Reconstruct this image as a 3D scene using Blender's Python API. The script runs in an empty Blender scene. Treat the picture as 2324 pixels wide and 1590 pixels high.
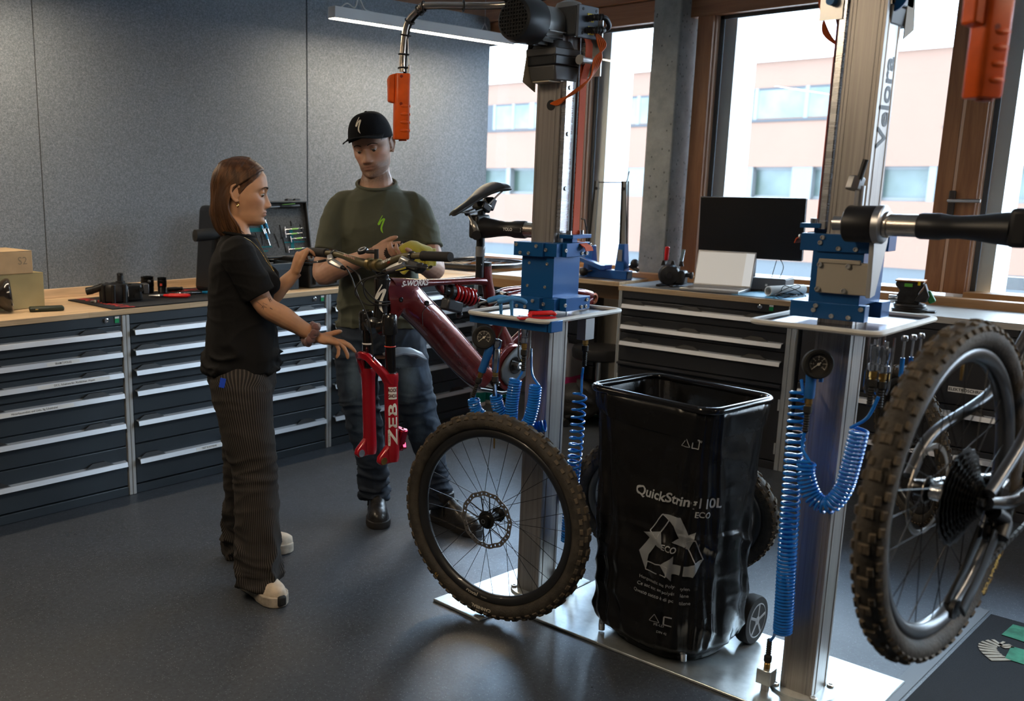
import bpy, math, random
from math import sin, cos, pi, radians as rad, sqrt, atan2
from mathutils import Vector as V, Matrix as M, Euler, noise
import numpy as np
random.seed(7)
S = bpy.context.scene
COL = S.collection

# ---------------------------------------------------------------- camera, world, lights, exposure
cd = bpy.data.cameras.new('camera'); cam = bpy.data.objects.new('camera', cd); COL.objects.link(cam)
cd.sensor_width = 36; cd.sensor_fit = 'HORIZONTAL'; cd.lens = 34.6
cd.shift_x = 0.1485; cd.shift_y = 0.03695; cd.clip_start = 0.05; cd.clip_end = 400
YAW, PIT, ROL = -0.7609, -0.2101, 0.0056
fwd = V((-sin(YAW)*cos(PIT), cos(YAW)*cos(PIT), sin(PIT)))
r0 = V((cos(YAW), sin(YAW), 0)); u0 = r0.cross(fwd)
rr = r0*cos(ROL) + u0*sin(ROL); uu = rr.cross(fwd)
cam.matrix_world = M(((rr.x, uu.x, -fwd.x, 0), (rr.y, uu.y, -fwd.y, 0), (rr.z, uu.z, -fwd.z, 1.53), (0, 0, 0, 1)))
cd.dof.use_dof = True; cd.dof.focus_distance = 3.75; cd.dof.aperture_fstop = 3.2
S.camera = cam

W = bpy.data.worlds.new('overcast_sky'); S.world = W; W.use_nodes = True
wn = W.node_tree; bg = wn.nodes['Background']
tc = wn.nodes.new('ShaderNodeTexCoord'); sx = wn.nodes.new('ShaderNodeSeparateXYZ')
nz = wn.nodes.new('ShaderNodeTexNoise'); nz.inputs['Scale'].default_value = 2.2; nz.inputs['Detail'].default_value = 5
cr = wn.nodes.new('ShaderNodeValToRGB')
cr.color_ramp.elements[0].position = .38; cr.color_ramp.elements[0].color = (.48, .70, 1, 1)
cr.color_ramp.elements[1].position = .62; cr.color_ramp.elements[1].color = (.76, .89, 1, 1)
wn.links.new(tc.outputs['Generated'], nz.inputs['Vector']); wn.links.new(nz.outputs['Fac'], cr.inputs['Fac'])
wn.links.new(cr.outputs['Color'], bg.inputs['Color'])
bg.inputs['Strength'].default_value = 19

def portal(name, loc, sx_, sy_, rot):
    l = bpy.data.lights.new(name, 'AREA'); l.shape = 'RECTANGLE'; l.size = sx_; l.size_y = sy_
    l.cycles.is_portal = True
    o = bpy.data.objects.new(name, l); COL.objects.link(o); o.location = loc; o.rotation_euler = rot
    return o
portal('sky_portal', (6.02, 2.9, 1.72), 5.9, 1.6, (0, rad(90), 0)).rotation_euler = Euler((rad(90), 0, rad(90)))

S.view_settings.view_transform = 'Standard'; S.view_settings.look = 'None'
S.view_settings.gamma = 1; S.view_settings.use_curve_mapping = False
S.view_settings.exposure = 0.0
S.cycles.max_bounces = 7; S.cycles.diffuse_bounces = 4; S.cycles.glossy_bounces = 4
S.cycles.transparent_max_bounces = 12; S.cycles.transmission_bounces = 6
S.cycles.use_denoising = True; S.cycles.sample_clamp_indirect = 6; S.cycles.caustics_reflective = False; S.cycles.caustics_refractive = False

# ---------------------------------------------------------------- materials
MATS = {}
def mat(name, col=(.5, .5, .5), rough=.5, metal=0, spec=.5, coat=0, emit=None, trans=0, alpha=1, ior=1.45, var=0, vscale=8, bump=0, bscale=200, sheen=0, stretch=None, col2=None, vpos=(.35, .65), rvar=0, detail=4, coatr=.05):
    if name in MATS: return MATS[name]
    m = bpy.data.materials.new(name); m.use_nodes = True; t = m.node_tree; b = t.nodes['Principled BSDF']; I = b.inputs
    c4 = lambda c: (c[0], c[1], c[2], 1)
    I['Base Color'].default_value = c4(col); I['Roughness'].default_value = rough; I['Metallic'].default_value = metal
    I['Specular IOR Level'].default_value = spec; I['Coat Weight'].default_value = coat; I['Coat Roughness'].default_value = coatr
    I['Transmission Weight'].default_value = trans; I['Alpha'].default_value = alpha; I['IOR'].default_value = ior
    if sheen: I['Sheen Weight'].default_value = sheen; I['Sheen Roughness'].default_value = .5
    if emit: I['Emission Color'].default_value = c4(emit[0]); I['Emission Strength'].default_value = emit[1]
    if var or bump or col2 or rvar:
        tcn = t.nodes.new('ShaderNodeTexCoord'); mp = t.nodes.new('ShaderNodeMapping')
        t.links.new(tcn.outputs['Object'], mp.inputs['Vector'])
        if stretch: mp.inputs['Scale'].default_value = stretch
    if var or col2 or rvar:
        n = t.nodes.new('ShaderNodeTexNoise'); n.inputs['Scale'].default_value = vscale; n.inputs['Detail'].default_value = detail
        t.links.new(mp.outputs['Vector'], n.inputs['Vector'])
    if var or col2:
        r = t.nodes.new('ShaderNodeValToRGB'); t.links.new(n.outputs['Fac'], r.inputs['Fac'])
        a, d = r.color_ramp.elements; a.position, d.position = vpos
        a.color = c4(col if col2 else [x*(1-var) for x in col]); d.color = c4(col2 or [min(1, x*(1+var)) for x in col])
        t.links.new(r.outputs['Color'], I['Base Color'])
    if rvar:
        mr = t.nodes.new('ShaderNodeMapRange'); mr.inputs['To Min'].default_value = max(.02, rough-rvar); mr.inputs['To Max'].default_value = rough+rvar
        mr.inputs['From Min'].default_value = .3; mr.inputs['From Max'].default_value = .7
        t.links.new(n.outputs['Fac'], mr.inputs['Value']); t.links.new(mr.outputs['Result'], I['Roughness'])
    if bump:
        n2 = t.nodes.new('ShaderNodeTexNoise'); n2.inputs['Scale'].default_value = bscale; n2.inputs['Detail'].default_value = 3
        bp = t.nodes.new('ShaderNodeBump'); bp.inputs['Strength'].default_value = bump; bp.inputs['Distance'].default_value = .01
        t.links.new(mp.outputs['Vector'], n2.inputs['Vector']); t.links.new(n2.outputs['Fac'], bp.inputs['Height']); t.links.new(bp.outputs['Normal'], I['Normal'])
    MATS[name] = m
    return m

# ---------------------------------------------------------------- mesh builder
class MB:
    def __init__(s): s.v = []; s.f = []; s.uv = None
    def add(s, vs, fs, T=None):
        b = len(s.v)
        s.v += [tuple(T @ V(p)) for p in vs] if T is not None else [tuple(p) for p in vs]
        s.f += [tuple(i+b for i in f) for f in fs]; return s
    def box(s, c, d, rot=None, T=None):
        x, y, z = d[0]/2, d[1]/2, d[2]/2
        vs = [V((a, b, e)) for a in (-x, x) for b in (-y, y) for e in (-z, z)]
        if rot is not None:
            R = rot if isinstance(rot, M) else Euler(rot).to_matrix()
            vs = [R @ q for q in vs]
        vs = [q + V(c) for q in vs]
        return s.add(vs, [(0, 1, 3, 2), (4, 6, 7, 5), (0, 4, 5, 1), (2, 3, 7, 6), (0, 2, 6, 4), (1, 5, 7, 3)], T)
    def bx(s, x0, x1, y0, y1, z0, z1, T=None):
        return s.box(((x0+x1)/2, (y0+y1)/2, (z0+z1)/2), (abs(x1-x0), abs(y1-y0), abs(z1-z0)), None, T)
    def loft(s, rings, caps=True, closed=True, T=None, loop=False):
        n = len(rings[0]); vs = [p for r in rings for p in r]; fs = []
        m = len(rings)
        for i in range(m if loop else m-1):
            k = (i+1) % m
            for j in range(n if closed else n-1):
                j2 = (j+1) % n
                fs.append((i*n+j, i*n+j2, k*n+j2, k*n+j))
        if caps and not loop and closed: fs += [tuple(range(n-1, -1, -1)), tuple((m-1)*n+j for j in range(n))]
        return s.add(vs, fs, T)
    def tube(s, pts, r, n=8, closed=False, caps=True, T=None, flat=1.0, up=None):
        P = [V(p) for p in pts]; m = len(P); R = r if isinstance(r, (list, tuple)) else [r]*m
        tg = []
        for i in range(m):
            a = P[(i-1) % m] if (closed or i) else P[0]; b = P[(i+1) % m] if (closed or i < m-1) else P[-1]
            d = b-a; tg.append(d.normalized() if d.length > 1e-9 else V((0, 0, 1)))
        u = V(up) if up is not None else V((0, 0, 1))
        if abs(u.normalized().dot(tg[0])) > .95: u = V((1, 0, 0)) if abs(tg[0].x) < .9 else V((0, 1, 0))
        u = (u - tg[0]*u.dot(tg[0])).normalized(); rings = []
        for i in range(m):
            u = (u - tg[i]*u.dot(tg[i])).normalized(); w = tg[i].cross(u)
            rings.append([P[i] + (u*cos(2*pi*j/n)*flat + w*sin(2*pi*j/n))*R[i] for j in range(n)])
        return s.loft(rings, caps, True, T, closed)
    def cyl(s, a, b, r, r2=None, n=16, T=None): return s.tube([a, b], [r, r if r2 is None else r2], n, T=T)
    def lathe(s, prof, o=(0, 0, 0), ax=(0, 0, 1), n=24, caps=True, T=None, loop=False):
        q = V((0, 0, 1)).rotation_difference(V(ax)); o = V(o)
        rings = [[o + q @ V((max(r, 1e-5)*cos(2*pi*j/n), max(r, 1e-5)*sin(2*pi*j/n), z)) for j in range(n)] for r, z in prof]
        return s.loft(rings, caps and not loop, True, T, loop)
    def ell(s, c, r, rot=None, n=14, m=8, T=None):
        R = Euler(rot).to_matrix() if rot is not None and not isinstance(rot, M) else (rot or M.Identity(3))
        r = r if hasattr(r, '__len__') else (r, r, r); rings = []
        for i in range(m+1):
            a = -pi/2 + pi*i/m; k = max(cos(a), .004)
            rings.append([V(c) + R @ V((r[0]*k*cos(2*pi*j/n), r[1]*k*sin(2*pi*j/n), r[2]*sin(a))) for j in range(n)])
        return s.loft(rings, True, True, T)
    def prism(s, poly, h, o=(0, 0, 0), ux=(1, 0, 0), uy=(0, 1, 0), T=None, both=False):
        o, ux, uy = V(o), V(ux).normalized(), V(uy).normalized(); w = ux.cross(uy)*h
        a = [o + ux*p[0] + uy*p[1] - (w*.5 if both else w*0) for p in poly]; n = len(a)
        return s.add(a + [p+w for p in a], [tuple(range(n-1, -1, -1)), tuple(range(n, 2*n))] + [(i, (i+1) % n, n+(i+1) % n, n+i) for i in range(n)], T)
    def torus(s, c, R, r, ax=(0, 0, 1), n=32, k=8, T=None):
        return s.lathe([(R + r*cos(2*pi*i/k), r*sin(2*pi*i/k)) for i in range(k)], c, ax, n, False, T, True)
    def grid(s, fn, nu, nv, T=None, thick=0):
        vs = [fn(i/(nu-1), j/(nv-1)) for i in range(nu) for j in range(nv)]
        return s.add(vs, [(i*nv+j, (i+1)*nv+j, (i+1)*nv+j+1, i*nv+j+1) for i in range(nu-1) for j in range(nv-1)], T)
    def build(s, name, m, parent=None, bevel=0, seg=2, ang=38, flip=False, subd=0, solid=0, recalc=True):
        me = bpy.data.meshes.new(name); me.from_pydata(s.v, [], s.f)
        if recalc:
            import bmesh
            b = bmesh.new(); b.from_mesh(me); bmesh.ops.recalc_face_normals(b, faces=b.faces); b.to_mesh(me); b.free()
        me.polygons.foreach_set('use_smooth', [True]*len(me.polygons))
        if ang < 180: me.set_sharp_from_angle(angle=rad(ang))
        if isinstance(m, (list, tuple)):
            for x in m: me.materials.append(x)
        elif m is not None: me.materials.append(m)
        return link(name, me, parent, bevel, seg, subd, solid)
WORLD = {}
def link(name, me, parent=None, bevel=0, seg=2, subd=0, solid=0):
    o = bpy.data.objects.new(name, me); COL.objects.link(o)
    WORLD[o.name] = M.Identity(4)
    if parent is not None:
        o.parent = parent; o.matrix_parent_inverse = WORLD[parent.name].inverted()
    if solid: md = o.modifiers.new('s', 'SOLIDIFY'); md.thickness = solid; md.offset = 0
    if bevel:
        md = o.modifiers.new('b', 'BEVEL'); md.width = bevel; md.segments = seg; md.limit_method = 'ANGLE'; md.angle_limit = rad(40); md.harden_normals = False
    if subd: md = o.modifiers.new('d', 'SUBSURF'); md.levels = subd; md.render_levels = subd
    return o
def tag(o, label=None, cat=None, group=None, kind=None):
    for k, x in (('label', label), ('category', cat), ('group', group), ('kind', kind)):
        if x: o[k] = x
    return o
def thing(name, label, cat, loc=(0, 0, 0), rz=0, group=None):
    o = bpy.data.objects.new(name, None); COL.objects.link(o); o.location = loc; o.rotation_euler = (0, 0, rz)
    o.empty_display_size = .05
    WORLD[o.name] = M.Translation(V(loc)) @ M.Rotation(rz, 4, 'Z')
    return tag(o, label, cat, group)
def dup(src, parent=None):
    c = src.copy(); COL.objects.link(c); WORLD[c.name] = WORLD[src.name].copy()
    if parent is not None:
        c.parent = parent
    return c
def inst(proto, T, parent):
    """another piece that shares PROTO's mesh, placed by the matrix T"""
    c = proto.copy(); COL.objects.link(c); c.parent = parent; c.matrix_parent_inverse = WORLD[parent.name].inverted()
    c.matrix_basis = T; WORLD[c.name] = T.copy(); return c
def TR(loc=(0, 0, 0), rot=(0, 0, 0), sc=1):
    return M.Translation(V(loc)) @ Euler(rot).to_matrix().to_4x4() @ M.Scale(sc, 4)
def frame(o, x, y, z=None):
    x = V(x).normalized(); z = V(z).normalized() if z is not None else x.cross(V(y)).normalized(); y = z.cross(x).normalized(); x = y.cross(z).normalized()
    return M(((x.x, y.x, z.x, o[0]), (x.y, y.y, z.y, o[1]), (x.z, y.z, z.z, o[2]), (0, 0, 0, 1)))
def bez(p, n=12):
    """Catmull-Rom through the points P"""
    P = [V(q) for q in p]; P = [2*P[0]-P[1]] + P + [2*P[-1]-P[-2]]; out = []
    for i in range(1, len(P)-2):
        a, b, c, d = P[i-1:i+3]
        for k in range(n):
            t = k/n
            out.append(.5*((2*b) + (c-a)*t + (2*a-5*b+4*c-d)*t*t + (3*b-a-3*c+d)*t**3))
    return out + [P[-2]]
def lerp(a, b, t): return a + (b-a)*t
def interp(keys, t):
    """piecewise-linear values at T from [(t, (a, b, ...)), ...]"""
    if t <= keys[0][0]: return keys[0][1]
    for (a, x), (b, y) in zip(keys, keys[1:]):
        if t <= b:
            k = (t-a)/(b-a); k = k*k*(3-2*k)
            return tuple(lerp(p, q, k) for p, q in zip(x, y))
    return keys[-1][1]
def text(body, size, fn=None, T=None, shear=0, bold=0, align='CENTER', ext=0, res=3):
    """lettering as mesh: verts in the XY plane, moved by the function FN or the matrix T"""
    c = bpy.data.curves.new('t', 'FONT'); c.body = body; c.size = size; c.shear = shear; c.offset = bold; c.align_x = align; c.align_y = 'CENTER'; c.extrude = ext; c.resolution_u = res
    o = bpy.data.objects.new('t', c); COL.objects.link(o); dg = bpy.context.evaluated_depsgraph_get()
    me = bpy.data.meshes.new_from_object(o.evaluated_get(dg)); bpy.data.objects.remove(o); bpy.data.curves.remove(c)
    mb = MB(); vs = [v.co.copy() for v in me.vertices]; fs = [tuple(p.vertices) for p in me.polygons]; bpy.data.meshes.remove(me)
    if fn: vs = [fn(v) for v in vs]
    mb.add(vs, fs, T); return mb
# ---------------------------------------------------------------- surface materials with their own node trees
def nodes(name):
    m = bpy.data.materials.new(name); m.use_nodes = True; t = m.node_tree; MATS[name] = m
    return m, t, t.nodes['Principled BSDF'].inputs, (lambda k, **kw: _nd(t, k, kw)), (lambda a, b: t.links.new(a, b))
def _nd(t, k, kw):
    n = t.nodes.new('ShaderNode'+k)
    for a, b in kw.items():
        if a in n.inputs: n.inputs[a].default_value = b
        else: setattr(n, a, b)
    return n
def ramp(nd, stops):
    n = nd('ValToRGB'); e = n.color_ramp.elements
    while len(e) < len(stops): e.new(.5)
    for x, (p, c) in zip(e, stops): x.position = p; x.color = (*c, 1) if len(c) == 3 else c
    return n
def felt_mat():
    m, t, I, nd, lk = nodes('grey_felt'); tc = nd('TexCoord')
    a = nd('TexNoise', Scale=95, Detail=5, Roughness=.75); b = nd('TexNoise', Scale=330, Detail=2); lk(tc.outputs['Object'], a.inputs['Vector']); lk(tc.outputs['Object'], b.inputs['Vector'])
    ad = nd('Math', operation='ADD'); lk(a.outputs['Fac'], ad.inputs[0]); lk(b.outputs['Fac'], ad.inputs[1])
    hf = nd('Math', operation='MULTIPLY'); lk(ad.outputs[0], hf.inputs[0]); hf.inputs[1].default_value = .5
    r = ramp(nd, [(.36, (.080, .100, .124)), (.5, (.155, .182, .215)), (.64, (.27, .305, .35))]); lk(hf.outputs[0], r.inputs['Fac']); lk(r.outputs['Color'], I['Base Color'])
    I['Roughness'].default_value = .95; I['Specular IOR Level'].default_value = .15; I['Sheen Weight'].default_value = .15
    bp = nd('Bump', Strength=.35, Distance=.004); lk(hf.outputs[0], bp.inputs['Height']); lk(bp.outputs['Normal'], I['Normal']); return m
def floor_mat():
    m, t, I, nd, lk = nodes('dark_speckled_rubber'); tc = nd('TexCoord')
    v = nd('TexVoronoi', Scale=120); lk(tc.outputs['Object'], v.inputs['Vector'])
    n = nd('TexNoise', Scale=60, Detail=6, Roughness=.8); lk(tc.outputs['Object'], n.inputs['Vector'])
    big = nd('TexNoise', Scale=2.2, Detail=6, Roughness=.7); lk(tc.outputs['Object'], big.inputs['Vector'])
    base = ramp(nd, [(.35, (.022, .026, .033)), (.68, (.062, .071, .086))]); lk(n.outputs['Fac'], base.inputs['Fac'])
    sp = ramp(nd, [(.10, (1, 1, 1)), (.22, (0, 0, 0))]); lk(v.outputs['Distance'], sp.inputs['Fac'])
    sel = nd('SeparateColor'); lk(v.outputs['Color'], sel.inputs[0]); gt = nd('Math', operation='GREATER_THAN'); lk(sel.outputs[0], gt.inputs[0]); gt.inputs[1].default_value = .45
    mu = nd('Math', operation='MULTIPLY'); lk(sp.outputs['Color'], mu.inputs[0]); lk(gt.outputs[0], mu.inputs[1])
    mx = nd('Mix', data_type='RGBA'); lk(mu.outputs[0], mx.inputs['Factor']); lk(base.outputs['Color'], mx.inputs[6]); mx.inputs[7].default_value = (.26, .28, .30, 1); lk(mx.outputs[2], I['Base Color'])
    rg = nd('MapRange'); lk(big.outputs['Fac'], rg.inputs['Value']); rg.inputs['From Min'].default_value = .3; rg.inputs['From Max'].default_value = .7; rg.inputs['To Min'].default_value = .27; rg.inputs['To Max'].default_value = .42; lk(rg.outputs['Result'], I['Roughness'])
    I['Specular IOR Level'].default_value = .5
    bp = nd('Bump', Strength=.25, Distance=.003); lk(n.outputs['Fac'], bp.inputs['Height']); lk(bp.outputs['Normal'], I['Normal']); return m
def stave_mat(name, c1, c2, c3, rough=.45, rotz=0, bw=.55, rh=.045):
    """glued staves: the joints lie flush, so they are grain"""
    m, t, I, nd, lk = nodes(name); tc = nd('TexCoord'); mp = nd('Mapping'); lk(tc.outputs['Object'], mp.inputs['Vector']); mp.inputs['Rotation'].default_value = (0, 0, rotz)
    br = nd('TexBrick', **{'Scale': 1.0, 'Brick Width': bw, 'Row Height': rh, 'Mortar Size': .0006, 'Bias': 0.0}); br.offset = .37
    lk(mp.outputs['Vector'], br.inputs['Vector']); br.inputs['Color1'].default_value = (*c1, 1); br.inputs['Color2'].default_value = (*c2, 1); br.inputs['Mortar'].default_value = (*c3, 1)
    g = nd('Mapping'); g.inputs['Scale'].default_value = (3, 60, 60); lk(mp.outputs['Vector'], g.inputs['Vector']); n = nd('TexNoise', Scale=1.5, Detail=6); lk(g.outputs['Vector'], n.inputs['Vector'])
    r = ramp(nd, [(.3, (.72, .72, .72)), (.7, (1.1, 1.1, 1.1))]); lk(n.outputs['Fac'], r.inputs['Fac'])
    mx = nd('Mix', data_type='RGBA', blend_type='MULTIPLY'); mx.inputs['Factor'].default_value = 1; lk(br.outputs['Color'], mx.inputs[6]); lk(r.outputs['Color'], mx.inputs[7]); lk(mx.outputs[2], I['Base Color'])
    I['Roughness'].default_value = rough; return m
def grain_mat(name, c1, c2, sc, rough=.45, dist=4):
    m, t, I, nd, lk = nodes(name); tc = nd('TexCoord'); mp = nd('Mapping'); mp.inputs['Scale'].default_value = sc; lk(tc.outputs['Object'], mp.inputs['Vector'])
    n = nd('TexNoise', Scale=1.0, Detail=8, Roughness=.65, Distortion=.6); lk(mp.outputs['Vector'], n.inputs['Vector'])
    r = ramp(nd, [(.3, c1), (.7, c2)]); lk(n.outputs['Fac'], r.inputs['Fac']); lk(r.outputs['Color'], I['Base Color']); I['Roughness'].default_value = rough
    bp = nd('Bump', Strength=.08, Distance=.003); lk(n.outputs['Fac'], bp.inputs['Height']); lk(bp.outputs['Normal'], I['Normal']); return m
def concrete_mat():
    m, t, I, nd, lk = nodes('cast_concrete'); tc = nd('TexCoord')
    n = nd('TexNoise', Scale=9, Detail=9, Roughness=.7); lk(tc.outputs['Object'], n.inputs['Vector'])
    v = nd('TexVoronoi', Scale=42); mp = nd('Mapping'); mp.inputs['Scale'].default_value = (1, 1, .7); lk(tc.outputs['Object'], mp.inputs['Vector']); lk(mp.outputs['Vector'], v.inputs['Vector'])
    sc = nd('SeparateColor'); lk(v.outputs['Color'], sc.inputs[0]); g = nd('Math', operation='GREATER_THAN'); g.inputs[1].default_value = .8; lk(sc.outputs[1], g.inputs[0])
    d = nd('Math', operation='LESS_THAN'); d.inputs[1].default_value = .2; lk(v.outputs['Distance'], d.inputs[0]); mu = nd('Math', operation='MULTIPLY'); lk(g.outputs[0], mu.inputs[0]); lk(d.outputs[0], mu.inputs[1])
    r = ramp(nd, [(.3, (.17, .185, .19)), (.7, (.30, .32, .325))]); lk(n.outputs['Fac'], r.inputs['Fac'])
    mx = nd('Mix', data_type='RGBA'); lk(mu.outputs[0], mx.inputs['Factor']); lk(r.outputs['Color'], mx.inputs[6]); mx.inputs[7].default_value = (.07, .075, .08, 1); lk(mx.outputs[2], I['Base Color'])
    I['Roughness'].default_value = .7; bp = nd('Bump', Strength=.3, Distance=.004); lk(n.outputs['Fac'], bp.inputs['Height']); lk(bp.outputs['Normal'], I['Normal']); return m
def brushed(name, c, rough, sc, metal=1.0, var=.25):
    m, t, I, nd, lk = nodes(name); tc = nd('TexCoord'); mp = nd('Mapping'); mp.inputs['Scale'].default_value = sc; lk(tc.outputs['Object'], mp.inputs['Vector'])
    n = nd('TexNoise', Scale=1.0, Detail=6, Roughness=.7); lk(mp.outputs['Vector'], n.inputs['Vector'])
    r = ramp(nd, [(.3, [x*(1-var) for x in c]), (.7, [min(1, x*(1+var)) for x in c])]); lk(n.outputs['Fac'], r.inputs['Fac']); lk(r.outputs['Color'], I['Base Color'])
    q = nd('MapRange'); lk(n.outputs['Fac'], q.inputs['Value']); q.inputs['To Min'].default_value = rough-.08; q.inputs['To Max'].default_value = rough+.12; lk(q.outputs['Result'], I['Roughness']); I['Metallic'].default_value = metal; return m
FELT = felt_mat(); FLOOR = floor_mat(); CONC = concrete_mat()
BEECH = stave_mat('beech_staves', (.60, .41, .23), (.68, .48, .29), (.45, .28, .14), .42)
BEECHY = stave_mat('beech_staves_lengthwise', (.52, .37, .22), (.6, .44, .28), (.42, .27, .14), .35, rad(90))
LARCH = grain_mat('larch_upright', (.19, .075, .03), (.36, .155, .065), (30, 30, 2.2))
LARCHY = grain_mat('larch_lengthwise', (.20, .082, .034), (.35, .155, .068), (30, 1.6, 30))
OAKY = grain_mat('oak_rail', (.30, .15, .06), (.46, .25, .11), (30, 1.8, 30))
PAINT = mat('anthracite_paint', (.030, .041, .053), .42, var=.06, vscale=3)
PAINTD = mat('anthracite_paint_shade', (.018, .024, .031), .45)
PAINT2 = mat('charcoal_paint', (.027, .028, .032), .45)
ALU = brushed('satin_aluminium', (.66, .68, .72), .42, (3, 3, 300), .55, .05)
POSTM = mat('light_grey_paint', (.40, .42, .43), .45)
WHITE = mat('white_plaster', (.85, .86, .87), .8, var=.03)
BLACKP = mat('black_plastic', (.012, .012, .014), .42)
BLACKR = mat('black_rubber', (.012, .012, .012), .75)
CHROME = mat('bright_steel', (.72, .73, .75), .16, 1)
STEEL = mat('dull_steel', (.42, .42, .43), .36, 1)
BRASS = mat('brass_fitting', (.55, .33, .10), .32, 1)
GLASS = mat('window_glass', (1, 1, 1), 0, trans=1, ior=1.01, spec=.5)
def pane_glass():
    m, t, I, nd, lk = nodes('clear_pane'); o = t.nodes['Material Output']; tr = nd('BsdfTransparent'); gl = nd('BsdfGlossy'); gl.inputs['Roughness'].default_value = .01; fr = nd('Fresnel'); fr.inputs['IOR'].default_value = 1.3
    tr.inputs['Color'].default_value = (.95, .97, .97, 1)
    mx = nd('MixShader'); lk(fr.outputs[0], mx.inputs[0]); lk(tr.outputs[0], mx.inputs[1]); lk(gl.outputs[0], mx.inputs[2]); lk(mx.outputs[0], o.inputs['Surface']); return m
PANE = pane_glass()
DRED = mat('red_plastic', (.62, .012, .012), .35)

# ---------------------------------------------------------------- room shell
def struct(name, mb, m, **k): return tag(mb.build(name, m, **k), kind='structure')
struct('floor', MB().bx(-3, 5.95, -3.5, 8, -.12, 0), FLOOR)
struct('ceiling', MB().bx(-3, 6.1, -3.5, 8, 2.95, 3.1), mat('ceiling_grey', (.5, .5, .5), .8))
RAW = mat('raw_grey_wall', (.22, .215, .21), .8)
struct('wall_back', MB().bx(-3.1, -3, -3.5, 8, 0, 3), RAW)
struct('wall_right', MB().bx(-3, 6, -3.6, -3.5, 0, 3), RAW)
struct('wall_far', MB().bx(-3, 6, 8, 8.1, 0, 3), RAW)
wl = struct('wall_left', MB().bx(-3, 5.795, 4.775, 4.86, 0, 2.655), FELT)
for i, (a, b) in enumerate(((-1.19, .560), (.566, 2.312), (2.318, 4.054), (4.071, 5.80))):
    r = .06 if i == 3 else .002; zt = 2.66; poly = [(a, .9), (b, .9), (b, zt-r)] + [(b-r+r*cos(k), zt-r+r*sin(k)) for k in (.5, 1.0, 1.4)] + [(a, zt)]
    MB().prism(poly, .030 if i < 3 else .022, (0, 4.775, 0), (1, 0, 0), (0, 0, 1)).build('felt_panel', FELT, wl)
wn_ = struct('wall_front', MB().bx(5.765, 6.2, -3.5, 8, 0, .90), mat('warm_grey_plaster', (.42, .39, .34), .75, var=.06, vscale=5))
struct('wall_front_upper', MB().bx(5.96, 6.25, -3.5, 8, 2.56, 3.1), WHITE)
tr = struct('trim_1', MB().bx(5.62, 5.69, .2, 8, .885, .952), OAKY, bevel=.003)
tr = struct('trim_2', MB().bx(5.80, 5.96, -3.5, 8, 2.632, 2.95), LARCHY, bevel=.004)
struct('trim_3', MB().bx(5.83, 5.96, -3.5, 8, 2.50, 2.63), LARCHY, bevel=.004)
struct('trim_4', MB().bx(5.60, 5.69, 3.2, 4.745, .77, .86), OAKY, bevel=.003)
cv = struct('trim_5', MB().bx(5.64, 5.69, 3.62, 4.70, .2, .80), PAINT2)
for i in range(6): MB().bx(5.615, 5.645, 3.63, 4.69, .21+i*.098, .30+i*.098).build('slat', PAINT2, cv, bevel=.004)
struct('pillar', MB().bx(5.72, 5.95, 3.213, 3.405, .90, 2.95), CONC, bevel=.012)
def window(name, y0, y1, ja=.08, jb=.10):
    z0, z1 = .955, 2.50
    o = struct(name, MB().bx(5.83, 5.93, y1, y1+jb, z0, z1), LARCH, bevel=.004)
    MB().bx(5.83, 5.93, y0-ja, y0, z0, z1).build('jamb', LARCH, o, bevel=.004)
    MB().bx(5.82, 5.93, y0, y1, z0-.05, z0+.012).build('sill', OAKY, o, bevel=.003)
    MB().bx(5.905, 5.925, y1-.030, y1, z0, z1).bx(5.905, 5.925, y0, y0+.02, z0, z1).bx(5.905, 5.925, y0, y1, z1-.02, z1).build('gasket', mat('grey_gasket', (.07, .075, .085), .6), o)
    MB().bx(5.86, 5.905, y1-.008, y1+.006, z0, z1).build('bead', mat('pale_bead_and_light_leak', (.62, .40, .28), .5), o)
    MB().bx(5.914, 5.918, y0, y1, z0, z1).build('pane', PANE, o)
    MB().bx(5.96, 6.25, y1-.09, y1+.12, z0-.1, 2.56).build('reveal', WHITE, o)
    MB().bx(5.95, 6.32, y0, y1, z0-.06, z0-.02).build('outer_sill', mat('outer_sill_metal', (.55, .57, .6), .4, .6), o)
    return o
window('window_1', 4.04, 5.62, .048); window('window_2', 3.405, 3.935, .08, .054); w3 = window('window_3', 1.745, 3.065); w4 = window('window_4', -.75, 1.55)
struct('light_leak_strip', MB().bx(5.834, 5.93, 1.6505, 1.6645, .955, 2.50), mat('pale_bead_and_light_leak', (.62, .40, .28), .5))  # pale colour stands in for light leaking through the gap between frames
for y in (-2.6,): window('window_5', y, -.95)
hd = MB(); hd.box((5.815, 1.655, 1.42), (.012, .034, .13)); ha = hd.build('handle_plate', mat('dark_bronze', (.06, .05, .045), .4, .6), w4, bevel=.006)
MB().tube([(5.815, 1.655, 1.435), (5.765, 1.655, 1.435), (5.762, 1.645, 1.435), (5.762, 1.51, 1.435)], .0095, 10).build('window_handle', STEEL, w4)

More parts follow.
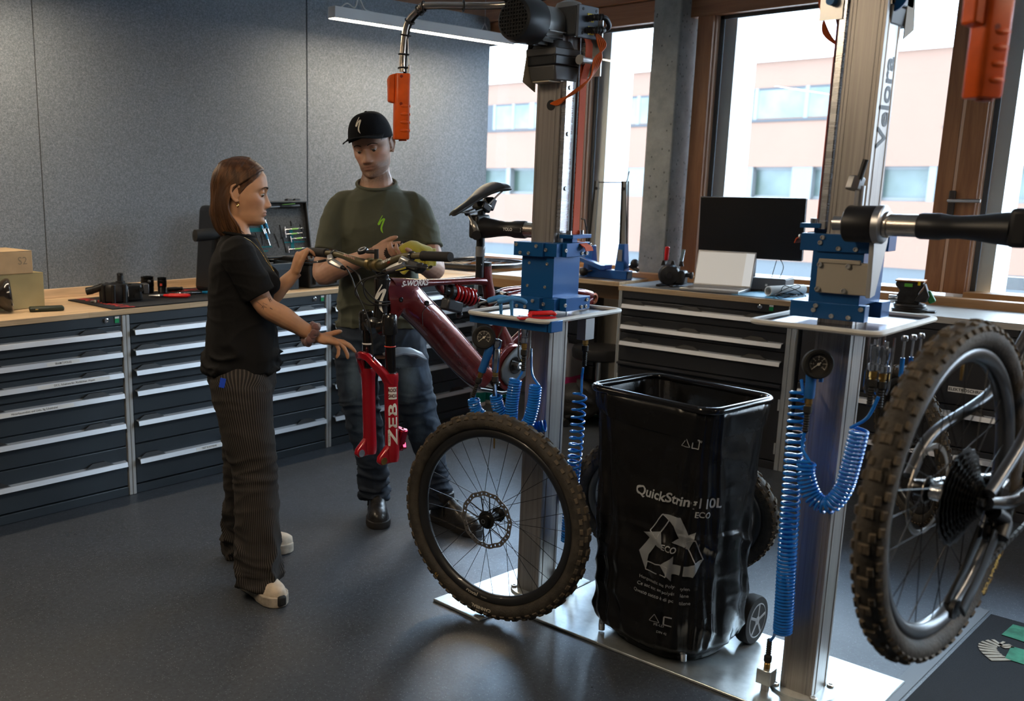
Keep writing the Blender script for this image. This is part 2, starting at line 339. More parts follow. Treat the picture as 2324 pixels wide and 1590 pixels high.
# ---------------------------------------------------------------- outside: the block across the yard
PEACH = mat('apricot_render', (.118, .066, .046), .9, var=.03, vscale=.6)
fac = thing('office_block', 'apricot rendered office block across the yard with rows of windows', 'building', (25, 9, -4))
MB().bx(25, 33, -20, 34, 1.87, 4.42).build('upper_wall', PEACH, fac)
MB().bx(24.9, 33, -20, 34, 4.42, 4.56).build('roof_edge', WHITE, fac)
MB().bx(25, 33, -20, 34, -.45, 1.08).build('middle_wall', PEACH, fac)
MB().bx(25, 33, -20, 34, -4, -1.1).build('lower_wall', mat('pale_plinth', (.15, .15, .15), .9), fac)
MB().bx(25.1, 33, -20, 34, -1.1, -.45).build('lower_window_band', mat('far_dark_glass', (.03, .035, .04), .3), fac)
MB().bx(25.25, 33, -20, 34, 1.08, 1.87).build('window_band_back', mat('far_glass', (.055, .07, .07), .3, col2=(.018, .03, .022), var=.1, vscale=.9), fac)
FR = mat('far_window_frame', (.085, .085, .085), .5)
rg = random.Random(3); y = -18.0; k = 0
while y < 33:
    w = rg.choice((.16, .3, .5)); MB().bx(25.02, 25.26, y, y+w, 1.08, 1.87).build('band_pier', FR, fac); y += w
    g = rg.choice((.7, 1.0, 1.3)); MB().bx(25.18, 25.24, y, y+g, 1.08, 1.16).bx(25.18, 25.24, y, y+g, 1.80, 1.87).build('window', FR, fac); y += g
for y0, y1, z0, z1 in ((9.0, 12.1, 3.03, 3.79), (14.3, 16.06, 3.03, 3.79), (5.0, 7.45, 2.75, 3.85), (18.5, 20.5, 3.03, 3.79), (12.66, 12.80, 3.68, 3.80)):
    if y1-y0 < .3: MB().bx(24.96, 25.02, y0, y1, z0, z1).build('vent_box', BLACKP, fac); continue
    wf = MB().bx(24.97, 25.01, y0-.03, y1+.03, z0-.06, z0).bx(24.99, 25.02, y1-.22, y1, z0, z1).bx(24.985, 25.02, y0, y1, z1-.05, z1).build('window', mat('far_window_dark', (.012, .013, .017), .5), fac)
    MB().bx(24.992, 25.01, y0, y1-.22, z0+.03, z1-.05).build('pane', mat('far_pane', (.085, .09, .09), .25, col2=(.035, .05, .04), vscale=1.2), wf)
    m_ = y0 + (y1-.22-y0)*.52
    MB().bx(24.98, 25.02, m_, m_+.10, z0, z1).bx(24.98, 25.02, y0, y0+.08, z0, z1).bx(24.98, 25.02, y1-.34, y1-.24, z0, z1).bx(24.98, 25.02, m_-.75, m_-.55, z0, z1).build('mullion', FR, wf)
MB().ell((26.5, 6.5, 4.75), (.25, .25, .28)).cyl((26.5, 6.5, 4.4), (26.5, 6.5, 4.6), .1).build('roof_vent', STEEL, fac)
struct('ground', MB().bx(6.3, 60, -40, 60, -4.1, -4), mat('pale_paving', (.62, .61, .6), .9, var=.08, vscale=.3))
tag(MB().bx(9.5, 13, -8, 2.9, -1.05, -.55).bx(9.4, 9.5, -8, 3.0, -1.1, -.42).build('canopy_roof', mat('pale_roof_sheet', (.75, .75, .74), .7)), 'flat pale canopy roof below the right-hand window outside', 'roof')
tag(MB().bx(6.55, 6.62, -4, 1.56, .93, 1.0).build('balcony_rail', mat('rail_grey', (.12, .12, .125), .5)), 'grey metal rail just outside the window with the handle', 'railing')
# ---------------------------------------------------------------- drawer cabinets and worktops
def lettering(name, body, size, m, parent, fn=None, T=None, **k):
    return text(body, size, fn, T, **k).build(name, m, parent, ang=180, recalc=False)
INK = mat('black_print', (.01, .01, .01), .6); PAPER = mat('white_label', (.75, .75, .74), .6); GREEN = mat('green_label', (.0, .28, .09), .5)
def cabinet(x0, x1, label, fr, paint, spec, lock=None, labels=()):
    """FR: world frame at the left foot of the front (x along the front, y into the cabinet)"""
    t = thing('drawer_cabinet', label, 'cabinet', fr.to_translation(), 0, 'drawer cabinets under the worktops'); w = x1-x0
    MB().bx(0, w, .012, .60, .046, .89, T=fr).build('carcass', PAINTD, t)
    MB().bx(.0, w, -.004, .03, 0, .044, T=fr).bx(0, w, .03, .58, 0, .046, T=fr).build('plinth', paint, t, bevel=.003)
    MB().bx(.002, w-.002, -.004, .02, .845, .893, T=fr).build('fascia', paint, t, bevel=.003)
    lab = {k: v for k, v in labels}
    for i, (z0, z1, hz) in enumerate(spec):
        d = MB().bx(.004, w-.004, -.004, .02, z0+.003, z1-.003, T=fr).build('drawer', paint, t, bevel=.003)
        # a bent handle strip across the drawer with raised end brackets
        MB().prism([(0, 0), (-.024, -.004), (-.030, -.026), (-.027, -.027), (-.020, -.008), (0, -.004)], w-.03, (.015, -.004, hz), (0, 1, 0), (0, 0, 1), T=fr).build('handle', ALU, d)
        for cx in (.09, w*.5-.05, w-.16):
            MB().loft([[(cx-.055, -.005, hz+.0), (cx+.055, -.005, hz), (cx+.075, -.022, hz-.001), (cx-.075, -.022, hz-.001)], [(cx-.03, -.005, hz+.020), (cx+.03, -.005, hz+.020), (cx+.035, -.016, hz+.019), (cx-.035, -.016, hz+.019)]], T=fr).build('handle_bracket', BLACKP, d)
        for tx, wd, lx in lab.get(i, ()):
            F = fr @ frame((lx, -.0312, hz-.0155), (1, 0, 0), (0, .26, .97)) 
            MB().box((0, 0, 0), (wd, .0165, .0008), T=F).build('label_strip', PAPER, d)
            lettering('lettering', tx, .0125, INK, d, T=F @ TR((0, 0, .0006)), bold=.0002)
    if lock:
        MB().lathe([(.012, 0), (.012, .006), (.008, .007), (.0075, .004), (.001, .004)], ax=(0, -1, 0), o=(lock[0], -.004, .873), n=16, T=fr).build('lock', CHROME, t)
        g = MB().box((lock[1], -.006, .872), (.022, .002, .03), T=fr).build('maker_label', GREEN, t)
        MB().box((lock[1], -.0072, .8825), (.022, .001, .009), T=fr).build('maker_label_top', PAPER, g)
    return t
def post(name, fr, w, label):
    return tag(MB().bx(0, w/2-.001, -.008, .58, 0, .89, T=fr).bx(w/2+.001, w, -.008, .58, 0, .89, T=fr).build(name, POSTM, bevel=.003), label, 'post', 'grey frame posts between cabinets')
YF = 4.134
D6 = [(.748, .845, .820), (.648, .748, .721), (.548, .648, .622), (.401, .548, .521), (.251, .401, .372), (.048, .251, .181)]
L0 = [(0, [('OCC.', .14, .38)]), (1, [('SRAM 7-POLIG', .16, .93)]), (2, [('Steuersatz, Spiegel, Steckachsen', .34, .40), ('OCC, Scheinwerfer, Rücklichter, Hupen', .36, .98)]), (3, [('Hinterbaustreben und Links, Bg Schalthebel', .38, .78)]), (4, [('Motor Cover, Seat Inlay', .26, .40)]), (5, [('Hinterbau Streben und Links', .28, .40)])]
A = lambda x: TR((x, YF, 0))
cabinet(0, 1.25, 'dark drawer cabinet with printed label strips at the left end of the bench', A(1.12), PAINT, D6, (1.168, 1.225), L0)
cabinet(2.411, 3.661, 'dark drawer cabinet behind the woman, without label strips on upper drawers', A(2.411), PAINT, D6, (1.168, 1.225), [(5, [('TEST ECKSTEINE', .16, .42), ('Eurobox Scheiben, TÜV', .2, .66)])])
cabinet(3.701, 4.951, 'dark drawer cabinet behind the man and the red bicycle', A(3.701), PAINT, D6, (1.168, 1.225))
post('cabinet_post', A(2.371), .040, 'light grey double post at the left drawer cabinet'); post('cabinet_post', A(3.661), .040, 'light grey double post beside the man at the bench'); post('cabinet_post', A(4.951), .040, 'light grey double post behind the red bicycle frame')
tag(MB().bx(-.6, 5.10, YF-.012, 4.75, .8935, .92).build('worktop', BEECH, bevel=.002), 'long pale beech worktop on the cabinets along the felt wall', 'worktop')
tag(MB().bx(-.6, 5.66, 4.722, 4.744, .92, .968).build('backsplash', BEECH, bevel=.002), 'beech upstand strip along the felt wall behind the worktop', 'upstand')
# the bench below the windows
B = lambda y: M(((0, 1, 0, 5.155), (-1, 0, 0, y), (0, 0, 1, 0), (0, 0, 0, 1)))
tag(MB().bx(5.103, 5.66, 3.70, 4.13, .893, .92).build('worktop', BEECHY, bevel=.002), 'pale worktop piece in the corner below the windows', 'worktop')
mid = tag(MB().bx(5.285, 5.66, 3.262, 3.695, .893, .92).build('worktop', BEECHY, bevel=.002), 'short set-back worktop carrying the blue truing stand', 'worktop')
MB().bx(5.30, 5.655, 3.27, 3.69, .92, .9215).build('desk_pad', mat('dark_desk_pad', (.055, .055, .065), .6), mid)
rt = tag(MB().bx(5.146, 5.66, 2.112, 3.18, .888, .917).build('worktop', BEECHY, bevel=.002), 'worktop below the window carrying monitor and laptop', 'worktop')
MB().bx(5.16, 5.655, 2.125, 3.17, .917, .9185).build('desk_pad', mat('slate_desk_pad', (.085, .095, .11), .65), rt)
tag(MB().bx(5.146, 5.66, .5, 2.108, .880, .910).build('worktop', mat('worn_pale_top', (.48, .45, .41), .4, var=.08, vscale=14, stretch=(8, 1, 8))), 'worn pale worktop carrying the bench vise', 'worktop')
D3 = [(.742, .84, .816), (.642, .742, .693), (.47, .642, .595)]
c = cabinet(0, .995, 'charcoal cabinet below laptop with three drawers over two doors', B(3.155), PAINT2, D3, (.84, .90))
MB().prism([(0, 0), (-.028, -.004), (-.028, -.014), (0, -.026)], .985, (.005, -.004, .468), (0, 1, 0), (0, 0, 1), T=B(3.155)).build('door_rail', PAINT2, c)
for i in (0, 1): 
    d = MB().bx(.004+i*.497, .494+i*.497, -.004, .02, .05, .432, T=B(3.155)).build('door', PAINT2, c, bevel=.003)
    for z in (.36, .12): MB().bx(-.004 if i == 0 else .985, .006 if i == 0 else .995, -.012, 0, z-.03, z+.03, T=B(3.155)).build('hinge', POSTM, d)
c = cabinet(0, .96, 'charcoal drawer cabinet labelled for electronic scrap behind the black bicycle', B(2.085), PAINT2, [(.50, .842, .0), (.30, .50, .472), (.048, .30, .27)][1:], None)
d = MB().bx(.004, .956, -.004, .02, .503, .842, T=B(2.085)).build('door', PAINT2, c, bevel=.003)
F = B(2.085) @ frame((.79, -.0052, .575), (1, 0, 0), (0, 0, 1)); MB().box((0, 0, 0), (.17, .026, .001), T=F).build('label_strip', PAPER, d); lettering('lettering', 'ELEKTROSCHROTT', .019, INK, d, T=F @ TR((0, 0, .0008)), bold=.0004)
post('cabinet_post', B(3.175), .02, 'slim grey post at the left edge of the laptop cabinet'); post('cabinet_post', B(2.162), .05, 'grey double post right of the laptop cabinet'); post('cabinet_post', B(1.118), .04, 'grey post at the right end of the scrap cabinet')
cabinet(0, 1.0, 'charcoal drawer cabinet at the far right behind the bicycle wheel', B(1.07), PAINT2, D6)

# ---------------------------------------------------------------- hanging lamps
def lamp(x0, x1, y, z, label, glow=110):
    t = thing('linear_lamp', label, 'lamp', ((x0+x1)/2, y, z), 0, 'slim hanging lamps along the felt wall')
    MB().bx(x0, x1, y-.03, y+.03, z, z+.062).build('housing', mat('lamp_white', (.72, .73, .74), .35), t, bevel=.002)
    MB().bx(x0+.004, x1-.004, y-.024, y+.024, z-.0015, z+.001).build('diffuser', mat('lamp_glow_%d' % glow, (1, 1, 1), .5, emit=((1, .80, .56), glow)), t)
    for f in (.13, .83):
        xx = lerp(x0, x1, f)
        MB().tube([(xx-.035, y, z+.062), (xx, y, z+.11), (xx+.035, y, z+.062)], .0022, 6).tube([(xx, y, z+.11), (xx, y, 2.95)], .0012, 6).build('suspension_wire', STEEL, t)
    xx = lerp(x0, x1, .13); MB().tube(bez([(xx-.14, y, z+.062), (xx-.09, y, z+.09), (xx-.03, y, z+.075), (xx, y, z+.13), (xx+.05, y, z+.075), (xx+.13, y, z+.064)]), .0035, 6).build('cable', mat('clear_flex', (.75, .74, .70), .3), t)
    return t
lamp(3.86, 5.46, 4.30, 2.40, 'slim white hanging lamp in view above the felt wall'); lamp(.75, 2.35, 4.30, 2.40, 'slim white hanging lamp left of the picture, washing the felt wall')
for i, (x, y) in enumerate(((-.1, 1.9), (2.0, -.9))): lamp(x, x+1.6, y, 2.40, ('slim white hanging lamp behind the camera to the left', 'slim white hanging lamp behind the camera to the right')[i], 150)  # unseen lamps, added to bring warm light onto the people
# ---------------------------------------------------------------- motorised repair stands
BLUE = mat('blue_anodised', (.006, .085, .27), .33, .25, coat=.2)
HOSE = mat('blue_polyurethane', (.012, .17, .62), .22, coat=.3)
ORANGE = mat('orange_plastic', (.72, .10, .008), .4, var=.14, vscale=18)
BELT = mat('orange_webbing', (.62, .085, .02), .7, bump=.3, bscale=600)
COLM = brushed('mill_aluminium', (.36, .335, .315), .38, (120, 120, 2), .75, .22)
COLM2 = brushed('scratched_plate', (.60, .64, .65), .30, (9, 9, 9), .8, .25)
MOTOR = mat('motor_black', (.014, .015, .016), .38); GEAR = mat('gearbox_grey', (.11, .11, .11), .5, .3); TERM = mat('terminal_box_grey', (.05, .054, .06), .5)
RIM = mat('white_rubber_edge', (.55, .54, .51), .55, var=.1, vscale=9); TRAYM = mat('steel_tray', (.22, .23, .27), .22, .8)
YEL = mat('yellow_sticker', (.75, .55, .0), .5)
def rrect(cx, cy, w, h, r, n=6):
    return [(cx + sx_*(w/2-r) + r*cos(a0+pi/2*k/n), cy + sy_*(h/2-r) + r*sin(a0+pi/2*k/n)) for sx_, sy_, a0 in ((1, 1, 0), (-1, 1, pi/2), (-1, -1, pi), (1, -1, 3*pi/2)) for k in range(n+1)]
SCREWP = None
def screw(p, nrm, parent, r=.008):
    global SCREWP
    T = V((0, 0, 1)).rotation_difference(V(nrm)).to_matrix().to_4x4(); T.translation = V(p)
    if SCREWP is None:
        SCREWP = MB().lathe([(.5, 0), (1, 0), (1, .45), (.85, .6), (.55, .6), (.5, .15), (.01, .12)], n=14).build('screw', mat('zinc_screw', (.62, .60, .57), .3, .9), parent)
        o = SCREWP; o.matrix_parent_inverse = WORLD[parent.name].inverted(); o.matrix_basis = T @ M.Scale(r, 4); WORLD[o.name] = T @ M.Scale(r, 4)
    else: o = inst(SCREWP, T @ M.Scale(r, 4), parent); o.name = 'screw'
    return o
def pendant(t, o, yaw, dark=False):
    T = TR(o, (0, 0, yaw)); m = ORANGE
    poly = rrect(0, 0, .054, .046, .012, 4)
    p = MB().loft([[(x*k, y*k, z) for x, y in poly] for z, k in ((0, .9), (.004, 1), (.214, 1), (.218, .94))], T=T).build('pendant_body', m, t, bevel=.001)
    MB().loft([[(x, y*.8, z) for x, y in poly] for z in (.012, .0)], T=T @ TR((.006, 0, -.0045), (0, 0, 0), .5)).build('pendant_nub', m, p)
    MB().prism([(-.027, .12), (-.047, .126), (-.048, .175), (-.050, .198), (-.044, .212), (-.027, .218)], .034, (0, .017, 0), (1, 0, 0), (0, 0, 1), T=T).build('pendant_side_housing', m, p, bevel=.004)
    for i in range(4):
        MB().ell((.006, -.0215, .030+i*.027), (.016, .005, .0065), T=T).ell((.026, -.004, .030+i*.027), (.0045, .014, .0065), T=T).build('finger_ridge', m, p)
    for z in (.118, .208):
        for q, a in (((-.006, -.0232, z), (0, -1, 0)), ((.0272, -.004, z), (1, 0, 0))): MB().lathe([(.0055, 0), (.0055, .0006), (.001, .0006)], q, a, 12, T=T).build('screw_hole', mat('dark_orange_hole', (.25, .02, .002), .6), p)
    return p
def stand(c, flip, zc, label, pend, top):
    """c: foot of the column, zc: shift of the carriage, local +x carries the arm"""
    T = TR((c[0], c[1], 0), (0, 0, pi if flip else 0)); t = thing('repair_stand', label, 'repair stand', (c[0], c[1], 0), 0, 'motorised bicycle repair stands')
    # column: an extrusion with shallow grooves
    pr = []
    for sx_, sy_ in ((1, 0), (0, 1), (-1, 0), (0, -1)):
        n_ = V((sx_, sy_, 0)); q = V((-sy_, sx_, 0))
        for a, d in ((-.0475, .055), (-.040, .055), (-.038, .053), (-.030, .053), (-.028, .055), (.028, .055), (.030, .053), (.038, .053), (.040, .055), (.0475, .055)):
            v = n_*(d if sx_ else d-.0065) + q*(a if sx_ else a*1.06); pr.append((v.x, v.y))
    MB().prism(pr, top-.02, (0, 0, .018), T=T).build('column', COLM, t, ang=20)
    MB().lathe([(.095, .010), (.095, .019), (.088, .020), (.02, .020)], n=32, T=T).build('base_flange', COLM2, t)
    for a in range(4): screw(T @ V((.082*cos(a*pi/2+.75), .082*sin(a*pi/2+.75), .020)), (0, 0, 1), t, .011)
    # carriage
    z = zc
    sl = MB().bx(-.082, .073, -.072, .064, 1.128+z, 1.275+z, T=T).build('carriage', BLUE, t, bevel=.0015)
    for nm, za, zb, e in (('upper_clamp', 1.270, 1.318, 0), ('lower_clamp', 1.085, 1.130, .008)):
        k = MB().bx(-.108-e, -.05, -.042, .082, za+z, zb+z, T=T).build(nm, BLUE, sl, bevel=.0015)
        k2 = MB().bx(-.062, .075+e, -.108-e, -.05, za+z, zb+z, T=T).build(nm, BLUE, sl, bevel=.0015)
        MB().bx(-.095, -.045, -.090, -.035, za+z+.002, zb+z-.002, T=T).build('clamp_corner', BLUE, sl)
        MB().bx(.05, .082, -.06, .085, za+z, zb+z, T=T).build(nm, BLUE, sl, bevel=.0015)
        for q in (((.075, -.109-e, zb+z-.010) if e == 0 else (.06, -.109-e, zb+z-.012)), (.055, -.109-e, za+z+.010), (.028, -.109-e, za+z+.010)): screw(T @ V(q), T.to_3x3() @ V((0, -1, 0)), t, .0065)
        for q in ((-.109-e, .07, zb+z-.010), (-.109-e, -.015, zb+z-.012), (-.109-e, .052, za+z+.010), (-.109-e, .016, za+z+.010)): screw(T @ V(q), T.to_3x3() @ V((-1, 0, 0)), t, .0065)
        for q, n_ in (((-.096, -.046, (za+zb)/2+z), (-1, 0, 0)), ((-.070, -.109-e, (za+zb)/2+z), (0, -1, 0))): screw(T @ V(q), T.to_3x3() @ V(n_), t, .0068)
        for q in ((.083, .075, zb+z-.010), (.083, -.045, zb+z-.010), (.083, .045, za+z+.010), (.083, .0, za+z+.010), (.083, -.05, (za+zb)/2+z)): screw(T @ V(q), T.to_3x3() @ V((1, 0, 0)), t, .0065)
    for yy, zz in ((.03, 1.245), (-.045, 1.245), (.035, 1.165), (-.04, 1.165)): screw(T @ V((-.083, yy, zz+z)), T.to_3x3() @ V((-1, 0, 0)), t, .0055)
    # belt clamp bracket on the -y side
    br = MB().bx(-.04, .072, -.115, -.06, 1.332+z, 1.345+z, T=T).bx(-.02, .01, -.10, -.06, 1.318+z, 1.333+z, T=T).build('belt_bracket', BLUE, sl, bevel=.001)
    MB().cyl((.0, -.10, 1.312+z), (.062, -.10, 1.312+z), .0065, T=T).build('belt_pin', CHROME, br)
    for xx in (-.02, .052): MB().cyl((xx, -.085, 1.344+z), (xx, -.085, 1.358+z), .010, T=T).build('bolt', CHROME, br)
    MB().loft([[(.008, -.098, 1.318+z), (.052, -.098, 1.318+z), (.052, -.100, 1.320+z), (.008, -.100, 1.320+z)], [(.018, -.125, 1.300+z), (.062, -.125, 1.300+z), (.062, -.127, 1.302+z), (.018, -.127, 1.302+z)], [(.022, -.128, 1.288+z), (.066, -.128, 1.288+z), (.066, -.130, 1.289+z), (.022, -.130, 1.289+z)]], T=T).build('belt_end', BELT, br)
    MB().bx(.008, .044, -.0815, -.079, 1.34+z, top-.09, T=T).build('belt', BELT, t)
    MB().bx(-.048, -.004, -.066, -.050, 1.35+z, top-.15, T=T).bx(.047, .066, -.066, -.050, 1.33+z, top+.04, T=T).build('rack_rail', brushed('bright_rail', (.7, .7, .72), .25, (3, 3, 90), .9, .08), t)
    for zz in (1.50, 1.68, top-.17): MB().cyl((-.028, -.066, zz), (-.028, -.070, zz), .0075, T=T).build('rail_screw', STEEL, t)
    # mounting plate, gusset and arm on the +x side
    if flip:
        MB().bx(.073, .092, -.048, .088, 1.158+z, 1.245+z, T=T).bx(.092, .096, -.045, .066, 1.240+z, 1.252+z, T=T).build('mounting_plate', mat('bead_blasted_plate', (.40, .36, .30), .5, .5), t, bevel=.002)
        for q in ((.0965, -.04, 1.235+z), (.0965, .035, 1.235+z), (.0965, -.04, 1.168+z), (.0965, .03, 1.168+z)): screw(T @ V(q), T.to_3x3() @ V((1, 0, 0)), t, .0072)
        MB().prism([(.098, 1.155+z), (.106, 1.155+z), (.125, 1.36+z), (.02, 1.36+z), (.02, 1.30+z), (.07, 1.16+z)], .012, (0, .102, 0), (1, 0, 0), (0, 0, 1), T=T).build('gusset', mat('bead_blasted_light', (.55, .55, .54), .4, .6), t, bevel=.002)
    else: MB().bx(.082, .13, .01, .09, 1.20+z, 1.36+z, T=T).build('mounting_plate', STEEL, t, bevel=.003)
    za = 1.345 if not flip else 1.42
    ax = .125
    MB().lathe([(.012, -.035), (.019, -.033), (.019, 0), (.03, .002), (.03, .012)], (ax, .03, za), (0, 1, 0), 20, T=T).build('arm_end_cap', STEEL, t)
    MB().lathe([(.044, .030), (.048, .034), (.048, .100), (.046, .104), (.04, .105)], (ax, 0, za), (0, 1, 0), 28, T=T).build('arm_hub', BLACKP, t)
    MB().lathe([(.046, .104), (.050, .106), (.050, .122), (.045, .126), (.030, .127)], (ax, 0, za), (0, 1, 0), 28, T=T).build('arm_ring', STEEL, t)
    MB().lathe([(.034, .120), (.034, .135), (.0285, .137), (.0285, .230)], (ax, 0, za), (0, 1, 0), 24, T=T).build('arm_tube', brushed('turned_steel', (.55, .5, .44), .25, (60, 3, 60), 1, .1), t)
    jw = [(.0, .205), (.031, .206), (.033, .212), (.033, .255), (.029, .275), (.028, .30), (.031, .335), (.037, .375), (.041, .41), (.0, .412)]
    MB().lathe(jw, (ax, 0, za), (0, 1, 0), 24, T=T).build('clamp_sleeve', BLACKP, t)
    jv = MB().box((ax, .432, za+.004), (.085, .046, .092), T=T).build('clamp_jaw', BLACKP, t, bevel=.012, seg=3)
    # T handle over the hub
    tl = MB().cyl((ax, .055, za+.04), (ax-.0, .055, za+.098), .012, T=T).lathe([(.021, 0), (.022, .003), (.022, .030), (.018, .034)], (ax+.006, .040, za+.088), (-.25, .1, .95), 8, T=T).build('tension_bolt', STEEL, t)
    MB().cyl((ax+.01, .052, za+.108), (ax+.004, .062, za+.165), .0075, T=T).build('tension_lever', BLACKP, tl)
    # gearbox, motor, terminal box on the -x side at the head of the column
    g = MB().loft([[(-.09, -.05, top-.15), (.03, -.052, top-.15), (.03, .05, top-.15), (-.09, .05, top-.15)], [(-.105, -.055, top-.10), (.035, -.058, top-.10), (.035, .055, top-.10), (-.105, .055, top-.10)]], T=T)
    gb = g.build('gearbox', GEAR, t, bevel=.006)
    MB().bx(-.108, .03, -.06, .056, top-.10, top-.068, T=T).build('gearbox_band', mat('seal_black', (.01, .012, .015), .4), gb, bevel=.004)
    MB().bx(-.112, .032, -.06, .06, top-.07, top-.045, T=T).loft([[(x*.11-.04, y*.055, top-.046) for x, y in rrect(0, 0, 1.2, 2, .4)], [(x*.08-.04, y*.05, top-.02) for x, y in rrect(0, 0, 1.2, 2, .4)]], T=T).build('gearbox_lid', GEAR, gb, bevel=.004)
    MB().prism([(-.12, -.045), (-.05, -.045), (-.05, .045), (-.12, .02)], .004, (0, 0, top-.155), T=T).prism([(-.13, -.15), (-.06, -.18), (-.06, -.02), (-.10, .0)], .003, (0, 0.056, top), (1, 0, 0), (0, 0, 1), T=T).build('sheet_guard', mat('beige_sheet', (.42, .36, .27), .6), gb)
    zm = top+.03
    MB().lathe([(.052, -.045), (.058, -.06), (.058, -.155), (.05, -.16)], (0, 0, zm), (1, 0, 0), 28, T=T).build('motor_body', mat('cast_motor', (.30, .30, .29), .35, .5), t)
    for i in range(9):
        a = rad(-155+i*17); MB().box((-.105, .062*cos(a), zm+.062*sin(a)), (.09, .003, .016), rot=(a-pi/2, 0, 0), T=T).build('cooling_fin', mat('cast_fin', (.34, .34, .33), .35, .5), t)
    f = MB().lathe([(.064, -.155), (.070, -.157), (.071, -.162), (.071, -.235), (.064, -.257), (.056, -.262)], (0, 0, zm), (1, 0, 0), 32, caps=False, T=T).build('fan_cowl', MOTOR, t)
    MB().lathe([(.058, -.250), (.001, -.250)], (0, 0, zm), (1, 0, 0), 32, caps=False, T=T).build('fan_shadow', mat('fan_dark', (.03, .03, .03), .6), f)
    gr = MB()
    for i in range(-4, 5):
        h = sqrt(max(.056**2 - (i*.0115)**2, 1e-5)); gr.box((-.262, i*.0115, zm), (.004, .0032, 2*h), T=T).box((-.262, 0, zm+i*.0115), (.004, 2*h, .0032), T=T)
    tag(gr.build('fan_grille', MOTOR, f), kind='stuff')
    tb = MB().bx(-.055, -.015, -.095, .03, zm-.035, zm+.055, T=T).build('terminal_box', TERM, t, bevel=.004)
    MB().lathe([(.05, 0), (.04, .022), (.02, .03), (.001, .031)], (-.005, -.03, zm+.05), (0, 0, 1), 20, T=T).build('gear_dome', mat('cast_motor', (.3, .3, .29), .35), tb)
    ld = MB().bx(-.055, .06, -.105, -.095, zm-.045, zm+.058, T=T).build('terminal_lid', mat('lid_blue_grey', (.13, .15, .18), .5), tb, bevel=.003)
    for zz, xx in ((zm+.022, .012), (zm-.018, .018)): MB().bx(xx-.018, xx+.018, -.1065, -.105, zz-.014, zz+.012, T=T).build('warning_sticker', YEL, ld)
    for xx in (-.03, .045):
        for zz in (zm-.03, zm+.045): MB().cyl((xx, -.105, zz), (xx, -.1065, zz), .005, T=T).build('lid_screw', BLACKP, ld)
    for zz in (zm+.015, zm-.02):
        q = bez([(-.012, -.107, zz), (.0, -.135, zz+.003), (.03, -.15, zz+.002), (.07, -.14, zm-.002), (.085, -.115, zm-.01), (.06, -.10, zm-.012)] if zz > zm else [(-.012, -.107, zz), (.0, -.135, zz-.002), (.03, -.145, zz), (.06, -.12, zz+.004), (.065, -.10, zz+.006)], 8)
        MB().tube(q[:14], [.0115 if i % 2 else .0095 for i in range(14)], 10, T=T).tube(q[13:], .0085, 10, T=T).build('cable_conduit', BLACKP, tb)
    for k in range(5):
        d = k*.007; MB().tube(bez([(.02, -.115+d*.5, zm-.01), (.035+d, -.125-d*.4, zm-.06), (.05-d, -.13+d*.3, zm-.11), (-.01-d, -.12-d, zm-.185+d*.3), (-.05-d*.5, -.09, zm-.225), (-.058, -.045, zm-.24-d*.5), (-.055, -.01, zm-.25)], 6), .0032, 6, T=T).build('orange_cable', mat('orange_cable', (.60, .11, .015), .35), tb)
    MB().lathe([(.017, .001), (.017, 0), (.001, 0)], (-.0556, -.012, zm-.255), (-1, 0, 0), 16, T=T).build('cable_hole', BLACKP, t)
    pl = MB().bx(.066, .072, -.118, -.058, top-.13, top+.06, T=T).cyl((.068, -.085, top-.08), (-.01, -.085, top-.08), .016, T=T).build('pulley_bracket', mat('zinc_plate', (.6, .6, .6), .35, .7), t)
    MB().cyl((.06, -.083, top-.085), (.098, -.083, top-.085), .011, T=T).build('pulley_axle', mat('blue_bolt', (.02, .08, .2), .4, .5), pl)
    MB().loft([[(-.02, -.085, top+.02), (.016, -.085, top+.02), (.016, -.083, top+.02), (-.02, -.083, top+.02)], [(-.004, -.104, top-.03), (.036, -.104, top-.03), (.036, -.102, top-.03), (-.004, -.102, top-.03)], [(.008, -.098, top-.085), (.044, -.098, top-.085), (.044, -.096, top-.085), (.008, -.096, top-.085)], [(.008, -.0815, top-.14), (.044, -.0815, top-.14), (.044, -.079, top-.14), (.008, -.079, top-.14)]], T=T).build('belt_top', BELT, t)
    # pendant on its bent pipe
    px, py, pz = pend; q = bez([(-.16, .03, zm+.06), (px*.6, py*.4, zm+.062), (px*.98, py*.72, zm+.060), (px, py*.80, zm+.052), (px, py*.93, zm+.02), (px, py*.98, zm-.03), (px, py, zm-.10), (px, py, pz+.225)], 8)
    MB().tube(q, .010, 10, T=T).build('pendant_pipe', brushed('stainless_pipe', (.66, .58, .5), .22, (4, 4, 60), 1, .08), t)
    off = T.to_3x3().inverted() @ V((.011, -.0, -.004)); q2 = [V(a)+off*1.3 for a in q]
    MB().tube(q2, .006, 8, T=T).build('pendant_cable', BLACKR, t)
    for i in range(4, len(q)-2, 7): MB().torus(V(q[i])+off*.6, .017, .003, (V(q[i+1])-V(q[i])).normalized(), 14, 6, T=T).build('cable_tie', BLACKP, t)
    MB().tube([T.inverted() @ (T @ V((px, py, pz+.36)) + V((.012, -.012, 0))), T.inverted() @ (T @ V((px, py, pz+.23)) + V((.017, -.017, 0)))], .0012, 6, T=T).tube([T.inverted() @ (T @ V((px, py, pz+.245)) + V((.016, -.018, 0))), T.inverted() @ (T @ V((px, py, pz+.22)) + V((.014, -.016, 0)))], .0045, 8, T=T).build('safety_wire', STEEL, t)
    w = T @ V((px, py, pz)); pendant(t, w, rad(-36))
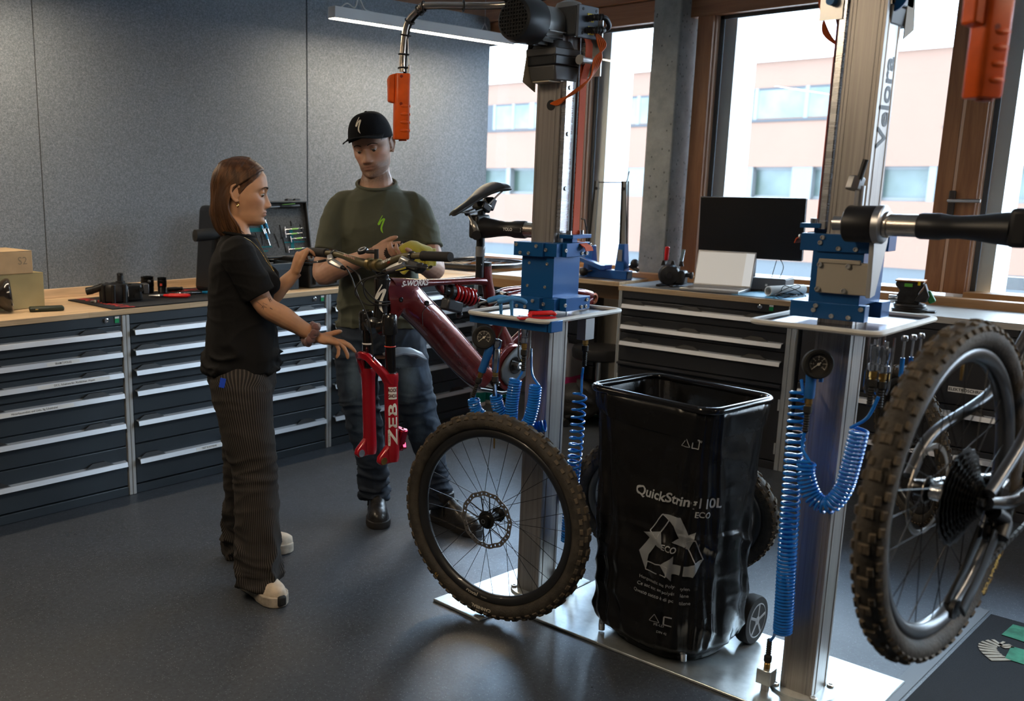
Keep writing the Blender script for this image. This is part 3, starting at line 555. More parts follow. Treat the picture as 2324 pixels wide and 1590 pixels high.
    q3 = bez([(-.14, .02, zm+.07), (-.22, .08, zm+.075), (-.27, .12, zm+.10), (-.26, .13, zm+.19), (-.15, .05, zm+.23), (-.06, -.02, zm+.2), (-.05, -.02, zm+.12), (-.10, .0, zm+.08), (-.2, .07, zm+.07)], 8)
    for k in range(2): MB().tube([V(a)+V((.0, .018*k, .004*k)) for a in q3], .0065, 8, T=T).build('cable_loop', BLACKR, t)
    # tray around the column
    zt = 1.072+z*1.05
    pts = rrect(-.02, -.002, .46, .335, .03, 5)
    MB().prism([(x, y) for x, y in rrect(-.02, -.002, .45, .325, .026, 5)], .004, (0, 0, zt-.008), T=T).build('tray', TRAYM, t)
    MB().tube([(x, y, zt) for x, y in pts], .0105, 8, closed=True, T=T, flat=.8).build('tray_rim', RIM, t)
    return t, T
ST1, ST2 = V((2.895, 2.067, 0)), V((2.89, 1.06, 0))
S1, T1 = stand(ST1, False, 0, 'motorised aluminium repair stand holding the red bicycle, with orange pendant switch', (-.372, .383, 1.662), 2.0)
S2, T2 = stand(ST2, True, .07, 'motorised aluminium repair stand nearer the camera holding the black bicycle by its seat post', (.83, .50, 1.675), 2.08)
BL = mat('black_print_stencil', (.012, .011, .013), .5)
# stencilled name reading upwards on the near stand
lettering('lettering', 'Velora', .088, BL, S2, T=frame((2.893, ST2.y-.0495, 1.735), (0, 0, 1), (-1, 0, 0), (0, -1, 0)) , bold=.0015)
MB().lathe([(.038, .0), (.040, .003), (.040, .012), (.034, .015), (.01, .015)], (2.876, 1.02, 2.0), (-1, -.15, 0), 24).build('logo_disc', BLUE, S2)
b = MB().bx(-.235, -.225, -.165, .167, 1.036, 1.074, T=T1).bx(-.235, -.17, -.182, -.168, 1.036, 1.074, T=T1).build('tool_bar', BLUE, S1, bevel=.002)
# plates on the floor
PL = tag(MB().bx(2.69, 3.17, .86, 1.965, 0, .010).build('base_plate', COLM2, bevel=.003), 'long bare aluminium floor plate under the waste bag and the near stand', 'plate')
tag(MB().prism([(2.535, 2.045), (2.705, 2.04), (2.705, 1.972), (3.12, 1.972), (3.14, 2.235), (2.547, 2.275)], .010).build('base_plate', COLM2, bevel=.003), 'bare aluminium floor plate under the stand with the red bicycle', 'plate')
for k, p in enumerate(((2.99, 1.99), (2.795, 1.135))):
    st = (S1, S2)[k]; vb = MB().bx(p[0]-.022, p[0]+.022, p[1]-.022, p[1]+.022, .035, .082).build('air_block', COLM2, st, bevel=.002)
    MB().cyl((p[0], p[1], .011), (p[0], p[1], .036), .012).build('air_foot', STEEL, vb)
b = MB().bx(2.955, 2.985, 2.0, 2.04, .36, .39).build('air_clip', COLM2, S1, bevel=.002); MB().cyl((2.96, 2.03, .39), (2.96, 2.03, .403), .012).build('clip_knob', BLACKP, b)
MB().bx(-.01, .045, -.165, -.13, .985, 1.06, T=T1).build('air_manifold', mat('manifold_grey', (.32, .32, .33), .5, .4), S1, bevel=.002)

# ---------------------------------------------------------------- coiled air hoses and the tools on them
def coil(path, r, pitch, rh, n=12):
    """a helix of radius R along PATH; pitch may be a list of (t, pitch)"""
    P = bez(path, 24); L = [0]
    for a, b in zip(P, P[1:]): L.append(L[-1]+(b-a).length)
    def at(s_):
        s_ = min(max(s_, 0), L[-1]-1e-6); i = max(k for k in range(len(L)-1) if L[k] <= s_); k = (s_-L[i])/max(L[i+1]-L[i], 1e-9); return P[i].lerp(P[i+1], k), (P[i+1]-P[i]).normalized()
    out = []; s_ = 0; ph = 0; u = None
    while s_ < L[-1]:
        p, d = at(s_)
        if u is None: u = d.orthogonal().normalized()
        u = (u - d*u.dot(d)).normalized(); w = d.cross(u); out.append(p + (u*cos(ph)+w*sin(ph))*r)
        pt = interp(pitch, s_/L[-1])[0] if isinstance(pitch, list) else pitch
        s_ += pt/n; ph += 2*pi/n
    return out
def fitting(mbp, p, d, parent, spring=True):
    d = V(d).normalized(); p = V(p)
    MB().lathe([(.008, 0), (.010, .002), (.010, .016), (.008, .018), (.008, .024)], p, d, 8).build('brass_fitting', BRASS, parent)
    MB().lathe([(.011, .022), (.0115, .026), (.0115, .040), (.0075, .044)] + [(.0085 if k % 2 else .0065, .046+k*.0035) for k in range(14)] + [(.005, .097)], p, d, 12).build('kink_guard', BLACKR, parent)
    return p + d*.095
def hose(label, pts_top, path, pts_bot, r=.021, pitch=.0125, rh=.0042, ends=()):
    t = thing('air_hose', label, 'air hose', V(path[0]), 0, 'blue coiled air hoses')
    c = coil(path, r, pitch, rh); a = [V(p) for p in pts_top]; z = [V(p) for p in pts_bot]
    full = (bez(a+[c[0]], 6)[:-1] if a else []) + c + (bez([c[-1]]+z, 6)[1:] if z else [])
    MB().tube(full, rh, 7).build('hose_coil', HOSE, t, recalc=False)
    for p, d in ends: fitting(None, p, d, t)
    return t
hose('blue coiled hose stretched down the right side of the red bicycle\'s stand', [(2.91, 1.92, .885), (2.905, 1.92, .84)], [(2.90, 1.92, .80), (2.905, 1.93, .6), (2.93, 1.955, .4), (2.94, 1.965, .215)], [(2.965, 1.985, .18), (2.985, 1.99, .165)], .023, [(0, (.030,)), (.35, (.024,)), (.6, (.014,)), (1, (.0095,))], ends=(((2.913, 1.918, .985), (0, 0, -1)), ((2.99, 1.99, .082), (0, 0, 1))))
hose('blue coiled hose stretched down the left side of the near stand', [(2.76, 1.105, .985)], [(2.755, 1.105, .955), (2.76, 1.10, .6), (2.765, 1.09, .3), (2.77, 1.09, .225)], [(2.775, 1.115, .20), (2.795, 1.135, .17)], .0235, [(0, (.021,)), (.4, (.018,)), (.8, (.0105,)), (1, (.009,))], rh=.0045, ends=(((2.795, 1.135, .082), (0, 0, 1)),))
hose('blue coiled hose hanging in a loop below the tyre gauge of the red bicycle\'s stand', [(2.66, 2.198, .79)], [(2.66, 2.205, .762), (2.672, 2.195, .715), (2.70, 2.13, .675), (2.72, 2.07, .66), (2.73, 2.02, .69), (2.735, 2.0, .76), (2.735, 1.992, .835)], [(2.75, 2.02, .87), (2.78, 2.05, .95)], .019, .0092)
hose('short blue coiled hose hanging below the steel blow gun', [(2.69, 2.135, .83)], [(2.685, 2.125, .785), (2.695, 2.12, .74), (2.72, 2.10, .69), (2.76, 2.06, .66), (2.80, 1.99, .68)], [], .019, .0092)
hose('blue coiled hose hanging below the quick coupler beside the stand column', [(2.71, 2.03, .93), (2.712, 2.035, .88)], [(2.705, 2.055, .85), (2.70, 2.06, .80), (2.70, 2.065, .74), (2.705, 2.06, .68), (2.72, 2.0, .655)], [], .02, .0092)
hose('blue coiled hose hanging in a U in front of the near stand', [(2.74, 1.072, .86), (2.738, 1.075, .80)], [(2.735, 1.058, .765), (2.733, 1.055, .72), (2.735, 1.03, .665), (2.74, .99, .65), (2.745, .958, .70), (2.75, .945, .78), (2.752, .935, .875)], [(2.755, .92, .91), (2.76, .90, .97)], .022, .0115, .0046)
def gauge(c, nrm, hdl0, hdl1, label, handle=True):
    t = thing('tyre_gauge', label, 'gauge', c, 0, 'tyre inflators with dial gauges'); n_ = V(nrm).normalized(); c = V(c)
    MB().lathe([(.030, -.022), (.038, -.018), (.041, -.008), (.041, .006), (.037, .010), (.030, .010), (.030, .003), (.001, .003)], c, n_, 32).build('dial_case', BLACKR, t)
    d = MB().lathe([(.030, .0042), (.001, .0043)], c, n_, 28, caps=False).build('dial', mat('dial_black', (.022, .02, .018), .5), t)
    u = n_.cross(V((0, 0, 1))).normalized(); u = -u; w = n_.cross(u)
    pa = mat('dial_print', (.72, .66, .55), .5)
    tk = MB()
    for i in range(31):
        a = rad(220-i*8.7); k = .020 if i % 5 else .017
        p0, p1 = c+n_*.0046+(u*cos(a)+w*sin(a))*k, c+n_*.0046+(u*cos(a)+w*sin(a))*.0235; s_ = (u*-sin(a)+w*cos(a))*(.0004 if i % 5 else .0008)
        tk.add([p0-s_, p0+s_, p1+s_, p1-s_], [(0, 1, 2, 3)])
    tag(tk.build('scale_marks', pa, d, recalc=False), kind='stuff')
    for i in range(7):
        a = rad(220-i*43.5); lettering('numeral', str(i*2), .006, pa, d, T=frame(c+n_*.0046+(u*cos(a)+w*sin(a))*.0132, u, w, n_))
    a = rad(218); e = (u*cos(a)+w*sin(a)); s_ = e.cross(n_)*.0016; q = c+n_*.0055
    MB().add([q-e*.008-s_, q-e*.008+s_, q+e*.02+s_*.3, q+e*.02-s_*.3], [(0, 1, 2, 3)]).lathe([(.004, 0), (.004, .001), (.001, .001)], q, n_, 12).build('needle', mat('needle_cream', (.8, .75, .62), .4), d, recalc=False)
    if handle:
        MB().tube(bez([hdl0, V(hdl0).lerp(V(hdl1), .5), hdl1], 6), [.010, .013, .015, .0155, .0155, .015, .0145, .014, .014, .014, .014, .0145, .0135], 12, flat=1.0).build('grip', mat('blue_grip', (.012, .10, .32), .4), t)
        MB().cyl(c-n_*.02, c-n_*.035, .012).build('gauge_stem', BRASS, t)
        g0 = V(hdl0); lv = V((.022, -.014, 0)); MB().tube(bez([g0+lv*.4+V((0, 0, .02)), g0+lv*1.1+V((0, 0, -.02)), g0.lerp(V(hdl1), .6)+lv*1.2], 5), .006, 8).build('trigger', mat('blue_grip', (.012, .10, .32), .4), t)
        fitting(None, hdl1, V(hdl1)-V(hdl0), t)
    return t
gauge((2.655, 2.163, .99), (-.72, -.62, .10), (2.675, 2.145, .965), (2.66, 2.172, .865), 'black dial tyre gauge on blue handle below the tray by the red bicycle')
gauge((2.735, 1.055, 1.04), (-.75, -.62, .08), (2.752, 1.075, 1.05), (2.744, 1.073, .94), 'black dial tyre gauge on blue handle on the near stand')
MB_ = MB().tube([(2.675, 2.10, 1.066), (2.685, 2.10, 1.0), (2.672, 2.12, .975)], .003, 6).tube([(2.76, 1.10, 1.13), (2.755, 1.085, 1.05)], .0035, 6)
del MB_
g = thing('blow_gun', 'bright steel blow gun hanging beside the dial gauge on the red bicycle\'s stand', 'air tool', (2.69, 2.135, .9), 0)
MB().lathe([(.010, -.085), (.013, -.08), (.014, -.01), (.011, .0), (.016, .006), (.017, .028), (.008, .034)], (2.692, 2.133, .95), (0.02, -.02, 1), 14).build('gun_body', CHROME, g)
MB().tube([(2.692, 2.132, .985), (2.698, 2.122, 1.01), (2.705, 2.11, 1.06)], .0032, 8).cyl((2.675, 2.147, .965), (2.66, 2.158, .967), .006).build('gun_nozzle', mat('brassy_tube', (.5, .42, .3), .25, 1), g)
MB().tube(bez([(2.682, 2.145, .968), (2.672, 2.152, .93), (2.674, 2.153, .88)], 6), .005, 8, flat=.5).build('gun_lever', CHROME, g)
fitting(None, (2.69, 2.135, .872), (.0, -.02, -1), g)
def coupler(p, label):
    t = thing('quick_coupler', label, 'coupling', p, 0, 'air quick couplers under the trays'); p = V(p)
    MB().lathe([(.006, .06), (.006, .045), (.013, .043), (.013, .012), (.011, .008), (.011, -.004), (.014, -.006), (.014, -.022), (.010, -.026)], p, (0, 0, 1), 10).build('coupler_sleeve', CHROME, t)
    for d in (-.02, .02): MB().tube([p+V((d*.7, -d*.7, .07)), p+V((d*.7, -d*.7, -.07)), p+V((d*.5, -d*.5, -.085))], .003, 6).build('hook_wire', CHROME, t)
    fitting(None, p+V((0, 0, -.026)), (0, 0, -1), t)
coupler((2.712, 2.03, 1.005), 'bright quick coupler under the tray beside the stand column'); coupler((2.775, .925, 1.06), 'bright quick coupler under the near tray, left of its twin'); coupler((2.79, .905, 1.055), 'bright quick coupler under the near tray, right of its twin')
for i, (p, L) in enumerate((((2.80, .865, 1.12), .15), ((2.835, .855, 1.12), .14), ((2.88, .85, 1.12), .12))):
    t = thing('hex_driver', ('slim blue-banded hex driver hanging under the near tray, first from the couplers', 'slim blue-banded hex driver hanging under the near tray, middle of three', 'slim blue-banded hex driver hanging under the near tray, beside the tyre')[i], 'tool', p, 0, 'hex drivers under the near tray'); p = V(p)
    MB().cyl(p, p-V((0, 0, L)), .003).lathe([(.007, 0), (.009, .006), (.006, .014)], p, (0, 0, 1), 10).build('shaft', CHROME, t)
    MB().cyl(p-V((0, 0, .045)), p-V((0, 0, .095)), .0055).build('blue_sleeve', HOSE, t)
# things lying on the trays
def thandle(p, yaw, label):
    t = thing('hex_key', label, 'tool', p, 0, 'blue handled hex keys on the tray bar'); T = TR(p, (0, 0, yaw)); m = mat('dull_blue_grip', (.05, .22, .48), .4)
    MB().tube(bez([(-.055, 0, .056), (-.02, 0, .064), (.0, 0, .065), (.03, 0, .060), (.05, 0, .05)], 5), [.006]+[.010]*10+[.009]*9+[.005], 10, T=T).build('grip', m, t)
    MB().tube(bez([(-.005, 0, .06), (-.002, 0, .03), (0, 0, -.005)], 4), [.009, .008, .007, .0065, .006, .006, .006, .006, .006], 8, T=T).build('stem', m, t)
    MB().cyl((-.055, 0, .056), (-.085, 0, .05), .0028, T=T).build('bit', STEEL, t); return t
thandle((2.655, 2.09, 1.07), rad(-25), 'blue P-handle hex key standing on the tray bar, left one'); thandle((2.657, 2.045, 1.07), rad(-32), 'blue P-handle hex key standing on the tray bar, right one')
T = TR((2.69, 1.955, 1.074), (0, 0, rad(-38)))
t = thing('tyre_lever', 'red plastic tool lying on the front corner of the tray', 'tool', (2.69, 1.955, 1.074))
MB().bx(-.075, .055, -.02, .02, 0, .006, T=T).build('flat_blade', DRED, t, bevel=.002)
MB().tube([(-.035, -.01, .008), (-.03, -.01, .018), (.045, -.01, .020), (.052, -.01, .014)], .006, 8, T=T).tube([(-.035, .012, .008), (-.03, .012, .018), (.045, .012, .020), (.052, .012, .014)], .006, 8, T=T).build('loop_grip', DRED, t)
t = thing('pencil', 'yellow pencil lying on the tray behind the blue clamp', 'pencil', (3.03, 2.04, 1.08)); MB().cyl((2.99, 2.03, 1.083), (3.06, 2.04, 1.081), .0045, n=6).build('pencil_body', YEL, t); MB().cyl((3.06, 2.04, 1.081), (3.07, 2.042, 1.081), .0044, .001, n=6).build('pencil_tip', BLACKP, t)
t = thing('screwdriver', 'dark screwdriver lying beside the pencil on the tray', 'tool', (3.05, 2.03, 1.078)); MB().cyl((3.02, 2.015, 1.079), (3.06, 2.025, 1.079), .006).build('grip', BLACKP, t); MB().cyl((3.06, 2.025, 1.079), (3.10, 2.035, 1.078), .003).build('shaft', STEEL, t)
# ---------------------------------------------------------------- wheels
TYRE = mat('tyre_rubber', (.040, .033, .025), .72, var=.35, vscale=30, bump=.25, bscale=140)
KNOB = mat('dusty_tyre_knobs', (.082, .063, .042), .8, var=.3, vscale=40)
CARB = mat('carbon_rim', (.014, .014, .015), .38, coat=.3)
SPK = mat('black_spoke', (.02, .02, .021), .3, .8)
ROT = brushed('brake_rotor', (.34, .31, .28), .35, (40, 40, 40), .9, .1)
WPRINT = mat('pale_print', (.62, .57, .46), .6); GOLD = mat('gold_print', (.45, .30, .06), .5); FAINT = mat('faint_print', (.075, .06, .04), .7)
def arc_text(body, size, r, a0, z, inward=False, **k):
    def fn(v):
        s_ = -1 if not inward else 1; a = a0 + s_*v.x/r; q = r + (v.y if not inward else -v.y); return V((q*cos(a), q*sin(a), z))
    return text(body, size, fn, **k)
SPOKE = [None]; KN = {}
def wheel(label, T, texts=(), rim=CARB, rotor=True, cassette=False, nsp=28, name='bicycle_wheel', group='bicycle wheels', parent=None, R=.372, spin=0):
    """T: world frame, local z = axle towards the viewer's side; PARENT: a bicycle that the wheel is fitted to"""
    if parent is None: t = thing(name, label, 'wheel', T.to_translation(), 0, group)
    else: t = MB().lathe([(.006, -.075), (.010, -.074), (.010, .074), (.006, .075)], n=12, T=T).build('rear_wheel_axle', STEEL, parent)
    cr, ct = R-.034, .0285
    prof = [(cr + ct*1.0*cos(a), ct*1.05*sin(a)) for a in [rad(x) for x in range(-128, 129, 16)]] + [(cr-.026, .015), (cr-.026, -.015)]
    ty = MB().lathe(prof, n=96, caps=False, T=T, loop=True).build('tyre', TYRE, t, ang=60)
    if R not in KN:
        kb = MB(); N = 64
        def knob(a, z, w, l, lean, rr):
            # a block of rubber standing on the casing
            nr = V((cos(lean), 0, sin(lean))); tg = V((0, 1, 0)); sd_ = nr.cross(tg); c = V((cr, 0, 0)) + nr*(ct-.001); Rz = M.Rotation(a, 3, 'Z'); rings = []
            for h, k in ((0, 1.15), (rr, .86)): rings.append([Rz @ (c + nr*h + tg*(l/2*sx_*k) + sd_*(w/2*sy_*k)) for sx_, sy_ in ((-1, -1), (1, -1), (1, 1), (-1, 1))])
            kb.loft(rings)
        for i in range(N):
            a = 2*pi*i/N
            for s_ in (-1, 1):
                knob(a+(.5 if i % 2 else 0)*.01, 0, .011, .0175, s_*rad(58), .0062)
                if i % 2 == 0: knob(a+.03, 0, .011, .017, s_*rad(27), .0058)
                else: knob(a, 0, .0105, .020, s_*rad(9), .0062)
        KN[R] = kb
    k = MB(); k.add([T @ V(v) for v in KN[R].v], KN[R].f); tag(k.build('tread', KNOB, ty, ang=30, recalc=False), kind='stuff')
    rm = MB().lathe([(cr-.026, .016), (cr-.030, .019), (cr-.040, .018), (cr-.052, .011), (cr-.056, .004), (cr-.056, -.004), (cr-.052, -.011), (cr-.040, -.018), (cr-.030, -.019), (cr-.026, -.016)], n=80, caps=False, T=T, loop=True).build('rim', rim, t, ang=50)
    hb = MB().lathe([(.0085, .062), (.017, .061), (.018, .046), (.014, .044), (.026, .036), (.027, .033), (.0155, .028), (.0145, -.026), (.025, -.032), (.026, -.035), (.014, -.04), (.017, -.05), (.016, -.062), (.008, -.063)], n=24, T=T).build('hub', mat('hub_black', (.016, .016, .017), .35, .5), t)
    MB().lathe([(.0085, .0625), (.0055, .0625), (.0055, .04)], n=16, caps=False, T=T).build('axle_bore', STEEL, hb)
    rs = cr-.055
    if SPOKE[0] is None: SPOKE[0] = MB().cyl((0, 0, 0), (0, 0, 1), .00105, n=6).v, MB().cyl((0, 0, 0), (0, 0, 1), .00105, n=6).f
    first = None
    for i in range(nsp):
        a = 2*pi*i/nsp+spin; side = 1 if i % 2 else -1; cross = (1 if (i//2) % 2 else -1)*rad(78)
        p0 = V((.0245*cos(a+cross), .0245*sin(a+cross), side*.0335)); p1 = V((rs*cos(a), rs*sin(a), side*.004)); d = p1-p0
        Tm = T @ (V((0, 0, 1)).rotation_difference(d).to_matrix().to_4x4()); Tm.translation = T @ p0; Tm = Tm @ M.Diagonal((1, 1, d.length, 1))
        if first is None:
            first = MB().add(*SPOKE[0]).build('spoke', SPK, t, recalc=False); first.matrix_parent_inverse = WORLD[t.name].inverted(); first.matrix_basis = Tm; WORLD[first.name] = Tm
            kn = MB().cyl((0, 0, 0), (0, 0, 1), 1, n=7)
        else: inst(first, Tm, t)
    MB().tube([(0, -.281+.0, .0), (0, -.262, .0), (0, -.246, 0)], [.003, .003, .0022], 8, T=T @ M.Rotation(pi+.02, 4, 'Z')).build('valve', BRASS, rm)
    if rotor:
        n = 96; vs = []; fs = []; zr = .041
        def wav(i, k): return .0008*sin(i*2*pi/12)
        for i in range(n):
            a = 2*pi*i/n; w_ = .0016*sin(a*12)
            for rr, sl in ((.101+w_, 0), (.0955+w_, .012), (.0895+w_, .024), (.0845+w_, .03)):
                for zz in (zr+.0009, zr-.0009): vs.append(T @ V((rr*cos(a+sl), rr*sin(a+sl), zz)))
        for i in range(n):
            j = (i+1) % n; q = lambda c, k, z: c*8+k*2+z
            for k in range(3):
                if k == 1 and i % 3 == 0 : continue
                for z in (0, 1): fs.append((q(i, k, z), q(i, k+1, z), q(j, k+1, z), q(j, k, z)) if z == 0 else (q(i, k, z), q(j, k, z), q(j, k+1, z), q(i, k+1, z)))
            for k in (0, 3): fs.append((q(i, k, 0), q(j, k, 0), q(j, k, 1), q(i, k, 1)))
        ro = MB().add(vs, fs).build('brake_rotor', ROT, t, ang=20, recalc=False); sp = MB()
        for i in range(6):
            a = i*pi/3
            for da in (.42, -.22): sp.tube([T @ V((.026*cos(a), .026*sin(a), zr-.001)), T @ V((.0845*cos(a+da), .0845*sin(a+da), zr))], .0022, 5)
        sp.lathe([(.030, zr-.003), (.032, zr), (.022, zr+.002), (.016, zr-.002)], n=24, T=T).build('rotor_carrier', mat('rotor_carrier', (.02, .02, .02), .4, .5), ro)
    if cassette:
        cs = MB()
        for i, r_ in enumerate((.104, .093, .084, .075, .067, .060, .053, .047, .041, .036, .030)):
            m_ = 40; zz = .024+i*.0042; cs.add([T @ V(((r_+(.003 if j % 2 else -.002))*cos(2*pi*j/m_), (r_+(.003 if j % 2 else -.002))*sin(2*pi*j/m_), zz+e)) for e in (0, .002) for j in range(m_)], [tuple(range(m_-1, -1, -1)), tuple(range(m_, 2*m_))] + [(j, (j+1) % m_, m_+(j+1) % m_, m_+j) for j in range(m_)])
        cs.build('cassette', mat('cassette_steel', (.03, .03, .03), .3, .9), t, ang=20)
    for body, size, r_, a, z, m_, kw in texts:
        fl = m_ is WPRINT and kw.get('inward'); arc_text(body, size, r_, rad(a), z, **kw).build('lettering', m_, rm if kw.get('inward') else ty, recalc=False, ang=180).matrix_parent_inverse = M.Identity(4)
    return t
def wframe(c, az, tilt=0):
    """wheel frame: axle at azimuth AZ towards the viewer, leaning by TILT"""
    n_ = V((cos(rad(az)), sin(rad(az)), 0)); up = V((0, 0, 1)); up2 = up*cos(rad(tilt)) + n_*sin(rad(tilt)); n2 = n_*cos(rad(tilt)) - up*sin(rad(tilt)); x = up2.cross(n2)
    return M(((x.x, up2.x, n2.x, c[0]), (x.y, up2.y, n2.y, c[1]), (x.z, up2.z, n2.z, c[2]), (0, 0, 0, 1)))
def place_text(o, T):
    o.data.transform(T)
T = wframe((2.577, 2.033, .3835), 186)
w = wheel('muddy front wheel with brake disc standing in front of the aluminium stand', T, [('CANNIBAL', .0165, .3345, -93, .0304, WPRINT, dict(bold=.0006)), ('GRID GRAVITY', .011, .334, -117, .0304, FAINT, {}), ('T9', .016, .336, -129, .0304, GOLD, dict(bold=.0003)), ('SPECIALIZED', .017, .3345, 86, .0304, FAINT, dict(bold=.0004)), ('roval', .024, .2985, -103, .0186, WPRINT, dict(inward=True, shear=.25, bold=.0006)), ('TRAVERSE', .0055, .298, -93, .0186, WPRINT, dict(inward=True))], spin=.05)
for c_ in list(bpy.data.objects):
    if c_.name.startswith('lettering') and c_.parent and c_.parent.name in ('tyre', 'rim'): c_.data.transform(T)
n0 = set(bpy.data.objects)
T3 = wframe((3.263, 1.731, .328+.008), 200, 28)
wheel('dark knobbly wheel tilted against the back of the black waste bag', T3, [('CANNIBAL', .02, .3345, 30, .0304, FAINT, dict(bold=.0004))], rotor=False, spin=.1)
for c_ in set(bpy.data.objects)-n0:
    if c_.name.startswith('lettering'): c_.data.transform(T3)
T5 = wframe((4.77, 1.36, .365), 129+90, 12)
wheel('dark knobbly wheel leaning in the shadow against the scrap cabinet', wframe((4.78, 1.40, .362), -51+180, 10), [], rotor=False)

# ---------------------------------------------------------------- waste bag on its trolley
BAG = mat('black_film', (.0075, .0072, .0072), .24, coat=.0, spec=.42, bump=.10, bscale=28, rvar=.06, vscale=14)
BPRINT = mat('grey_bag_print', (.30, .31, .33), .5)
def bag_p(u, z, off=0.0):
    """u: 0..1 round the bag from the near corner along the long room side; z: height"""
    k = interp([(0.02, (2.905, 1.520, .150, .165, 2.6)), (.08, (2.895, 1.525, .185, .20, 3.0)), (.30, (2.905, 1.535, .185, .205, 3.4)), (.48, (2.915, 1.545, .172, .215, 3.6)), (.60, (2.93, 1.555, .166, .222, 4.2)), (.84, (2.945, 1.565, .165, .232, 5.5))], z)
    a = 2*pi*u + pi + .72; e = 2/k[4]; c_, s_ = cos(a), sin(a)
    x = abs(c_)**e*math.copysign(k[2], c_); y = abs(s_)**e*math.copysign(k[3], s_)
    n = V((x/k[2]**2, y/k[3]**2, 0)).normalized()
    zz = min(max((.84-z)/.8, 0), 1)
    q = V((x*3.1, y*3.1, z*1.0)); fold = (1-abs(noise.noise(V((a*2.1, z*1.1, 3.1))*1.6))*2.2)*.016 + (1-abs(noise.noise(V((a*4.2+z*2.5, z*2.0, 9.1))))*2.4)*.008
    cr_ = (.5-abs(noise.noise(V((x*7+z*9, y*7-z*6, z*5)))))*.022*(1 if z < .45 else .45)
    d = (fold*(.35+zz*.8) + cr_*min(1, zz*3))*min(1, (z-.0)*9) + off
    w = rad(7); p = V((k[0] + x*cos(w)+y*sin(w), k[1] - x*sin(w)+y*cos(w), z)); n = V((n.x*cos(w)+n.y*sin(w), -n.x*sin(w)+n.y*cos(w), 0))
    return p + n*d
t = thing('waste_bag_trolley', 'black waste bag clipped to a wheeled trolley with the recycling arrows print', 'waste bag', (2.92, 1.55, .01))
NU, NZ = 220, 120
mb = MB(); rows = [.012+ .83*(j/(NZ-1)) for j in range(NZ)]
rings = [[bag_p(i/NU, z) for i in range(NU)] for z in rows]
cb = sum((V(p) for p in rings[0]), V())/NU
rings = [[cb.lerp(V(p), k) + V((0, 0, .004-0.0*k)) for p in rings[0]] for k in (.05, .5, .9)] + rings
bag = mb.loft(rings, caps=False).build('bag', BAG, t, ang=180, recalc=True)
rp = rrect(2.945, 1.565, .345, .475, .05, 6); wz = M.Translation((2.945, 1.565, 0)) @ M.Rotation(rad(-7), 4, 'Z') @ M.Translation((-2.945, -1.565, 0))
MB().tube([(x, y, .848) for x, y in rp], .0125, 10, closed=True, T=wz).build('rim_tube', mat('bag_over_rim', (.008, .008, .009), .12, spec=.6), t)
# the turned-over collar and the inside of the bag
col = []
for z, o in ((.852, -.004), (.850, .012), (.83, .014), (.80, .010), (.785, .004)):
    r_ = []
    for i in range(NU):
        a = i/NU; lo = .05*(.5+.5*noise.noise(V((cos(2*pi*a)*1.5, sin(2*pi*a)*1.5, 4)))) + .03*max(0, cos(2*pi*(a+.02)))
        zz = .852-(.852-z)*(1+lo*9); r_.append(bag_p(a, min(zz, .84), o+.006*noise.noise(V((a*40, zz*12, 2)))*(1 if z < .84 else 0)) + V((0, 0, max(0, zz-.84))))
    col.append(r_)
MB().loft(col, caps=False).build('collar', BAG, t, ang=180)
MB().loft([[bag_p(i/NU, z, -o) for i in range(NU)] for z, o in ((.84, .004), (.7, .03), (.5, .05), (.3, .07), (.15, .09))], caps=False).build('bag_lining', BAG, bag, ang=180)
MB().loft([[V((2.83, 1.78, .80)), V((2.87, 1.795, .835)), V((2.895, 1.80, .80))], [V((2.825, 1.765, .81)), V((2.865, 1.775, .845)), V((2.89, 1.775, .815))], [V((2.83, 1.745, .78)), V((2.865, 1.75, .80)), V((2.88, 1.75, .775))]], closed=False).build('paper_scrap', PAPER, t, solid=.002)
def bagmap(u0, z0):
    # length along the bag's skin at height z
    L = [0]; st = 400
    P = [bag_p(u0-.25+.5*i/st, z0) for i in range(st+1)]
    for a, b in zip(P, P[1:]): L.append(L[-1]+(V((b.x-a.x, b.y-a.y, 0))).length*.93)
    mid_ = L[st//2]
    def fn(v):
        s_ = mid_ + v.x; i = max(0, min(st-1, next((k for k in range(st) if L[k+1] >= s_), st-1))); f = (s_-L[i])/max(L[i+1]-L[i], 1e-9)
        return bag_p(u0-.25+.5*(i+f)/st, z0+v.y, .0045)
    return fn
def onbag(name, mb_, fn, m=BPRINT):
    import bmesh
    b = bmesh.new(); vs = [b.verts.new(v) for v in mb_.v]
    for f in mb_.f:
        try: b.faces.new([vs[i] for i in f])
        except ValueError: pass
    bmesh.ops.triangulate(b, faces=b.faces[:])
    for _ in range(4):
        es = [e for e in b.edges if e.calc_length() > .0065]
        if not es: break
        bmesh.ops.subdivide_edges(b, edges=es, cuts=1); bmesh.ops.triangulate(b, faces=[f for f in b.faces if len(f.verts) > 3])
    b.verts.index_update(); mb_ = MB(); mb_.v = [tuple(v.co) for v in b.verts]; mb_.f = [tuple(v.index for v in f.verts) for f in b.faces]; b.free()
    mb_.v = [tuple(fn(V(v))) for v in mb_.v]; return mb_.build(name, m, bag, recalc=False, ang=180)
UC = -.055
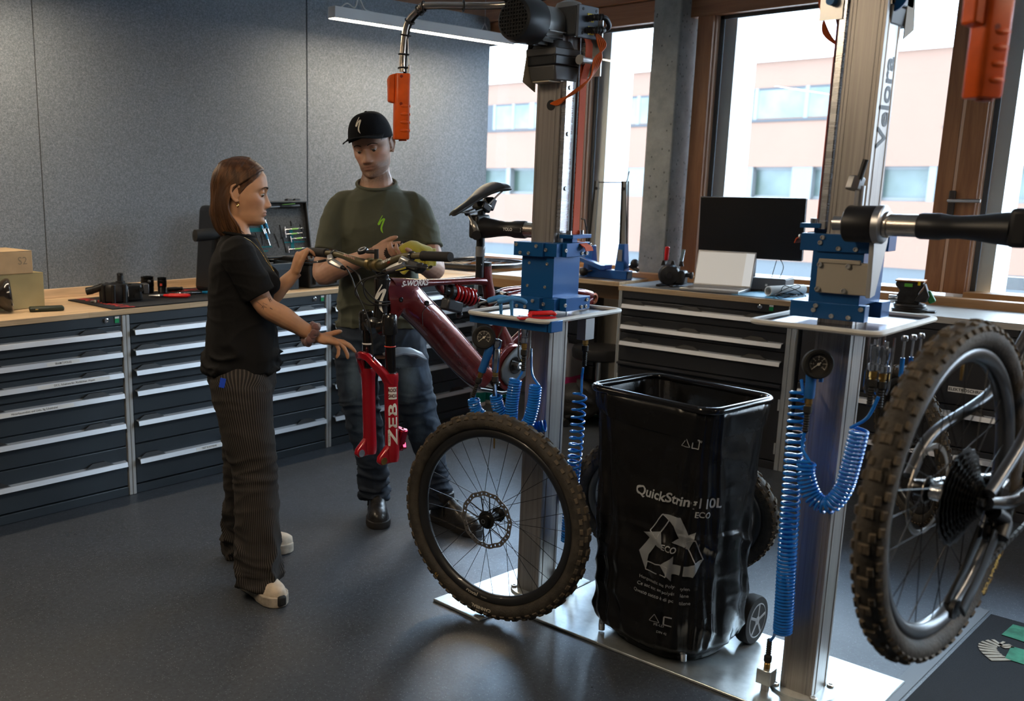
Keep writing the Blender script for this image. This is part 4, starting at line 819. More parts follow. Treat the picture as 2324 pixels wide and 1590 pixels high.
for body, size, dx, z, bd in (('QuickString110L', .042, 0, .555, .0009), ('ECO', .026, .085, .520, .0005), ('ECO', .026, -.002, .40, .0004), ('Hergestellt aus Polyethylen', .0155, -.01, .285, 0), ('Ce sac est en polyéthylène', .0155, -.012, .262, 0), ('Questo sacco è di polietilene', .0155, -.012, .238, 0), ('QuickString', .03, -.20, .05, 0), ('PE-LD', .012, -.005, .148, 0), ('R 100', .010, .03, .75, 0), ('DIN 42', .010, .005, .125, 0)):
    m_ = text(body, size, bold=bd); onbag('lettering', m_, (lambda f, d: lambda v: f(V((v.x+d, v.y, 0))))(bagmap(UC, z), dx))
def arrow_polys(r=.075):
    """three chasing arrows, each a folded band with a head"""
    out = []
    for k in range(3):
        a = rad(90-120*k); Rm = M.Rotation(a-pi/2, 2)
        tail = [(-.062, .035), (-.030, .088), (-.012, .074), (-.040, .020)]; body = [(-.030, .088), (.020, .088), (.044, .045), (.062, .056), (.050, .006), (.004, .020), (.022, .032), (.004, .063), (-.012, .074)]
        out.append([[tuple(Rm @ V(p)*r/.088) for p in q] for q in (tail, body)])
    return out
fnr = bagmap(UC, .40)
def solid(poly): 
    import bmesh
    m_ = MB(); n = len(poly); b = bmesh.new(); vs = [b.verts.new((p[0], p[1], 0)) for p in poly]; f = b.faces.new(vs); bmesh.ops.triangulate(b, faces=[f]); bmesh.ops.subdivide_edges(b, edges=b.edges[:], cuts=3, use_grid_fill=True); b.verts.index_update(); b.faces.ensure_lookup_table()
    m_.v = [tuple(v.co) for v in b.verts]; m_.f = [tuple(v.index for v in g.verts) for g in b.faces]; b.free(); return m_
def outline(poly, w=.0016):
    m_ = MB(); n = len(poly)
    for i in range(n):
        a, b = V((*poly[i], 0)), V((*poly[(i+1) % n], 0)); d = (b-a).normalized(); s_ = V((-d.y, d.x, 0))*w; st = 8
        for j in range(st):
            p, q = a.lerp(b, j/st), a.lerp(b, (j+1)/st); m_.add([p-s_, q-s_, q+s_, p+s_], [(0, 1, 2, 3)])
    return m_
for tail, body in arrow_polys(.105):
    onbag('recycling_arrow', solid(body), fnr, mat('grey_arrow_print', (.20, .21, .225), .5)); onbag('recycling_arrow_fold', outline(tail), fnr)
fn2 = bagmap(UC, .165)
onbag('triangle_mark', outline([(-.035, -.008), (-.005, -.008), (-.02, .018)], .0009), fn2); onbag('hand_mark', outline([(.008, -.010), (.034, -.010), (.034, .018), (.008, .018)], .002), fn2)
fn3 = bagmap(UC+.01, .735); onbag('triangle_mark', outline([(-.028, -.008), (.0, -.008), (-.014, .018)], .0009), fn3); onbag('hand_mark', outline([(.006, -.010), (.026, -.010), (.026, .018), (.006, .018)], .0015), fn3)
MB().tube(bez([(2.775, 1.395, .016), (2.775, 1.395, .05), (2.80, 1.395, .075), (2.86, 1.40, .078), (2.95, 1.41, .08)], 6), .011, 10).tube(bez([(2.775, 1.70, .016), (2.775, 1.70, .05), (2.80, 1.70, .075), (2.86, 1.69, .078)], 6), .011, 10).build('foot_tube', CHROME, t)
MB().tube(bez([(2.96, 1.42, .06), (3.0, 1.36, .10), (3.04, 1.345, .13), (3.07, 1.38, .14), (3.06, 1.46, .12)], 6), .010, 10).cyl((3.07, 1.30, .093), (3.07, 1.76, .093), .008).build('axle_tube', CHROME, t)
for y, d in ((1.315, -1), (1.76, 1)):
    Tw = wframe((3.07, y, .0945), 90*d)
    cw = MB().lathe([(.060, -.022), (.080, -.020), (.0835, -.012), (.0835, .012), (.080, .020), (.060, .022)], n=36, T=Tw).build('trolley_wheel', BLACKR, t)
    MB().lathe([(.058, .012), (.060, .022), (.056, .023), (.052, .014), (.018, .012), (.015, .022), (.001, .023)], n=32, caps=False, T=Tw).build('wheel_hub', mat('grey_hub', (.30, .31, .32), .45), cw)
    for i in range(5):
        a = 2*pi*i/5+.2; MB().box((.035*cos(a), .035*sin(a), .017), (.042, .011, .012), rot=(0, 0, a), T=Tw).build('hub_spoke', mat('grey_hub', (.30, .31, .32), .45), cw, bevel=.002)

# ---------------------------------------------------------------- the black bicycle in the near stand
H2 = V((cos(rad(-5)), sin(rad(-5)), 0)); N2 = V((H2.y, -H2.x, 0)); C2 = V((2.27, .585, .885))
def b2(s_, z, o=0): return C2 + H2*s_ + N2*o + V((0, 0, z))
bk = thing('bicycle', 'black full suspension bicycle hanging by its seat post in the near stand', 'bicycle', C2, 0, 'bicycles in the repair stands')
Tn = M(((H2.x, 0, N2.x, C2.x), (H2.y, 0, N2.y, C2.y), (H2.z, 1, N2.z, C2.z), (0, 0, 0, 1)))
n0 = set(bpy.data.objects)
GBLK = mat('gloss_black_frame', (.010, .0105, .012), .22, coat=.6); GREYA = mat('dark_grey_alloy', (.10, .105, .115), .3, .8)
rw = wheel('', Tn, [('ELIMINATOR', .023, .335, -42, .0304, GOLD, dict(bold=.0008, align='CENTER'))], rim=mat('grey_alloy_rim', (.10, .105, .115), .28, .7), rotor=False, cassette=True, nsp=28, parent=bk)
for c_ in set(bpy.data.objects)-n0:
    if c_.name.startswith('lettering'): c_.data.transform(Tn)
Tm = Tn @ M.Rotation(pi, 4, 'X')
MB().lathe([(.090, .0365), (.101, .0365), (.101, .0385), (.090, .0385)], n=48, caps=False, T=Tm, loop=True).lathe([(.020, .036), (.03, .036), (.03, .038), (.02, .038)], n=20, caps=False, T=Tm, loop=True).build('rear_rotor', ROT, bk)
MB().lathe([(.019, .03), (.019, -.03)], n=20, T=Tn).build('hub_shell', CHROME, rw)
def bt(name, pts, r, m=GBLK, n=12, flat=1.0): return MB().tube(bez([b2(*p) for p in pts], 6), r, n, flat=flat).build(name, m, bk)
fr2 = bt('chainstay', [(0, 0, .075), (.10, -.02, .075), (.22, -.04, .06), (.42, -.055, .035)], .016, GBLK)
bt('chainstay', [(0, 0, -.075), (.10, -.02, -.075), (.22, -.03, -.06), (.42, -.055, -.035)], .016, GBLK)
bt('seatstay', [(0, .02, .078), (.05, .045, .078), (.18, .125, .076), (.34, .24, .055), (.46, .31, .035)], .0125, GREYA)
bt('seatstay', [(0, .02, -.078), (.10, .10, -.078), (.36, .165, -.06), (.46, .30, -.035)], .0125, GREYA)
bt('seat_tube', [(.42, -.06, 0), (.47, .18, 0), (.505, .40, 0)], .021); bt('seat_post', [(.505, .40, 0), (.515, .50, 0), (.52, .60, 0)], .0157, BLACKP)
bt('down_tube', [(.44, -.05, 0), (.75, .16, 0), (1.06, .42, 0)], .03); bt('top_tube', [(.50, .36, 0), (.8, .42, 0), (1.05, .50, 0)], .02)
bt('crank_arm', [(.43, -.055, .085), (.33, -.01, .088), (.215, .02, .090)], .0125, GREYA)
dr = bt('derailleur', [(.05, -.03, .075), (.085, -.055, .085), (.06, -.085, .09)], .017, BLACKP)
for k, (a, b) in enumerate((((.055, -.075), (-.075, -.215)),)):
    for o in (.055, .085): MB().tube([b2(a[0], a[1], o), b2((a[0]+b[0])/2+.012, (a[1]+b[1])/2, o), b2(b[0], b[1], o)], [.024, .020, .022], 10, flat=.22, up=N2).build('derailleur_cage', mat('carbon_cage', (.02, .021, .023), .3, coat=.4), dr)
    for q in (a, b): MB().lathe([(.004, -.004), (.021, -.004), (.021, .004), (.004, .004)], b2(q[0], q[1], .07), N2, 20).build('jockey_wheel', BLACKP, dr)
ch = MB(); path = bez([b2(-.055, -.215, .07)+V((0, 0, -.02)), b2(.0, -.195, .068), b2(.12, -.158, .062), b2(.42, -.115, .05)], 12)
for a, b in zip(path, path[1:]): ch.box((a+b)/2, ((b-a).length*.8, .006, .010), rot=V((1, 0, 0)).rotation_difference(b-a).to_matrix())
tag(ch.build('chain', mat('chain_steel', (.10, .10, .10), .35, .9), bk), kind='stuff')
MB().lathe([(.05, -.003), (.068, -.003), (.070, 0), (.068, .003), (.05, .003)], b2(.43, -.055, .05), N2, 36).build('chainring', BLACKP, bk)
MB().box(b2(.09, -.02, .07), (.07, .02, .10)).build('dropout', GBLK, bk, bevel=.008)
bt('grip_cover', [(.16, -.02, .10), (.20, .0, .12), (.34, .02, .13)], [.02]*6+[.027]*6+[.02], mat('pale_sleeve', (.24, .25, .28), .35))

# ---------------------------------------------------------------- mat with printed motif at the lower right
mt = tag(MB().bx(2.2, 3.935, -.35, .822, 0, .006).build('floor_mat', mat('black_carpet_mat', (.0075, .009, .012), .95, bump=.4, bscale=500), bevel=.002), 'black printed carpet mat on the floor at the lower right', 'mat')
MB().bx(2.2, 3.97, .835, .885, 0, .004).build('mat_edge_strip', mat('grey_edge_strip', (.11, .12, .13), .5), mt)
def flat(name, poly, m, z=.0075): return MB().prism(poly, .001, (0, 0, z)).build(name, m, mt)
GRN = mat('green_mat_print', (.035, .20, .12), .9, var=.35, vscale=25); BONE = mat('bone_mat_print', (.34, .31, .25), .9, var=.2, vscale=40)
flat('printed_patch', [(3.766, .747), (3.887, .742), (3.90, .60), (3.75, .58)], GRN); flat('printed_patch', [(3.69, .70), (3.70, .55), (3.57, .56), (3.575, .69)], GRN)
pts = bez([(3.67, .70, 0), (3.69, .735, 0), (3.64, .755, 0), (3.59, .735, 0), (3.545, .69, 0)], 6)
for i in range(0, len(pts)-2, 2):
    a, b = pts[i], pts[i+2]; d = (b-a).normalized(); s_ = V((-d.y, d.x, 0))*lerp(.02, .034, i/len(pts)); flat('printed_rib', [tuple((a+s_*.8)[:2]), tuple((a-s_)[:2]), tuple((a+(b-a)*.8-s_)[:2]), tuple((a+(b-a)*.7+s_)[:2])], BONE)
# ---------------------------------------------------------------- the dark red bicycle in the far stand
SP = V((3.03, 2.5, 0)); HD = V((cos(rad(175)), sin(rad(175)), 0)); NL = V((-HD.y, HD.x, 0))*-1
NL = V((-sin(rad(175)), cos(rad(175)), 0)); NL = NL if NL.y < 0 else -NL
def b1(s_, z, o=0): return SP + HD*s_ + NL*o + V((0, 0, z))
CANDY = mat('candy_red_paint', (.135, .012, .011), .22, .35, coat=1, coatr=.03, var=.12, vscale=30)
FORKR = mat('bright_red_fork', (.42, .008, .018), .25, .25, coat=.8)
STAN = mat('black_stanchion', (.010, .009, .009), .12, .3, coat=.6); GPL = mat('gloss_black_part', (.011, .011, .012), .22, coat=.4); MATB = mat('matt_black_part', (.014, .014, .015), .5)
OLIVE = mat('olive_bar', (.105, .088, .045), .42, .3); SILV = mat('cast_silver_lever', (.55, .54, .52), .32, .7); WHT = mat('white_print', (.78, .77, .74), .5); REDP = mat('red_print', (.5, .03, .02), .5)
bike = thing('bicycle', 'dark red full suspension bicycle without front wheel, hanging in the far stand', 'bicycle', b1(.2, .9), 0, 'bicycles in the repair stands')
def sect(name, rows, m, parent=bike, n=20, e=2.6, **k):
    """loft of rounded sections given by two edge points in the bicycle's plane and a width"""
    rings = []
    R = []
    ks = [(i, r) for i, r in enumerate(rows)]
    U = bez([V((r[0][0], r[0][1], 0)) for r in rows], 4); L = bez([V((r[1][0], r[1][1], 0)) for r in rows], 4); Wd = bez([V((r[2], r[3] if len(r) > 3 else 0, 0)) for r in rows], 4)
    for u, l, w in zip(U, L, Wd):
        c = (u+l)/2; h = (u-l)/2; ring = []
        for j in range(n):
            a = 2*pi*j/n; ca, sa = cos(a), sin(a); x = math.copysign(abs(ca)**(2/e), ca); y = math.copysign(abs(sa)**(2/e), sa); q = c + h*x; ring.append(b1(q.x, q.y, w.y + y*w.x/2))
        rings.append(ring)
    return MB().loft(rings).build(name, m, parent, ang=50, **k)
dtb = sect('down_tube', [((.50, 1.174), (.47, 1.0), .055), ((.42, 1.172), (.445, 1.005), .062), ((.345, 1.148), (.425, 1.04), .074), ((.285, 1.097), (.375, 1.01), .080), ((.206, 1.033), (.296, .945), .084), ((.08, .92), (.175, .83), .086), ((-.035, .815), (.06, .735), .084), ((-.09, .78), (.0, .695), .08)], CANDY)
sect('top_tube', [((.47, 1.176), (.44, 1.12), .05), ((.40, 1.171), (.40, 1.12), .052), ((.334, 1.164), (.334, 1.128), .050), ((.209, 1.157), (.209, 1.131), .046), ((.10, 1.154), (.10, 1.126), .042), ((.007, 1.152), (.007, 1.120), .040), ((-.045, 1.152), (-.06, 1.105), .038)], CANDY)
sect('seat_tube', [((-.055, 1.196), (-.012, 1.196), .043), ((-.060, 1.15), (-.012, 1.155), .043), ((-.078, 1.09), (-.03, 1.10), .045), ((-.100, 1.02), (-.050, 1.03), .05), ((-.15, .94), (-.085, .94), .055), ((-.21, .86), (-.12, .84), .06)], CANDY)
ht = MB().lathe([(.026, -.085), (.030, -.083), (.028, -.05), (.026, 0), (.0275, .06), (.030, .083), (.027, .087)], b1(.505, 1.088), V((0, 0, 1))+HD*-.06, 24).build('head_tube', GPL, bike)
S_LOGO = [((x-518)/287, (426-y)/287) for x, y in ((533, 283), (541, 291), (497, 372), (540, 335), (562, 328), (580, 340), (578, 356), (551, 425), (534, 478), (537, 520), (550, 568), (528, 550), (508, 520), (504, 490), (512, 450), (545, 362), (525, 378), (497, 428), (480, 442), (462, 434), (458, 420), (478, 378))]
def logo(name, h, fn, m, parent):
    mb = solid([(x*h, y*h) for x, y in S_LOGO]); mb.v = [tuple(fn(V(v))) for v in mb.v]; return mb.build(name, m, parent, recalc=False, ang=180)
def onhead(v):
    a = rad(228-10) + v.x/.030; return b1(.505, 1.105+v.y) + V((cos(a), sin(a), 0))*.0305
logo('emblem', .105, onhead, WHT, ht)
T = frame(b1(.375, 1.1545, .0272), -HD, (0, 0, 1)); 
text('S-WORKS', .030, T=frame(b1(.365, 1.150, .0268), -HD, (0, 0, 1)), bold=.0011, shear=.3).build('lettering', WHT, bike, recalc=False)
for s_, z in ((.315, 1.075), (.435, 1.095)): MB().lathe([(.003, .001), (.006, .002), (.0095, .001), (.0095, -.004)], b1(s_, z, .0415 if s_ < .4 else .031), NL, 14).build('port_bolt', GPL, bike)
gr = MB().tube(bez([b1(.262, 1.062, .03), b1(.292, 1.07, .0415), b1(.335, 1.045, .041), b1(.335, .99, .0405)], 6), .0012, 5).build('cover_seam', MATB, dtb)
# motor, covers and bottom guard
MB().lathe([(.09, -.05), (.098, -.045), (.098, .034), (.09, .040), (.084, .040)], b1(-.165, .775), NL, 36).build('motor_shell', CANDY, bike)
mc = sect('motor_cover', [((-.245, .872), (-.262, .80), .014, .043), ((-.21, .865), (-.262, .75), .016, .045), ((-.165, .85), (-.21, .715), .018, .046), ((-.115, .81), (-.14, .702), .016, .045), ((-.095, .775), (-.10, .735), .012, .043)], mat('grey_motor_cover', (.10, .11, .12), .35, .3))
MB().lathe([(.006, .0), (.034, .002), (.036, 0), (.034, -.004)], b1(-.17, .785, .056), NL, 24).build('crank_seal', GPL, mc); MB().lathe([(.015, -.01), (.015, .03), (.009, .032), (.001, .028)], b1(-.17, .785, .05), NL, 16).build('crank_spindle', STEEL, mc)
MB().prism([(0, .007), (.007, -.005), (-.007, -.005)], .0005, b1(-.20, .80, .0565), -HD, (0, 0, 1)).build('warning_mark', YEL, mc)
sect('bottom_guard', [((.02, .72), (-.01, .69), .07), ((-.06, .70), (-.085, .672), .076), ((-.13, .685), (-.14, .66), .075), ((-.22, .70), (-.225, .675), .07)], GPL)
for s_, z in ((-.085, .715), (-.245, .885)): MB().lathe([(.003, .001), (.006, .003), (.010, .001), (.010, -.01)], b1(s_, z, .044), NL, 14).build('pivot_bolt', GPL, bike)
# shock with its red coil
p0, p1 = b1(.20, 1.113), b1(-.085, 1.040); ax = (p1-p0).normalized(); L = (p1-p0).length
sh = MB().lathe([(.018, 0), (.020, .004), (.020, .03), (.030, .034), (.031, .05), (.022, .055), (.019, .06), (.019, .17), (.027, .172), (.028, .178), (.012, .182), (.0115, L)], p0, ax, 20).build('shock_body', GPL, bike)
cl = []; u = ax.orthogonal().normalized(); w = ax.cross(u)
for i in range(int(6.2*16)+1):
    a = 2*pi*i/16; cl.append(p0 + ax*(.055 + .118*i/(6.2*16)) + (u*cos(a)+w*sin(a))*.0305)
MB().tube(cl, .0062, 8).build('coil_spring', mat('red_spring', (.36, .008, .010), .25, coat=.5), sh)
MB().lathe([(.0125, 0), (.0135, .002), (.0135, .012), (.0125, .014)], p0+ax*.186, ax, 14).build('bumper_ring', REDP, sh)
MB().box(p0+ax*.055+V((0, 0, -.050)), (.085, .045, .048), rot=V((1, 0, 0)).rotation_difference(ax).to_matrix()).cyl(p0+ax*.09+V((0, 0, -.075)), p0+ax*.105+V((0, 0, -.085)), .014).build('reservoir', mat('dark_grey_reservoir', (.06, .063, .07), .3, .6), sh, bevel=.008)
sect('shock_mount', [((.24, 1.14), (.20, 1.14), .03), ((.225, 1.115), (.19, 1.105), .028), ((.20, 1.095), (.175, 1.085), .02)], CANDY)
for o in (-.032, .032): sect('rocker_link', [((-.03, 1.030), (-.04, 1.005), .010, o), ((-.07, 1.055), (-.075, 1.022), .011, o), ((-.12, 1.085), (-.125, 1.05), .011, o), ((-.165, 1.085), (-.165, 1.055), .010, o)], GPL)
for s_, z in ((-.045, 1.02), (-.15, 1.07)): MB().lathe([(.004, .002), (.008, .004), (.012, .002), (.012, -.075)], b1(s_, z, .040), NL, 14).build('link_bolt', STEEL, bike)
for o in (-.062, .062):
    sect('seatstay', [((-.12, 1.083), (-.12, 1.056), .016, o*.6), ((-.22, 1.094), (-.22, 1.068), .017, o*.8), ((-.40, 1.088), (-.40, 1.064), .017, o), ((-.55, 1.075), (-.55, 1.045), .018, o*1.15), ((-.615, 1.06), (-.62, 1.015), .014, o*1.2)], CANDY)
    sect('chainstay', [((-.16, .83), (-.18, .79), .020, o*.6), ((-.30, .90), (-.31, .86), .020, o*.9), ((-.50, .99), (-.51, .955), .018, o*1.15), ((-.61, 1.045), (-.62, 1.005), .014, o*1.2)], CANDY)
    MB().lathe([(.016, -.006), (.024, -.005), (.024, .005), (.016, .006)], b1(-.625, 1.03, o*1.2), NL, 20, False, loop=True).build('dropout_eye', mat('copper_dropout', (.32, .10, .05), .3, .5), bike)
# seat post, saddle
MB().lathe([(.0165, 1.15), (.0165, 1.30), (.0155, 1.305), (.0155, 1.412)], SP, (0, 0, 1), 20).build('seat_post', mat('dark_grey_post', (.03, .033, .036), .3, .5), bike)
MB().lathe([(.0172, 1.232), (.0188, 1.236), (.0185, 1.25), (.0192, 1.268), (.0172, 1.272)], SP, (0, 0, 1), 14).build('film_wrap', mat('clear_film', (.30, .31, .33), .12, alpha=.75), bike)
MB().lathe([(.018, 1.192), (.0235, 1.193), (.0235, 1.207), (.018, 1.208)], b1(-.032, 0), (0, 0, 1), 20).cyl(b1(-.0, 1.20, .01), b1(.012, 1.20, .012), .006).build('seat_clamp', MATB, bike)
def saddle():
    keys = [(0, (.163, 1.398, .003, .003)), (.025, (.161, 1.399, .012, .010)), (.08, (.148, 1.405, .020, .016)), (.3, (.085, 1.435, .024, .020)), (.5, (.03, 1.466, .034, .022)), (.68, (-.02, 1.492, .052, .024)), (.82, (-.06, 1.508, .068, .025)), (.94, (-.095, 1.508, .070, .022)), (1, (-.112, 1.500, .056, .012))]
    dn = V((-.50, .87)); rings = []
    for i in range(29):
        s_, z, w, h = interp(keys, i/28); ring = []
        for j in range(24):
            a = 2*pi*j/24; o = w*cos(a); y = sin(a); drop = (abs(o)/.07)**2*.016 if w > .03 else (abs(o)/.04)**2*.01
            yy = (h*.75*y - (.006*(1-abs(cos(a))**2) if (.45 < i/28 and y > .3) else 0)) if y > 0 else (h*1.2*y if abs(cos(a)) > .55 else -h*.55)
            ring.append(b1(s_ - .45*(yy-drop), z + .88*(yy-drop), o))
        rings.append(ring)
    return MB().loft(rings).build('saddle', mat('saddle_black', (.016, .015, .015), .42, bump=.12, bscale=300), bike, ang=70)
sd_ = saddle()
for o in (-.022, .022): MB().tube(bez([b1(.11, 1.405, o*.4), b1(.07, 1.405, o), b1(.0, 1.425, o), b1(-.06, 1.47, o*1.3), b1(-.085, 1.49, o*1.6)], 5), .0035, 8).build('saddle_rail', STEEL, sd_)
MB().box(b1(-.002, 1.424), (.05, .06, .032), rot=(0, rad(27), rad(-5))).box(b1(-.04, 1.435, 0), (.03, .05, .05), rot=(0, rad(25), rad(-5))).build('saddle_clamp', GPL, sd_, bevel=.006)
# fork: crown, stanchions, lowers slid down
FX = lambda z: lerp(.497, .52, (z-.49)/.55)
ck = sect('fork_crown', [((.535, 1.035), (.535, .99), .045, -.095), ((.548, 1.045), (.545, .985), .05, -.07), ((.54, 1.03), (.525, .995), .07, 0), ((.548, 1.045), (.545, .985), .05, .07), ((.535, 1.035), (.535, .99), .045, .095)][:0] or [((.56, 1.0), (.48, 1.0), .06, 0), ((.555, 1.02), (.475, 1.02), .10, 0), ((.54, 1.035), (.475, 1.035), .06, 0)], GPL)
for o in (-.066, .066):
    cr_ = MB().lathe([(.0265, -.045), (.0285, -.04), (.0285, .018), (.026, .022), (.024, .026), (.014, .028), (.012, .024), (.001, .024)], b1(FX(1.03), 1.025, o), V((0, 0, 1))+HD*.04, 24).build('crown_cap', GPL, ck)
    MB().tube([b1(FX(1.0), 1.01, o*.9), b1(.515, 1.0, o*.35)], [.026, .034], 12).build('crown_bridge', GPL, ck)
    MB().cyl(b1(FX(1.0), 1.0, o), b1(FX(.55), .55, o), .0192, n=24).build('stanchion', STAN, bike)
    if o > 0: MB().torus(b1(FX(.935), .935, o), .0196, .0022, (0, 0, 1), 24, 6).build('travel_ring', mat('red_o_ring', (.6, .03, .01), .4), bike)
    else: MB().lathe([(.0195, 0), (.0197, .006)], b1(FX(.925), .925, o), (0, 0, 1), 24, False).build('travel_ring', WHT, bike)
    lg = [(.029, .836), (.030, .832), (.030, .808), (.0275, .80), (.0265, .75), (.0265, .62), (.0275, .55), (.0275, .515), (.024, .500), (.012, .497)]
    rings = [[b1(FX(z), z, o) + HD*(r*cos(2*pi*j/24)) + NL*(r*.92*sin(2*pi*j/24)) for j in range(24)] for r, z in lg]
    lw = MB().loft(rings).build('fork_leg', FORKR, bike, ang=50)
    MB().lathe([(.0245, .838), (.0205, .8385), (.0195, .835)], b1(FX(.8)+.0012, 0, o), (0, 0, 1), 24, False).build('seal_ring', STEEL, lw)
    MB().prism([(.49, .56), (.515, .575), (.565, .525), (.570, .505), (.555, .492), (.52, .495), (.49, .495)], .024, b1(0, 0, o), HD, (0, 0, 1), both=True).build('dropout', FORKR, lw, bevel=.006)
    MB().lathe([(.007, .013), (.014, .0135), (.0145, .012), (.0145, -.013)], b1(.548, .510, o), NL, 18).build('axle_insert', STEEL if o < 0 else BRASS, lw)
    if o > 0:
        def onleg(v, a0=rad(206), z0=.70):
            a = a0 + v.x/.0265; return b1(FX(z0+v.y), z0+v.y, .066) + V((cos(a), sin(a), 0))*.0283
        up = lambda v: onleg(V((-v.y, v.x, 0)), rad(225), .65)
        def upr(z0, a0): return lambda v: onleg(V((-v.y, v.x, 0)), rad(a0), z0)
        m_ = text('ZEB', .044, (lambda f: lambda v: f(V((v.x*2.1, v.y, 0))))(upr(.648, 240)), bold=.0010); m_.build('lettering', WHT, lw, recalc=False)
        bxp = outline([(-.0145, -.022), (.0145, -.022), (.0145, .022), (-.0145, .022)], .0008); bxp.v = [tuple(onleg(V(v), rad(238), .765)) for v in bxp.v]; bxp.build('logo_frame', WHT, lw, recalc=False)
        pn = solid([(-.0137, -.0215), (.0137, -.0215), (.0137, .0215), (-.0137, .0215)]); pn.v = [tuple(onleg(V((v[0], v[1], 0)), rad(238), .765)) for v in pn.v]; pn.build('logo_panel', WHT, lw, recalc=False)
        for b_, z_ in (('ROCK', .7755), ('SHOX', .7545)): text(b_, .0125, (lambda z_: lambda v: onleg(V((v.x*.95, v.y*1.45, 0)), rad(238), z_) + V((-.0006, -.0006, 0)))(z_), bold=.0004).build('lettering', mat('dark_red_print', (.08, .003, .006), .5), lw, recalc=False)
        st = solid([(-.004, -.03), (.004, -.03), (.004, .03), (-.004, .03)]); st.v = [tuple(onleg(V(v), rad(203), .595)) for v in st.v]; st.build('name_strip', WHT, lw, recalc=False)
        text('ULTIMATE', .008, (lambda v: onleg(V((-v.y, v.x, 0)), rad(203), .595)+V((-.0005, -.0003, 0)))).build('lettering', MATB, lw, recalc=False)
        cal = MB().box(b1(.455, .575, .05), (.035, .05, .085), rot=(.2, .1, 0)).box(b1(.44, .60, .06), (.03, .02, .03), rot=(.5, .3, 0)).box(b1(.445, .55, .062), (.028, .02, .03), rot=(-.4, .2, 0)).build('brake_caliper', mat('red_anodised', (.35, .01, .03), .2, .8), lw, bevel=.006)
ar = [(-.072, .79, .512, .025), (-.074, .85, .535, .023), (-.066, .884, .556, .020), (-.03, .893, .566, .019), (.004, .890, .567, .019), (.026, .876, .564, .019), (.050, .852, .552, .020), (.067, .826, .535, .022), (.07, .79, .512, .025)]
rings = []
for o, z, s_, r in ar:
    k = atan2(z-.79, o*.9); q = [(1, .75), (1.15, 0), (.8, -.8), (-.8, -.9), (-1.1, 0), (-.8, .8)]
    rings.append([b1(s_ + r*y*.9, z + r*x*.75*sin(max(k, .35) if o > 0 else min(k, pi-.35)), o + r*x*.75*cos(k)) for x, y in q])
MB().loft(rings).build('fork_arch', FORKR, bike, bevel=.003, ang=25)
MB().loft([[b1(.47, .885, -.03), b1(.47, .897, 0), b1(.47, .885, .03)], [b1(.42, .892, -.034), b1(.42, .908, 0), b1(.42, .892, .034)], [b1(.36, .880, -.036), b1(.36, .900, 0), b1(.36, .880, .036)], [b1(.30, .852, -.03), b1(.30, .875, 0), b1(.30, .852, .03)]], closed=False).build('mudguard', mat('grey_mudguard', (.28, .32, .37), .3), bike, solid=.012, bevel=.003)
# stem, bar, grips, levers
MB().lathe([(.021, 1.165), (.024, 1.17), (.024, 1.185), (.020, 1.188), (.020, 1.214), (.016, 1.217), (.001, 1.217)], b1(.50, 0), (-.0, 0, 1), 22).build('headset', GPL, bike)
stm = MB().tube([b1(.495, 1.197), b1(.52, 1.212), b1(.538, 1.225)], [.022, .022, .019], 14).build('stem', GPL, bike)
for o in (-.021, .021): MB().lathe([(.0185, -.009), (.0235, -.008), (.0235, .008), (.0185, .009)], b1(.540, 1.226, o), NL, 22, False, loop=True).build('bar_clamp', mat('bronze_clamp', (.20, .15, .06), .35, .6), stm)
BARK = [(-.395, .552, 1.250), (-.25, .555, 1.252), (-.17, .560, 1.250), (-.10, .553, 1.236), (-.045, .541, 1.226), (.045, .540, 1.226), (.10, .548, 1.243), (.17, .552, 1.266), (.25, .547, 1.274), (.395, .540, 1.279)]
bp_ = bez([b1(s_, z, o) for o, s_, z in BARK], 8)
def rb(i): 
    o = abs((bp_[i]-SP).dot(NL)); return .0175 if o < .05 else lerp(.0175, .0115, min(1, (o-.05)/.1))
bar = MB().tube(bp_, [rb(i) for i in range(len(bp_))], 16).build('handlebar', OLIVE, bike)
def barp(o):
    k = min(range(len(bp_)), key=lambda i: abs((bp_[i]-SP).dot(NL)-o)); d = (bp_[min(k+1, len(bp_)-1)]-bp_[max(k-1, 0)]).normalized(); return bp_[k], d
